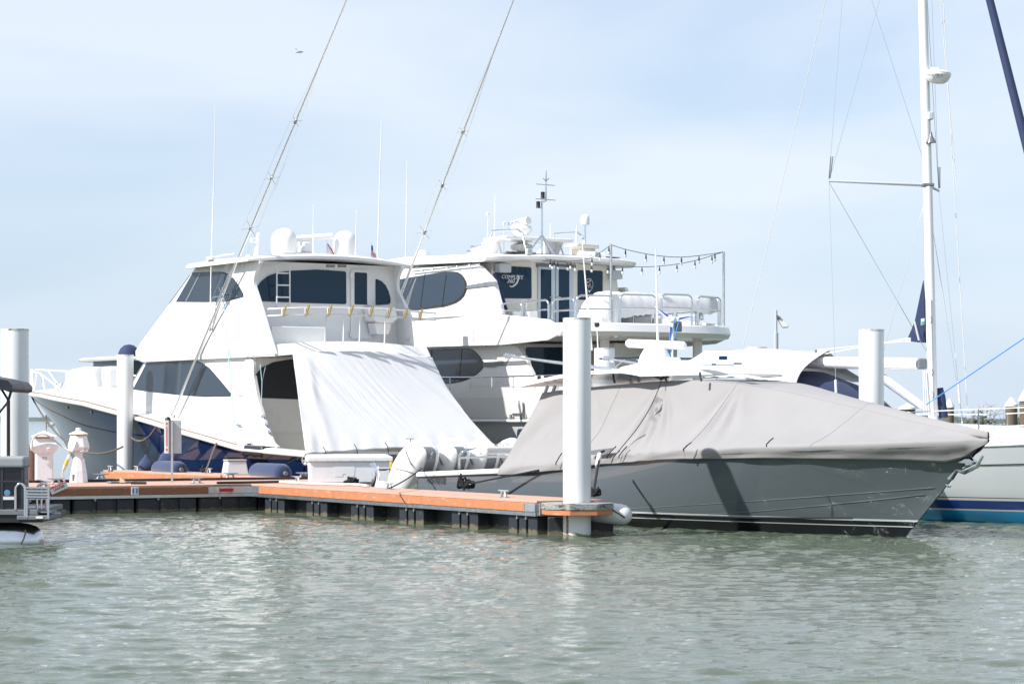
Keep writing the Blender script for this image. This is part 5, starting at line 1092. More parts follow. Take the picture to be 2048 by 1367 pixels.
# string lights on two poles
sl_ = thing('string_lights', 'black cable string lights with bulbs above the motor yacht deck', 'string lights', MY(1.0, 0, 4.6))
pA, pB = MY.X(1222, 488, .55), MY.X(1447.5, 503, .55)
for p in (pA, pB): MB(MY).tube([(p[0], p[1], 4.58), p], .035, 8).build('pole', ALU, sl_, smooth=50)
def strand(pix, xs_, bulbs):
    pts = [MY.X(a, b, x) for (a, b), x in zip(pix, xs_)]; cur = smooth_poly(pts, 6); MB(MY).tube(cur, .009, 5).build('cable', BLACK, sl_)
    proto_px = [(CX + MY(*p).x / MY(*p).y * FPX, p) for p in cur]
    for bx in bulbs:
        p = min(proto_px, key=lambda k: abs(k[0] - bx))[1]
        so_ = MB(MY).tube([(p[0], p[1], p[2]), (p[0], p[1], p[2] - .07), (p[0], p[1], p[2] - .14)], [.009, .022, .026], 6).build('bulb_socket', BLACK, sl_)
        MB(MY).lathe((p[0], p[1], p[2] - .23), [(0, 0), (.026, .015), (.034, .05), (.022, .09)], 8).build('bulb', mat_bulb, so_, smooth=60)
mat_bulb = mat('clear_bulb', (.75, .76, .74), .08)
strand([(1224, 490), (1251, 498.5), (1292, 507.5), (1328, 512.5), (1363, 514), (1398, 511), (1430, 506.5), (1447, 503.5)], [.55] * 8, [1251, 1292, 1329, 1364, 1398, 1431])
strand([(1085, 521), (1110, 523), (1150, 526), (1200, 530), (1245, 532.5), (1284, 533.5), (1319, 532), (1354, 528), (1390, 521), (1424, 511), (1447, 503.5)], [3.7, 3.6, 3.6, 2.8, 1.8, 1.4, 1.1, .9, .7, .6, .55], [1103, 1118, 1133, 1150, 1179, 1212, 1245, 1284, 1319, 1354, 1390, 1425])
strand([(1090, 518), (1130, 522), (1160, 520), (1184, 515), (1200, 505), (1212, 497), (1222, 489)], [3.7, 3.6, 3.0, 2.2, 1.4, .9, .56], [1098, 1112, 1140, 1184, 1201, 1218])
# ================================================================ grey centre console under its cover
gb = thing('centre_console_boat', 'sleek grey centre console boat with four white outboards, under a grey cover', 'boat', GB(6, 0, 0))
GSX = [0, 3.4, 5.3, 6.47, 8.57, 10.8, 13.0, 14.6]; GSZ = [.86, 1.00, 1.14, 1.26, 1.40, 1.50, 1.58, 1.64]
sidesG = hull(GB, 14.6, [(12.2, -.55), (12.70, 0), (13.25, .5), (13.85, 1.05), (14.6, 1.66)], [0, .10, .22, .30, .335, .36, .48, .62, .78, .90, 1], [.03, .85, 1.50, 1.60, 1.62, 1.665, 1.71, 1.75, 1.78, 1.795, 1.80], -.55, (GSX, GSZ), s0=(.28, .46), pw=(1.7, 2.6), transom=.95, ns=60)
hull_mesh(GB, sidesG).build('hull', SKIN_HULL, gb, smooth=24)
gs = sidesG[0][-1]
def ghb(x): return interp(x, [p[0] for p in gs], [p[1] for p in gs])
def ghz(x): return interp(x, GSX, GSZ)
for sg in (1, -1):
    cb = MB(GB); rows = []
    for i in range(31):
        x = -.02 + 14.3 * i / 30; y = ghb(max(x, 0)); z = ghz(max(x, 0)); rows.append([(x, sg * (y + .025), z - .055), (x, sg * (y + .03), z + .0), (x, sg * (y - .01), z + .035), (x, sg * max(y - .22, 0.0), z + .045), (x, sg * max(y - .26, 0), z - .25)])
    cb.grid(rows); cb.build('gunwale', WHITE, gb, smooth=35)
    MB(GB).tube([(x, sg * (y + .018), z - .062) for x, y, z in gs if x < 14.3], .017, 6).build('rub_rail', GREYP, gb, smooth=60)
MB(GB).box((.1, -1.35, .35), (8.5, 1.35, .42)).build('sole', WHITE, gb)
MB(GB).box((-.02, -1.62, .30), (.30, 1.62, .80)).build('transom', WHITE, gb, bevel=.05)
# spray strakes rising towards the stem, raised strips on both sides
def hull_at(sgi, x, z):
    best = None
    for ra, rb in zip(sidesG[sgi][:-1], sidesG[sgi][1:]):
        ya = [interp(x, [p[0] for p in r], [p[1] for p in r]) for r in (ra, rb)]; za = [interp(x, [p[0] for p in r], [p[2] for p in r]) for r in (ra, rb)]
        if za[0] <= z <= za[1]: return lerp(ya[0], ya[1], (z - za[0]) / max(1e-6, za[1] - za[0]))
    return 0
for sgi, sgn in ((0, 1), (1, -1)):
    for X0, Z0, X1, Z1 in ((6.2, .31, 13.5, .86), (9.0, .30, 13.3, .74)):
        pts = []
        for i in range(25):
            t = i / 24; x = lerp(X0, X1, t); z = lerp(Z0, Z1, t ** 1.25); y = hull_at(sgi, x, z); pts.append((x, y + sgn * (-.004), z))
        MB(GB).tube(pts, .009, 6).build('spray_strake', SKIN_HULL, gb, smooth=60)
nsd = Vector((-.57, .8216, 0))
rgt = Vector((.57, -.8216, 0)); outn = Vector((-.8216, -.57, 0))
c = Vector(GB.Y(871, 958, -1.74)); text('lettering', 'valhalla', PBLACK, .25, GB(c.x, -abs(hull_at(1, c.x, c.z)) - .03, c.z + .005), rgt, (0, 0, 1), gb, shear=.4, extrude=.0008, bold=.0, label='black script lettering valhalla')
# outboards
def outboard(y, label):
    t = MB(GB); rows = []
    # tilted cowl: stations along its length from the skirt (bottom) up over the top
    prof = [(-1.62, .28, .22, .66), (-1.50, .48, .27, .84), (-1.28, .72, .32, 1.00), (-1.06, .98, .345, 1.04), (-.88, 1.20, .34, .92), (-.74, 1.36, .31, .70), (-.67, 1.455, .26, .46), (-.65, 1.50, .15, .24)]
    rows = []
    for cx_, z, hw, dp in prof:
        ring = []
        for k in range(16):
            a = 2 * math.pi * k / 16; ca, sa = math.cos(a), math.sin(a)
            ring.append((cx_ + dp * .5 * math.copysign(abs(ca) ** .62, ca) + .12, y + hw * math.copysign(abs(sa) ** .62, sa), z - .10 * ca * (1 if z > .5 else .3)))
        rows.append(ring)
    t.grid(rows, closeu=True, cap=True); ob = t.build('outboard_motor', WHITE, gb, smooth=38, label=label)
    def front(i, f, w, off=.012):                     # point on the forward face of ring i
        cx_, z, hw, dp = prof[i]; return (cx_ + dp * .5 + .12 + off, y + w, z - .10 * (1 if z > .5 else .3) + off * .5)
    strip = MB(GB); strip.grid([[front(i, 0, w) for w in (-.12, 0, .12)] for i in range(2, 8)] + [[(-.64, y + w, 1.515) for w in (-.12, 0, .12)], [(-.86, y + w, 1.475) for w in (-.075, 0, .075)]]); so_ = strip.build('cowl_stripe', GREYP, ob, smooth=60)
    p0, p1 = GB(*front(4, 0, 0, .022)), GB(*front(6, 0, 0, .022)); dirv = (p1 - p0).normalized()
    p0 = GB(*front(3, 0, 0, .02)); dirv = (GB(*front(5, 0, 0, .02)) - p0).normalized()
    sidev = GB(0, 1, 0) - GB(0, 0, 0)
    for k, ch in enumerate('600'):
        text('lettering', ch, PWHITE, .135, GB(*front(5, 0, 0, .03)) - dirv * (.02 + .115 * k), dirv.cross(sidev).cross(dirv) * 1.0, dirv, so_, bold=.004)
    # side vents and seam line
    for sg in (-1, 1):
        MB(GB).prism([(-.78, y + sg * .318, 1.34), (-.73, y + sg * .318, 1.31), (-.48, y + sg * .335, 1.02), (-.54, y + sg * .335, 1.04)], (0, sg * .02, 0)).build('vent', GREYP, ob)
    MB(GB).tube([GB.loc(GB(*p)) for p in [(prof[3][0] + .12 + .522 * math.copysign(abs(math.cos(a)) ** .62, math.cos(a)), y + .347 * math.copysign(abs(math.sin(a)) ** .62, math.sin(a)), .93 - .09 * math.cos(a)) for a in [math.pi * 2 * k / 24 for k in range(25)]]], .006, 4).build('cowl_seam', PGREY, ob)
    # tilted leg, gearcase and propeller, sticking aft
    leg = MB(GB); leg.prism([(-1.10, y - .05, .50), (-1.6, y - .05, .62), (-2.40, y - .05, .66), (-2.56, y - .05, .50), (-2.5, y - .05, .38), (-1.2, y - .05, .22), (-.7, y - .05, .10), (-.6, y - .05, .40)], (0, .10, 0)); lg = leg.build('drive_leg', WHITE, ob, bevel=.03)
    gc = MB(GB).tube([(-2.42, y, .98), (-2.48, y, .84), (-2.58, y, .42), (-2.62, y, .28)], [.02, .085, .09, .03], 12).build('gearcase', CHROME, ob, smooth=60)
    for k in range(3):
        a = R(120 * k + 20); e1 = Vector((.0, math.cos(a), math.sin(a) * .45)); ax_ = Vector((.35, 0, .9)).normalized(); hub = Vector((-2.46, y, .88)); q = hub + Vector((.22 * math.sin(a), .20 * math.cos(a), -.1 * math.sin(a)))
        MB(GB).prism([tuple(hub + Vector((-.03, .03, 0))), tuple(q + Vector((-.08, .02, .03))), tuple(q + Vector((.05, .06, .06))), tuple(hub + Vector((.05, -.03, .02)))], (.01, .01, .015)).build('propeller_blade', CHROME, gc)
    return ob
outboard(-1.20, 'nearest white outboard motor'); outboard(-.42, 'second white outboard motor'); outboard(.36, 'third white outboard motor'); outboard(1.14, 'farthest white outboard motor')
# stern furniture: grab rail, livewell bench with lettering
MB(GB).tube([GB.Y(918, 937, -1.5), GB.Y(918, 912, -1.5), GB.Y(923, 904, -1.5), GB.Y(935, 899, -1.4), GB.Y(952, 897, -1.1)], .028, 8).build('grab_rail', STEEL, gb, smooth=60)
MB(GB).tube([GB.Y(919, 915, -1.5), GB.Y(1034, 911, -1.5)], .026, 8).build('grab_rail', STEEL, gb, smooth=60)
a = GB.X(968, 894, 1.5); b = GB.X(1045, 905, 1.5)
bn = MB(GB).box((.95, -1.0, 1.27), (1.5, 1.35, 1.43)).build('stern_bench', WHITE, gb, bevel=.04)
c = GB.X(985, 889, 1.15); text('lettering', 'valhalla', PGREY, .13, GB(1.10, -.35, 1.475), (GB(0, 1, 0) - GB(0, 0, 0)), (0, 0, 1), bn, shear=.35, extrude=.004)
MB(GB).box((.92, -.6, 1.33), (.948, -.52, 1.38)).build('latch', PGREY, bn)
# hardtop, frame, gear
ht = MB(GB); T = []; Bt = []
for i in range(17):
    y = -1.50 + 3.0 * i / 16; k = 1 - (y / 1.50) ** 2; xa = 3.35 - .2 * k; xf = 7.3 + 1.6 * k ** .6
    base = lambda q: interp(q, [0, .3, .55, .9, 1], [2.66, 2.80, 2.88, 2.90, 2.82])
    qs = (0, .03, .2, .35, .5, .7, .85, .97, 1.0)
    T.append([(lerp(xa, xf, q), y, base(q) + .04 + .10 * k * math.sin(math.pi * min(1, q * 1.05)) ** .5 - (.03 if q in (0, 1.0) else 0)) for q in qs]); Bt.append([(lerp(xa, xf, q), y, base(q) - .03 + .03 * k) for q in qs])
ht.grid(T); ht.grid(Bt)
for a_, b_ in ((T[0], Bt[0]), (T[-1], Bt[-1]), ([r[0] for r in T], [r[0] for r in Bt]), ([r[-1] for r in T], [r[-1] for r in Bt])): ht.grid([a_, b_])
htop = ht.build('hardtop', WHITE, gb, smooth=40)
mb = MB(GB); rows = []
for x, hw, h_ in ((5.2, .5, 0), (5.6, .7, .10), (6.2, .75, .16), (7.2, .7, .14), (8.0, .5, .02)): rows.append([(x, -hw, 2.93), (x, -hw * .9, 2.95 + h_ * .6), (x, -hw * .5, 2.96 + h_), (x, hw * .5, 2.96 + h_), (x, hw * .9, 2.95 + h_ * .6), (x, hw, 2.93)])
mb.grid(rows, cap=True); mb.build('radar_plinth', WHITE, htop, smooth=50)
for sg in (-1, 1):                                       # tower legs
    for xt, xb in ((3.75, 3.0), (4.0, 3.3)): MB(GB).tube([(xt, sg * 1.05, 2.66), (lerp(xt, xb, .5), sg * 1.15, 1.9), (xb, sg * 1.3, 1.0)], .034, 8).build('hardtop_leg', PAINT, gb, smooth=60)
    for k in range(5): z = 1.25 + .28 * k; x = interp(z, [1.0, 1.9, 2.66], [3.0, 3.37, 3.75]); MB(GB).tube([(x, sg * interp(z, [1, 2.66], [1.3, 1.05]), z), (x + .28, sg * interp(z, [1, 2.66], [1.28, 1.05]), z + .1)], .018, 6).build('leg_brace', PAINT, gb)
pr_ = GB.Y(1310, 722, 0); xx = 6.75; c = GB.X(1310, 725, xx)
c = GB.Y(1310, 726, .0)
rd = MB(GB).lathe((c[0], 0, 3.05), [(.34, 0), (.33, .05), (.29, .18), (.22, .30), (.17, .34), (.10, .36), (.09, .42)], 20).build('radar_pedestal', PAINT, htop, smooth=45)
A_, B_ = GB(c[0], 0, 3.50), None
p0, p1 = at(1252, 686, A_.y + .2), at(1372, 691, A_.y - .2); MB().tube([p0, p0.lerp(p1, .04), p0.lerp(p1, .5), p0.lerp(p1, .96), p1], [.05, .082, .085, .082, .05], 14).build('radar_scanner', PAINT, rd, smooth=60)
q = GB.Y(1342, 727, -.3); MB(GB).box((q[0] - .16, -.5, 3.0), (q[0] + .14, -.15, q[2] + .12)).build('camera_mount', PAINT, htop, bevel=.04)
q = GB.Y(1432, 717, -.2); lb = MB(GB).tube([(q[0], -.2, 3.0), (q[0], -.2, q[2])], .05, 8).build('light_bar_mount', PAINT, htop)
p = GB(*q); MB().box((p.x - .09, p.y - .06, p.z - .03), (p.x + .25, p.y + .06, p.z + .06)).build('light_bar', PAINT, lb, bevel=.015); MB().box((p.x + .05, p.y - .065, p.z - .02), (p.x + .20, p.y - .061, p.z + .05)).build('light_lens', GLASS, lb)
for a_, b_ in ((1396, 1432), (1440, 1476)):
    p = GB.Y(a_, 735, -.9); q = GB.Y(b_, 735, -.9); mbv = MB(GB).box((p[0], -1.0, 2.975), (q[0], -.8, 3.02)).build('roof_vent', LGREY, htop, bevel=.01)
# folded outriggers pointing aft
for (px0, py0, px1, py1, yy, rr) in ((1008, 711, 1262, 743, -1.35, .035), (1206, 716, 1300, 731, 1.1, .035)):
    a = at(px0, py0, GB(*GB.Y(px0, py0, yy)).y); b = at(px1, py1, GB(*GB.Y(px1, py1, yy)).y); og = MB().tube([a, b], [.022, .038], 8).build('outrigger_tube', ALU, htop, smooth=60)
    dv = (b - a).normalized()
    for k in range(4): MB().lathe(a + dv * (.08 + .075 * k), [(.025, -.012), (.058, -.01), (.058, .01), (.025, .012)], 10, axis=dv).build('roller_guide', CHROME, og, smooth=50)
for b_, t_, yy in (((1316, 695), (1311, 497), .6), ((1183, 700), (1164.5, 487), .9)): whip(GB, [GB.Y(*b_, yy), GB.Y(*t_, yy)], htop, .03)
q0 = GB.Y(1198, 742, -.9); whip(GB, [q0, GB.Y(1194, 655, -.9)], htop, .025); q = GB.Y(1194, 652, -.9); MB(GB).lathe(q, [(.025, -.02), (.05, 0), (.05, .06), (.03, .07)], 10).build('antenna_head', BLACK, htop)
MB(GB).tube([GB.Y(1335, 752, -1.24), GB.Y(1322, 757, -1.24), GB.Y(1310, 752, -1.0)], .03, 6).build('rod_clip', BLACK, htop)
for px in (1222, 1325, 1395): p = GB.Y(px, 755 if px != 1222 else 759, -1.25); MB(GB).tube([(p[0], -1.2, p[2] + .1), (p[0] + .05, -1.2, p[2] - .06)], .022, 6).build('clip', BLACK, htop)
for px in (1072, 1085): p = GB.Y(px, 760, -1.15); MB(GB).tube([(p[0], -1.15, p[2] - .06), (p[0], -1.15, p[2] + .09)], .03, 8).build('rod_holder', PAINT, htop, smooth=50)
# --- the cover
def cov_top(x):   # (half width, height) of the tent's shoulder line
    hw = interp(x, [3.2, 3.8, 6, 7.6, 8.6, 9.6, 10.6, 12, 13.4, 14.7], [1.10, 1.14, 1.16, 1.14, .98, .62, .40, .22, .12, .02])
    z = interp(x, [3.2, 3.8, 5.4, 7.2, 8.4, 9.2, 10.2, 11.35, 13.19, 14.12, 14.75], [2.50, 2.54, 2.62, 2.70, 2.72, 2.66, 2.50, 2.28, 1.94, 1.78, 1.68]); return hw, z
def cov_hem(x):
    return interp(x, [3.0, 5.0, 6.5, 8.6, 10.8, 12, 13.3, 13.9, 14.2, 14.5, 14.66], [.10, .11, .11, .12, .18, .22, .28, .33, .26, .10, .02])
HYC = {}
def cov_hy(x, z):
    key = (round(x, 2), round(z, 2))
    if key not in HYC: HYC[key] = hull_at(0, *key)
    h_ = HYC[key]; return h_ if h_ > 0 else ghb(x)
mb = MB(GB); NX, NV = 210, 48; rows = []
import mathutils
def fold(x, v, sg):
    f = 0.0
    for xc, ang, amp, k in ((7.62, 0, .075, 17), (5.4, 0, .045, 13), (9.3, .5, .045, 11)):      # folds fan out from tie points under the hardtop
        dx, dv = x - xc, v * 1.7 + .03; th = math.atan2(dx, dv); r = math.hypot(dx, dv)
        f += amp * math.sin(k * th + 1.3 * math.sin(3 * th)) * math.exp(-((th) / .85) ** 2) * min(1, r * 3) * math.exp(-r * .42)
    f += .06 * math.sin(9 * (x * .5 + v * 1.5)) * math.exp(-((x - 4.1 + v * .9) / .45) ** 2) * (1 - .3 * v)
    f += .03 * mathutils.noise.noise(Vector((x * .9, v * 2.2, sg * 3.0))) + .014 * mathutils.noise.noise(Vector((x * 3.1, v * 5, 7.7 + sg))) + .006 * mathutils.noise.noise(Vector((x * 7 + v * 9, v * 4 - x, 2.2 + sg)))
    return f
for i in range(NX + 1):
    row = []
    t = i / NX
    for sg in (1, -1):
        half = []
        for j in range(NV + 1):
            v = j / NV
            # aft edge is a slanted line from the gunwale up to the hardtop
            xa = lerp(3.75, 3.15, min(1, v / .8) ** 1.2); x = lerp(xa, 14.66, t)
            hw, zt_ = cov_top(x); gy = ghb(min(x, 14.55)) + .05; gz = ghz(min(x, 14.6)) + .035; hem = cov_hem(x)
            if x > 14.3: gy = max(.02, gy * (14.68 - x) / .38)
            if v < .12:
                k = v / .12; p = Vector((x, hw * k, zt_ + (.10 * (1 - k * k) if x > 9.9 else .0)))
            elif v < .8:
                k = (v - .12) / .68; sagk = math.sin(math.pi * k); p = Vector((x, lerp(hw, gy, k ** .92) - .05 * sagk, lerp(zt_, gz, k) - .10 * sagk * interp(x, [3, 6, 10, 12, 14], [.3, .8, 1.0, .4, .1]) + .0))
            else:
                k = (v - .8) / .2; zz_ = gz - .01 - (hem + .02) * k; hy = cov_hy(min(x, 14.5), zz_); p = Vector((x, min(gy, lerp(gy, hy + .05, min(1, k * 1.6))) + .012 * math.sin(k * 3 + x * 4) * k, zz_))
            n_ = Vector((0, .75, .66)); amp = math.sin(math.pi * min(1, max(0, (v - .08) / .78))) if v < .86 else .15
            p += n_ * fold(x, max(0, v - .1), sg) * max(amp, .1) * (1.0 if x < 13.5 else .35)
            half.append((p.x, sg * p.y, p.z))
        row += half[::-1] if sg == 1 else half[1:]
    rows.append(row)
cov_rows = rows
mb.grid(rows); cov = mb.build('boat_cover', CANVG, smooth=80); s_ = cov.modifiers.new('thick', 'SOLIDIFY'); s_.thickness = .006; s_.offset = 1
tag(cov, 'taupe grey canvas cover tented over the grey boat from hardtop to bow', 'boat cover')
mb = MB(GB); mb.tube(smooth_poly([GB.Y(1323, 755, -1.26), GB.Y(1318, 775, -1.36), GB.Y(1300, 815, -1.55), GB.Y(1275, 855, -1.72), GB.Y(1240, 898, -1.92), GB.Y(1228, 913, -1.97)], 5), .008, 5).build('tie_cord', ROPEB, cov)
for a_, b_ in (((1124, 905), (1112, 925)), ((1232, 892), (1214, 912)), ((1254, 892), (1238, 911)), ((1383, 884), (1367, 897)), ((1547, 875), (1533, 888))):
    MB(GB).tube([GB.Y(*a_, -1.88), GB.Y((a_[0] + b_[0]) / 2, (a_[1] + b_[1]) / 2 - 1, -1.93), GB.Y(*b_, -1.95), (lambda p: (p[0], p[1], p[2] - .04))(GB.Y(*b_, -1.93))], .011, 5).build('tie_cord', ROPEB, cov)
for ii in (50, 106, 157):                                # stitched seams running over the cover
    MB(GB).tube([(x, y * 1.004, z + .006) for x, y, z in cov_rows[ii]], .006, 4).build('seam', CANVG, cov)
for jj in (NV - 6, NV + 6):
    MB(GB).tube([(r[jj][0], r[jj][1] * 1.003, r[jj][2] + .005) for r in cov_rows[1:-2]], .006, 4).build('seam', CANVG, cov)
# bow roller and anchor, bow eye
AN = Fr(GB(-.32, 0, 0).xy, (.57, -.8216)); AZ = -.06
an = thing('bow_anchor', 'chrome anchor on the roller at the grey boat bow', 'anchor', GB(14.0, 0, 1.3))
MB(AN).prism([(13.95, -.07, 1.30), (14.65, -.07, 1.26), (14.72, -.07, 1.30), (14.6, -.07, 1.35), (14.0, -.07, 1.42)], (0, .14, 0)).build('roller', STEEL, an, bevel=.01)
MB(AN).tube([(14.85, 0, 1.40), (14.72, 0, 1.24), (14.4, 0, 1.14), (14.12, 0, 1.20)], [.02, .045, .05, .02], 8).build('shank', CHROME, an, smooth=50)
MB(AN).prism([(14.55, -.10, 1.16), (14.82, 0, 1.30), (14.55, .10, 1.16), (14.42, 0, 1.08)], (.0, 0, .02)).build('fluke', CHROME, an)
MB(GB).prism([(13.75, -.05, 1.02), (14.06, -.03, 1.38), (14.06, .03, 1.38), (13.75, .05, 1.02)], (.06, 0, -.03)).build('stem_guard', STEEL, gb)
MB(GB).lathe((13.72, 0, .92), [(.02, -.03), (.04, 0), (.04, .05), (.02, .08)], 10, axis=GB(1, 0, -.5) - GB(0, 0, 0)).build('bow_eye', CHROME, gb)
# mooring lines of the grey boat
c1 = onz(778, 976, ZD + .1); mb = MB(); mb.tube(sag(c1, GB(.15, -1.70, .98), .03), .014, 6); tag(mb.build('stern_mooring_line', ROPEB, smooth=60), 'short black line from finger dock cleat up to the grey boat stern corner', 'rope')
mb = MB(); mb.tube([cl_black + Vector((0, 0, .12)), GB(4.6, -1.87, 1.02)], .017, 6); tag(mb.build('spring_mooring_line', ROPEB, smooth=60), 'taut black line from the roped cleat up along the grey hull', 'rope')
ml = thing('bow_spring_line', 'black line with white chafe sleeve, right beside the middle pile', 'rope', at(1195, 940, 43.0))
ch = at(1200, 905, 43.9); MB().tube([at(1208, 901, 44.2), ch, at(1187, 985, 42.4)], .022, 6).build('line', ROPEB, ml, smooth=60)
MB().tube([at(1199.5, 908, 43.85), at(1194, 932, 43.45)], [.045, .04], 8).build('chafe_sleeve', ROPEW, ml, smooth=60)
mb = MB(); mb.tube(sag(at(1262, 1027, 42.3), GB(12.4, -.9, .33), .02), .016, 6); tag(mb.build('rope_shadow_line', ROPEB, smooth=60), 'thin dark line for a rope shadow along the grey hull just above the waterline stripes', 'rope')  # black tube laid on the hull to stand for a rope's shadow
mb = MB(GB); p = GB.Y(1192, 903, -1.86); MB_ = mb.prism([tuple(GB.Y(a, b, -1.93)) for a, b in ((1181, 901), (1192, 899), (1226, 895), (1215, 907), (1192, 909), (1181, 909))], (0, -.015, 0)); mb.build('chock_opening', GREYP, cov)
# ================================================================ sailing boat at the right
sbt = thing('sailing_sloop', 'white hulled sailing sloop with blue waterline bands at the right edge', 'sailboat', SB(0, 0, 0))
SH = Fr(SB(-9.0, 0, 0).xy, (.6, -.8))
sidesB = hull(SH, 15.5, [(12.6, -.5), (13.6, 0), (14.6, .8), (15.5, 1.62)], [0, .14, .3, .45, .6, .8, 1], [.05, 1.0, 1.55, 1.78, 1.86, 1.93, 1.97], -.5, ([0, 9, 15.5], [1.22, 1.36, 1.62]), s0=(.35, .5), pw=(1.7, 2.2), transom=.8, ns=44)
hull_mesh(SH, sidesB).build('hull', SAIL_HULL, sbt, smooth=30)
bs = sidesB[0][-1]
def bhb(x): return interp(x + 9, [p[0] for p in bs], [p[1] for p in bs])
mb = MB(SH); mb.grid([[(x, y * k, z + .02 + .12 * (1 - k * k)) for k in (1, .9, .6, .3, 0, -.3, -.6, -.9, -1)] for x, y, z in bs]); mb.build('deck', WHITE, sbt, smooth=50)
for sg in (0, 1): MB(SH).tube([(x, y, z + .03) for x, y, z in sidesB[sg][-1]], .03, 6).build('toe_rail', LGREY, sbt, smooth=60)
for sg in (0, 1): MB(SH).tube([(x, y * .999 + (-.004 if sg else .004), z) for x, y, z in [tuple(Vector(a).lerp(Vector(b), .15)) for a, b in zip(sidesB[sg][-2], sidesB[sg][-1])]], .011, 5).build('cove_line', PBLACK, sbt)
mb = MB(SB); rows = []
for x, hw, z in ((-5.4, 1.25, 1.95), (-2.5, 1.22, 2.0), (1.5, 1.1, 1.86), (3.6, .85, 1.74), (4.2, .6, 1.5)): rows.append([(x, -hw - .1, 1.35), (x, -hw, z - .1), (x, -hw * .8, z), (x, hw * .8, z), (x, hw, z - .1), (x, hw + .1, 1.35)])
mb.grid(rows, cap=True); mb.build('coachroof', WHITE, sbt, smooth=40)
# mast, spreaders and rigging
def mpt(y, dd=0): return at(interp(y, [-600, 0, 370, 830], [1829, 1845.5, 1855.5, 1866.5]), y, 49.0 + dd)
mast = MB().tube([mpt(845), mpt(370), mpt(0), mpt(-560)], [.098, .096, .094, .08], 16).build('mast', PAINT, sbt, smooth=60)
mast_top = mpt(-540); spc = mpt(370)
SL, SR = spc + Vector((-2.0, -.0, .08)), spc + Vector((.56, 1.9, .06))
MB().tube([SL, spc, SR], [.022, .04, .022], 8).build('spreader', LGREY, mast, smooth=50)
MB().box((spc.x - .12, spc.y - .1, spc.z - .035), (spc.x + .12, spc.y + .12, spc.z + .035)).build('spreader_root', GREYP, mast, bevel=.02)
up2 = mpt(-300)
def wire(a, b, r=.006, m=None, nm='shroud'): MB().tube([a, b], r, 5).build(nm, m or STEEL, mast)
wire(SL, SL + Vector((.35, .1, 4.6))); wire(SL, mpt(-280)); wire(SR, mpt(-280)); wire(SR, SR + Vector((-.2, -.2, 4.6)))
cpl, cpr = SB(-.8, -1.85, 1.4), SB(-.8, 1.85, 1.4)
wire(SL, cpl); wire(SR, cpr); wire(at(1740, -10, 50), mpt(345)); wire(mpt(380), SB(-.5, -1.6, 1.45)); wire(mpt(400), SB(-.5, 1.6, 1.45)); wire(SL + Vector((0, 0, -.02)), mpt(722))
wire(at(1652, -5, 53), at(1487, 690, 56), .008, ROPEW, 'topping_lift')
for a, b in (((1886, -5), (1936, 838)), ((1880, -5), (1912, 360))): wire(at(*a, 50), at(*b, 50), .007, ROPEW, 'halyard')
for p_, q_ in ((cpl, SL), (cpr, SR)):
    v = (q_ - p_).normalized(); MB().tube([p_ + v * .95, p_ + v * 1.4], .025, 8).build('shroud_cover', PAINT, mast, smooth=50)
for e, (a, b) in enumerate(((SL, (.35, .1, 4.6)), (SR, (-.2, -.2, 4.6)))):
    for k in range(2): MB().tube([a + Vector((.02 * k, 0, .06 + .0 * k)), a + Vector(b).normalized() * .5 + Vector((.04 * k, 0, 0))], .013, 6).build('turnbuckle', GREYP, mast)
# radome with partial lettering
c = at(1876, 152, 48.75); rdm = MB().lathe(c, [(.03, -.15), (.14, -.14), (.20, -.10), (.255, .0), (.262, .05), (.24, .085), (.13, .12), (0, .13)], 28, axis=(.10, .0, .99)).build('radome', PAINT, mast, smooth=60)
MB().lathe(c + Vector((.003, 0, .055)), [(.262, -.003), (.265, 0), (.262, .003)], 28, axis=(.10, 0, .99)).build('seam', GREYP, rdm)
text('lettering', 'marine', PGREY, .11, c + Vector((-.10, -.245, -.01)), (.97, -.22, -.03), (.0, .12, 1), rdm, extrude=.012)
MB().box((c.x - .14, c.y + .05, c.z + .06), (c.x + .06, c.y + .25, c.z + .19)).build('radar_bracket', LGREY, rdm, bevel=.02)
p = mpt(233); MB().box((p.x + .03, p.y - .16, p.z - .08), (p.x + .13, p.y - .04, p.z + .08)).build('steaming_light', LGREY, mast, bevel=.02)
p = mpt(278); MB().lathe(p + Vector((.07, -.12, -.09)), [(.11, 0), (.10, .03), (.04, .13), (.02, .22)], 12).build('deck_light', GREYP, mast, smooth=40)
MB().tube([mpt(600) + Vector((-.01, -.10, 0)), mpt(830) + Vector((-.01, -.10, 0))], .018, 6).build('mast_track', LGREY, mast)
for y in (640, 745, 790): p = mpt(y); MB().tube([p + Vector((-.02, -.1, .07)), p + Vector((.0, -.13, 0)), p + Vector((-.02, -.1, -.07))], .014, 6).build('mast_cleat', GREYP, mast)
for k in range(3): MB().tube([mpt(740) + Vector((-.13 - .03 * k, -.06, 0)), mpt(828) + Vector((-.10 - .05 * k, -.10, 0))], .012, 5).build('reef_line', ROPEW, mast)
MB().tube([mpt(775) + Vector((.16, .05, 0)), mpt(792) + Vector((.18, .05, 0)), mpt(835) + Vector((.22, .05, 0))], [.06, .085, .095], 10).build('halyard_bag', CANVN, mast, smooth=60)
# furled headsail
fs0, fs1 = SB(6.2, 0, 1.8), mast_top
a, b = at(1977, -10, 46.6), at(2060, 318, 45.8); dv = (b - a).normalized()
MB().tube([a - dv * 5.5, a - dv * 2, a, b, b + dv * 4.6], [.05, .07, .078, .088, .085], 12).build('furled_jib', CANVN, mast, smooth=60)
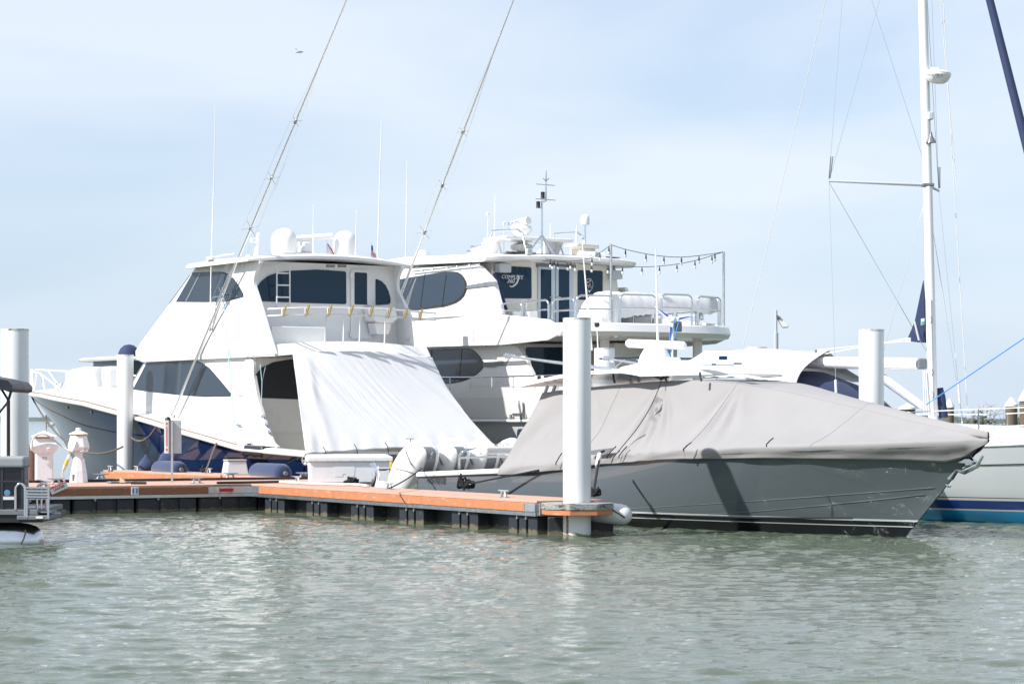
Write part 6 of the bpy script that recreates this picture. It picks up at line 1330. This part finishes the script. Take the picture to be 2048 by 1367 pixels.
# boom, vang, clew of the furled main
g0 = mpt(727) + Vector((-.16, 0, 0)); ba = (SB(-6.6, 0, 0) - SB(0, 0, 0)); b1 = g0 + ba + Vector((0, 0, .18))
bm_ = MB().tube([g0 + ba * .02, g0 + ba * .04, g0.lerp(b1, .5), b1], [.11, .128, .128, .12], 14).build('boom', PAINT, sbt, smooth=60)
MB().box((g0.x - .13, g0.y - .05, g0.z - .11), (g0.x + .05, g0.y + .14, g0.z + .11)).build('gooseneck', GREYP, bm_, bevel=.03)
v0, v1 = at(1760, 748, 50.2), at(1846, 812, 49.0); MB().tube([v0, v1], .068, 12).build('vang', PAINT, sbt, smooth=60); MB().tube([at(1765, 765, 50.1), at(1838, 817, 49.0)], .016, 6).build('vang_rod', STEEL, sbt)
sail = [(1846, 560), (1850, 600), (1851.5, 685), (1838, 684.5), (1817, 682), (1815, 676), (1829, 643)]
cl_ = MB(); cl_.prism([at(px, py, 49.05 + (1850 - px) * .009) for px, py in sail], (.02, .03, 0)); cl_ = cl_.build('mainsail_clew', CANVN, sbt, bevel=.008)
MB().prism([at(1842, 637, 48.98), at(1849, 636, 48.98), at(1849, 649, 48.98), at(1842, 650, 48.98)], (0, .01, 0)).build('sail_label', PWHITE, cl_); MB().prism([at(1843, 643, 48.97), at(1849, 642, 48.97), at(1849, 648, 48.97), at(1843, 649, 48.97)], (0, .01, 0)).build('sail_label_print', mat('teal_print', (.05, .42, .48), .5), cl_)
MB().tube([at(1829, 642, 48.95), at(1838, 680, 48.9)], .022, 6).build('clew_strap', LGREY, cl_); MB().box((at(1816, 680, 49.1).x - .05, 49.0, at(1816, 680, 49.1).z - .04), (at(1816, 680, 49.1).x + .04, 49.1, at(1816, 680, 49.1).z + .05)).build('clew_block', PAINT, cl_)
p = b1.lerp(g0, .50)
q_ = g0.lerp(b1, .475) + Vector((0, 0, .13)); MB().tube([q_, q_ + Vector((0, 0, .14))], .03, 6).build('outhaul_block', GREYP, bm_)
for k in range(2): MB().tube([q_ + Vector((.03, 0, .02 + .11 * k)), at(1816, 676 + 5 * k, 49.1)], .012, 5).build('outhaul_line', ROPEW, bm_)
# lifelines and pulpit
for sg in (-1, 1):
    for h_ in (.34, .68): MB().tube([SB(x, sg * (bhb(x) - .08), 1.42 + .035 * max(0, x) + h_) for x in (-6, -3, 0, 2, 4, 5.2)], .011, 5).build('lifeline', PAINT, sbt)
    for x in (-4, -2, .4, 2.6, 4.6): MB().tube([SB(x, sg * (bhb(x) - .08), 1.36), SB(x, sg * (bhb(x) - .08), 2.12 + .03 * max(0, x))], .014, 6).build('stanchion', STEEL, sbt)
    MB().tube([SB(3.4, sg * (bhb(3.4) - .1), 2.28), SB(5.2, sg * .8, 2.4), SB(6.3, 0, 2.45)], .02, 6).build('pulpit', STEEL, sbt)
# stern: arch with solar panel, wind generator
for sg in (-1, 1): MB(SB).tube([(-8.4, sg * 1.3, 1.4), (-8.5, sg * 1.3, 3.2), (-8.3, sg * 1.2, 3.36)], .025, 8).build('arch_leg', STEEL, sbt, smooth=50)
MB(SB).box((-8.9, -1.5, 3.36), (-7.5, 1.5, 3.40)).build('solar_panel', GLASS, sbt, bevel=.01)
MB(SB).tube([(-7.5, -1.5, 3.33), (-7.5, 1.5, 3.33)], .025, 6).build('arch_bar', STEEL, sbt)
hub = SB(-8.03, 0, 4.27); wg = MB().tube([hub + Vector((0, .0, -.12)), SB(-8.03, 0, 1.4)], .03, 8).build('wind_generator_pole', PAINT, sbt)
MB().lathe(hub + Vector((-.03, -.18, 0)), [(.0, 0), (.06, .02), (.085, .08), (.085, .16), (.07, .3), (.03, .42), (0, .44)], 14, axis=(.25, .97, 0)).build('generator_body', PAINT, wg, smooth=60)
MB().box((hub.x + .04, hub.y + .05, hub.z - .26), (hub.x + .22, hub.y + .25, hub.z - .02)).build('regulator_box', GREYP, wg, bevel=.02)
for px, py in ((1310, 613), (1390, 630), (1339, 690)):
    e = at(px, py, hub.y - .15); h0 = hub + Vector((-.02, -.15, 0)); v = (e - h0); L_ = v.length; v.normalize(); n_ = Vector((-v.z, 0, v.x))
    MB().prism([h0 + v * .05 + n_ * .03, h0 + v * L_ * .3 + n_ * .055, e + n_ * .008, e - n_ * .008, h0 + v * L_ * .35 - n_ * .03, h0 + v * .05 - n_ * .03], (0, .012, 0)).build('blade', PAINT, wg)
    MB().prism([h0 + v * L_ * .25 - n_ * .028 + Vector((0, -.004, 0)), h0 + v * L_ * .3 + n_ * .015 + Vector((0, -.004, 0)), e - v * .06 + n_ * .0 + Vector((0, -.004, 0)), e - v * .06 - n_ * .007 + Vector((0, -.004, 0))], (0, -.004, 0)).build('blade_stripe', mat('blade_blue%d' % px, (.01, .04, .33), .4), wg)
for k in range(2): MB().tube([hub + Vector((.05 + .1 * k, -.16, .05)), SB(-8.0 + .1 * k, -.3, 3.1)], .012, 5).build('tether_line', BLUER, wg)
# dodger and white awning over the boom
mb = MB(SB); rows = []
for i in range(9):
    x = lerp(-1.9, -4.2, i / 8); hgt = interp(i, [0, 2, 5, 8], [.05, .70, .98, 1.0]); rows.append([(x - .1 * math.sin(math.pi * k / 12), -1.3 * math.cos(math.pi * k / 12), 2.05 + hgt * math.sin(math.pi * k / 12) ** .75) for k in range(13)])
mb.grid(rows); o = mb.build('spray_dodger', CANVN, sbt, smooth=70)
aw = MB(SB); rows = []; nx, nyy = 40, 40
for i in range(nx + 1):
    x = lerp(-2.95, -6.9, i / nx); row = []
    for j in range(nyy + 1):
        s_ = -1 + 2 * j / nyy; a_ = abs(s_); ed = interp(x, [-6.9, -5, -2.95], [1.3, 1.6, 1.7])
        xs_ = x + (1.05 if s_ < 0 else -.35) * a_ * (1 - i / nx) - .25 * math.sin(math.pi * a_) * (1 - i / nx)
        z = 3.47 + .025 * (x + 3) * -1 - interp(x, [-6.9, -5, -2.95], [.5, .62, .70]) * a_ ** 1.15 - .10 * math.sin(math.pi * a_) + .012 * math.sin(14 * x + 9 * a_) * a_ + .03 * math.sin(2.2 * x + 5 * a_)
        row.append((xs_, s_ * ed * 1.15, z))
    rows.append(row)
aw.grid(rows); o = aw.build('boom_awning', CANVW, smooth=70); t_ = o.modifiers.new('thick', 'SOLIDIFY'); t_.thickness = .008
tag(o, 'white canvas awning slung over the sailboat boom, above the navy dodger', 'awning')
mb = MB(); mb.tube([at(1852, 809, 48.6), at(2060, 668, 46.5), at(2300, 505, 44)], .012, 6); 
br_ = mb.build('blue_rope', BLUER, smooth=60)
tag(br_, 'blue and white rope rising from the sailboat mast foot to upper right', 'rope')

# ================================================================ pontoon boat at the left edge
PB = Fr((at(84, 0, 38.7).x, 38.5), (1, .03))
pb = thing('pontoon_boat', 'pontoon boat end with silver tube, dark fence and grey cushion at the left edge', 'pontoon boat', PB(-2, 1, 0))
DKG = mat('pontoon_deck_grey', (.17, .18, .20), .6, var=.1, vscale=6)
for y, nm in ((.30, 'pontoon'), (2.25, 'pontoon')):
    MB(PB).lathe((-6.5 - (.9 if y > 1 else 0), y, .05), [(.31, 0), (.31, 5.9), (.305, 6.08), (.285, 6.25), (.24, 6.4), (.15, 6.49), (0, 6.53)], 30, axis=PB(1, 0, 0) - PB(0, 0, 0)).build(nm, PONTM, pb, smooth=40)
MB(PB).tube([(-.22, .02, .24), (-.25, -.01, .10), (-.33, -.02, -.05)], .012, 6).build('drain_hose', BLACK, pb)
MB(PB).box((-6.5, -.05, .48), (-.02, 2.5, .565)).build('deck', DKG, pb, bevel=.01)
MB(PB).box((-6.5, -.02, .36), (.05, 2.4, .475)).build('cross_member', BLACK, pb)
MB(PB).box((-.35, -.06, .40), (.16, 1.2, .475)).build('end_channel', DKG, pb, bevel=.015)
MB(PB).box((-.15, .0, .505), (.18, .7, .53)).build('swim_step', DKG, pb, bevel=.01)
MB(PB).box((-.05, -.066, .425), (.06, -.062, .46)).build('data_plate', PAINT, pb)
fp_ = MB(PB).box((-6.5, .06, .57), (-.28, .10, 1.225)).build('fence_panel', PANELD, pb, bevel=.008)
for k in range(14): MB(PB).box((-2.2, .045, .62 + .042 * k), (-.30, .062, .628 + .042 * k)).build('panel_rib', BLACK, fp_)
MB(PB).box((-.30, .11, .57), (-.26, .50, 1.225)).build('fence_panel', PANELD, pb, bevel=.008)
for x in (-.30, -.62, -1.3): MB(PB).box((x, .035, .57), (x + .035, .06, 1.23)).build('fence_post', PANELD, pb)
MB(PB).box((-2.5, .035, 1.0), (-.28, .058, 1.03)).build('fence_rail', PANELD, pb)
for a_, b_ in ((-.95, -.235), (-1.75, -.956)): MB(PB).box((a_, .0, 1.225), (b_, .55, 1.41)).build('cushion', CUSH, pb, bevel=.045, segs=3)
MB(PB).lathe((-.52, .044, .83), [(.05, 0), (.05, .004), (0, .006)], 20, axis=(0, -1, 0)).build('oval_badge', mat('badge_blue', (.10, .25, .42), .3), pb)
lb_ = MB(PB).box((-.60, .036, .72), (-.38, .044, .78)).build('sticker', PWHITE, pb); MB(PB).box((-.60, .033, .772), (-.38, .0355, .785)).build('sticker_band', RED, lb_)
def hoopz(P, r=.02, nm='ladder_tube'): return MB(PB).tube(smooth_poly(P, 4), r, 8).build(nm, STEEL, pb, smooth=60)
hoopz([(-.375, -.04, .56), (-.375, -.04, .85), (-.36, -.04, .93), (-.30, -.04, .98), (-.24, -.04, .93), (-.225, -.04, .85), (-.225, -.04, .45)], .022)
hoopz([(-.09, .30, .55), (-.09, .30, .88), (-.03, .30, .96), (.05, .30, .96), (.09, .30, .88), (.10, .20, .50)], .02)
for x, z0_ in ((.145, .42), (-.195, .44)): MB(PB).tube([(x, -.05, z0_), (x, -.05, .97 if x > 0 else .88)], .021, 8).build('ladder_tube', STEEL, pb, smooth=60)
for k, z in enumerate((.91, .86, .81, .765)): MB(PB).tube([(-.21, -.055, z), (.145, -.055, z - .005)], .021, 8).build('ladder_rung', STEEL, pb, smooth=60)
for x, y, m_ in ((-.03, .35, STEEL), (.02, .5, STEEL)): MB(PB).tube([(x, y, .5), (x, y, 1.0)], .018, 8).build('ladder_tube', m_, pb)
p = Vector(PB.loc(at(17, 820, 39.0)))
MB(PB).tube([(p.x, .5, 1.38), (p.x, .5, PB.loc(at(17, 830, 39.0))[2]), (p.x + .0, .5, PB.loc(at(18, 800, 39))[2])], .030, 8).build('bimini_pole', BLACK, pb, smooth=50)
MB(PB).tube([(p.x, .5, PB.loc(at(18, 800, 39))[2]), (p.x + .06, .5, PB.loc(at(24, 775, 39))[2])], .022, 8).build('bimini_pole', BLACK, pb)
MB(PB).tube([(p.x, .5, PB.loc(at(18, 800, 39))[2]), (p.x - .14, .5, PB.loc(at(4, 772, 39))[2])], .02, 8).build('bimini_pole', BLACK, pb)
MB(PB).tube([(p.x, .5, PB.loc(at(18, 800, 39))[2] - .02), (p.x - .5, .5, PB.loc(at(0, 842, 39))[2] - .3)], .02, 8).build('bimini_pole', BLACK, pb)
mb = MB(PB); rows = []
for y in (.35, .9, 1.6, 2.3): rows.append([(p.x - 2.2, y, 2.95), (p.x - .8, y, 2.80), (p.x - .25, y, 2.68), (p.x + .02, y, 2.62), (p.x + .09, y, 2.54), (p.x + .085, y, 2.47), (p.x + .03, y, 2.44), (p.x - .15, y, 2.50), (p.x - .8, y, 2.62), (p.x - 2.2, y, 2.78)])
mb.grid(rows, closeu=True, cap=True); mb.build('bimini_canvas', BLACKV, pb, smooth=60)

# ================================================================ background
# small cruiser beyond the bow
BC = Fr((at(255, 0, 125.0).x, 125.0), (-.55, .835)); bc = thing('small_cruiser', 'small white cruiser with navy domed cover, behind the navy yacht foredeck', 'boat', BC(0, 0, 0))
def zb_(y): return CAMH + (CY - y) / FPX * 125.0
sB = hull(BC, 9, [(7.4, -.4), (8, 0), (9, 1.8)], [0, .2, .5, 1], [.05, 1.3, 1.5, 1.6], -.4, ([0, 9], [1.3, 1.8]), ns=16); hm = hull_mesh(Fr(BC(-3, 0, 0).xy, (-.55, .835)), sB); hm.build('hull', WHITE, bc, smooth=40)
mb = MB(BC); mb.grid([plan(-1.5, 3.2, 1.25, 1.3, .9), plan(-1.5, 2.2, 1.2, zb_(722), .8)], closeu=True, cap=True); mb.build('cabin', GLASSG, bc, smooth=40)
mb = MB(BC); mb.grid([plan(-1.9, 3.6, 1.4, zb_(722), .9), plan(-1.9, 3.7, 1.45, zb_(718), .9), plan(-1.8, 3.4, 1.3, zb_(714), .9)], closeu=True, cap=True); mb.build('hardtop', WHITE, bc, smooth=40)
c = at(258, 706, 125); l = BC.loc(c); mb = MB(BC); mb.lathe((l[0], l[1], zb_(714)), [(.58, 0), (.56, .22), (.45, .45), (.25, .62), (0, .67)], 18); mb.build('domed_cover', CANVN, bc, smooth=60)
# light pole
lp = thing('light_pole', 'grey pole with twin camera style flood light beyond the boats', 'light pole', (at(1552, 0, 75).x, 75, 0)); q = at(1552, 620, 75)
MB().tube([(q.x, 75, 0), (q.x, 75, at(0, 665, 75).z)], .075, 10).build('lower_pole', LGREY, lp, smooth=50); MB().tube([(q.x, 75, at(0, 665, 75).z), (q.x, 75, q.z)], .045, 10).build('upper_pole', LGREY, lp, smooth=50)
hd = at(1569, 647, 75); MB().prism([at(1554, 636, 75), at(1561, 633, 75), at(1577, 649, 75), at(1577.5, 655, 75), at(1566, 655, 75)], (0, .25, 0)).build('lamp_head', PAINT, lp, bevel=.03); MB().tube([at(1552, 631, 75), at(1560, 636, 75)], .05, 8).build('bracket', GREYP, lp)
# timber piles with white cone caps
def wpile(px0, px1, ycap, ybase, d, label):
    c = at((px0 + px1) / 2, ycap, d); r = (px1 - px0) / FPX * d / 2; t = thing('timber_pile', label, 'pile', (c.x, d, 0), 'timber piles with white caps'); zc = at(0, ybase, d).z
    MB().lathe((c.x, d, -1), [(r * .95, 0), (r * .92, zc + 1)], 16).build('post', WOODP, t, smooth=50); MB().lathe((c.x, d, zc - .03), [(r * 1.05, 0), (r * 1.03, .06), (r * .3, c.z - zc), (0, c.z - zc + .04)], 18).build('cap', PAINT, t, smooth=30)
wpile(2010, 2036, 794, 810, 66, 'timber pile with white cone cap, the one inside the right frame edge')
wpile(2038, 2068, 775, 799, 58, 'timber pile with white cap cut by the right frame edge')
wpile(1889, 1909, 797, 813, 78, 'timber pile with white cone cap right of the mast')
wpile(1798, 1832, 806, 816, 70, 'wide white cone capped pile just above the grey cover')
# far shore and shrubs
rng = random.Random(12)
def shore(name, x0, x1, d, hmin, hmax, m, n=160):
    mb = MB(); f_, t_, b_ = [], [], []; 
    for i in range(n + 1):
        x = lerp(x0, x1, i / n); h_ = hmin + (hmax - hmin) * (.5 + .3 * math.sin(i * .21) + .2 * math.sin(i * .57 + 1)) + rng.uniform(-.08, .08) * hmax; e = min(1, i / 12, (n - i) / 12); h_ = max(.3, h_ * e)
        f_.append((x, d, -.2)); t_.append((x, d + 6, h_)); b_.append((x, d + 60, h_ * .9))
    mb.grid([f_, [(x, y - 3, z * .6) for x, y, z in t_], t_, b_]); o = mb.build(name, m, None, smooth=60); o['kind'] = 'structure'; return o
SHORE = mat('far_shore_scrub', (.10, .13, .12), .95, var=.3, vscale=.05)
shore('far_shore', -1300, -150, 2600, 3.0, 6.5, SHORE); shore('far_shore', 150, 1500, 1500, 2.0, 5.0, SHORE)
SHRB = mat('shrub_leaves', (.07, .10, .035), .7, var=.4, vscale=6); TWIG = mat('bare_twigs', (.13, .11, .09), .9)
bank = MB(); bank.grid([[(12 + 4 * i, 92 + 3 * math.sin(i), -.3) for i in range(12)], [(12 + 4 * i, 95 + 2 * math.sin(i * 1.7), .55 + .15 * math.sin(i * 2.1)) for i in range(12)], [(12 + 4 * i, 110, .8) for i in range(12)], [(12 + 4 * i, 125, -.3) for i in range(12)]]); o = bank.build('shore_bank', mat('bank_soil', (.12, .11, .08), .95, var=.4, vscale=2, bump=.5, bscale=6), None, smooth=60); o['kind'] = 'structure'
def shrub(px, ytop, ybot, d, wpx, label, seed, leafy):
    rg = random.Random(seed); c = at(px, ybot, d); zt = at(px, ytop, d).z; z0 = .4; Wd = wpx / FPX * d / 2; t = thing('shrub', label, 'shrub', (c.x, d, z0), 'shrubs on the bank')
    st = MB(); lf = MB()
    for k in range(34):
        b = Vector((c.x + rg.uniform(-.35, .35) * Wd, d + rg.uniform(-.5, .5) * Wd, z0)); tip = Vector((c.x + rg.gauss(0, .55) * Wd, d + rg.gauss(0, .5) * Wd, lerp(z0, zt, rg.uniform(.45, 1.05)))); m1 = b.lerp(tip, .55) + Vector((rg.gauss(0, .1), 0, rg.gauss(0, .08)))
        st.tube([b, m1, tip], [.03, .02, .006], 4)
        for j in range(6):
            s0_ = b.lerp(tip, rg.uniform(.3, 1)); st.tube([s0_, s0_ + Vector((rg.gauss(0, .3), rg.gauss(0, .3), rg.uniform(-.02, .35)))], [.01, .004], 3)
        for j in range(leafy):
            q = b.lerp(tip, rg.uniform(.15, .85)) + Vector((rg.gauss(0, .22), rg.gauss(0, .22), rg.gauss(-.1, .16))); a = rg.uniform(0, 6.28); s = rg.uniform(.05, .11)
            if q.z < z0 - .1: continue
            u_ = Vector((math.cos(a), math.sin(a), rg.uniform(-.5, .5))) * s; w_ = Vector((-math.sin(a), math.cos(a), rg.uniform(-.8, .8))) * s * .5; lf.add([q - u_, q + w_, q + u_, q - w_], [(0, 1, 2, 3)])
    st.build('branches', TWIG, t); lf.build('leaves', SHRB, t)
shrub(1965, 813, 858, 96, 70, 'half bare shrub on the bank behind the sailboat lifelines', 3, 26); shrub(1925, 828, 858, 100, 60, 'low green shrub left of the half bare one', 4, 30); shrub(2030, 822, 858, 104, 70, 'low shrub behind the right timber pile', 6, 30)
# far boat and marker on the open water at left
fb_ = thing('distant_skiff', 'tiny pale boat on open water at left', 'boat', (at(103, 0, 700).x, 700, 0)); FBF = Fr((at(103, 0, 700).x, 700), (1, .1))
mb = MB(FBF); mb.grid([[(-1.1, 0, 0), (-1.1, .4, .1), (-1.1, .4, .55), (-1.1, -.4, .55), (-1.1, -.4, .1)], [(.3, 0, 0), (.3, .4, .1), (.3, .45, .6), (.3, -.45, .6), (.3, -.4, .1)], [(1.2, 0, .5), (1.2, .02, .5), (1.2, .03, .75), (1.2, -.03, .75), (1.2, -.02, .5)]], closeu=True, cap=True); mb.build('hull', LGREY, fb_); MB(FBF).box((-.3, -.25, .6), (.3, .25, 1.2)).build('console', PAINT, fb_)
mp_ = thing('channel_marker', 'small dark channel marker post on the open water', 'marker', (at(92.5, 0, 600).x, 600, 0)); c = at(92.5, 834, 600); MB().tube([(c.x, 600, -1), (c.x, 600, c.z)], .12, 8).build('post', WOODP, mp_); MB().box((c.x - .25, 599.8, c.z - .1), (c.x + .25, 600.1, c.z + .6)).build('board', GREYP, mp_)
# gull
g = at(598, 104, 70); gu = thing('gull', 'small grey gull gliding in the upper left sky', 'gull', g); s = 70 / FPX
MB().tube([g + Vector((-.10, -.05, -.02)), g + Vector((-.05, -.02, .0)), g + Vector((.04, .02, 0)), g + Vector((.13, .06, .01))], [.012, .035, .04, .008], 8).build('body', LGREY, gu, smooth=60)
for pts in ([(590, 97), (592.5, 100), (596, 103)], [(607, 103.5), (603, 103), (599, 104)]):
    P_ = [at(a, b, 70) for a, b in pts]; MB().grid([[P_[0] + Vector((.0, 0, .0)), P_[1] + Vector((-.015, -.03, .0)), P_[2] + Vector((-.03, -.05, .01))], [P_[0] + Vector((.012, .03, .01)), P_[1] + Vector((.03, .05, .015)), P_[2] + Vector((.04, .05, .015))]]).build('wing', LGREY, gu)
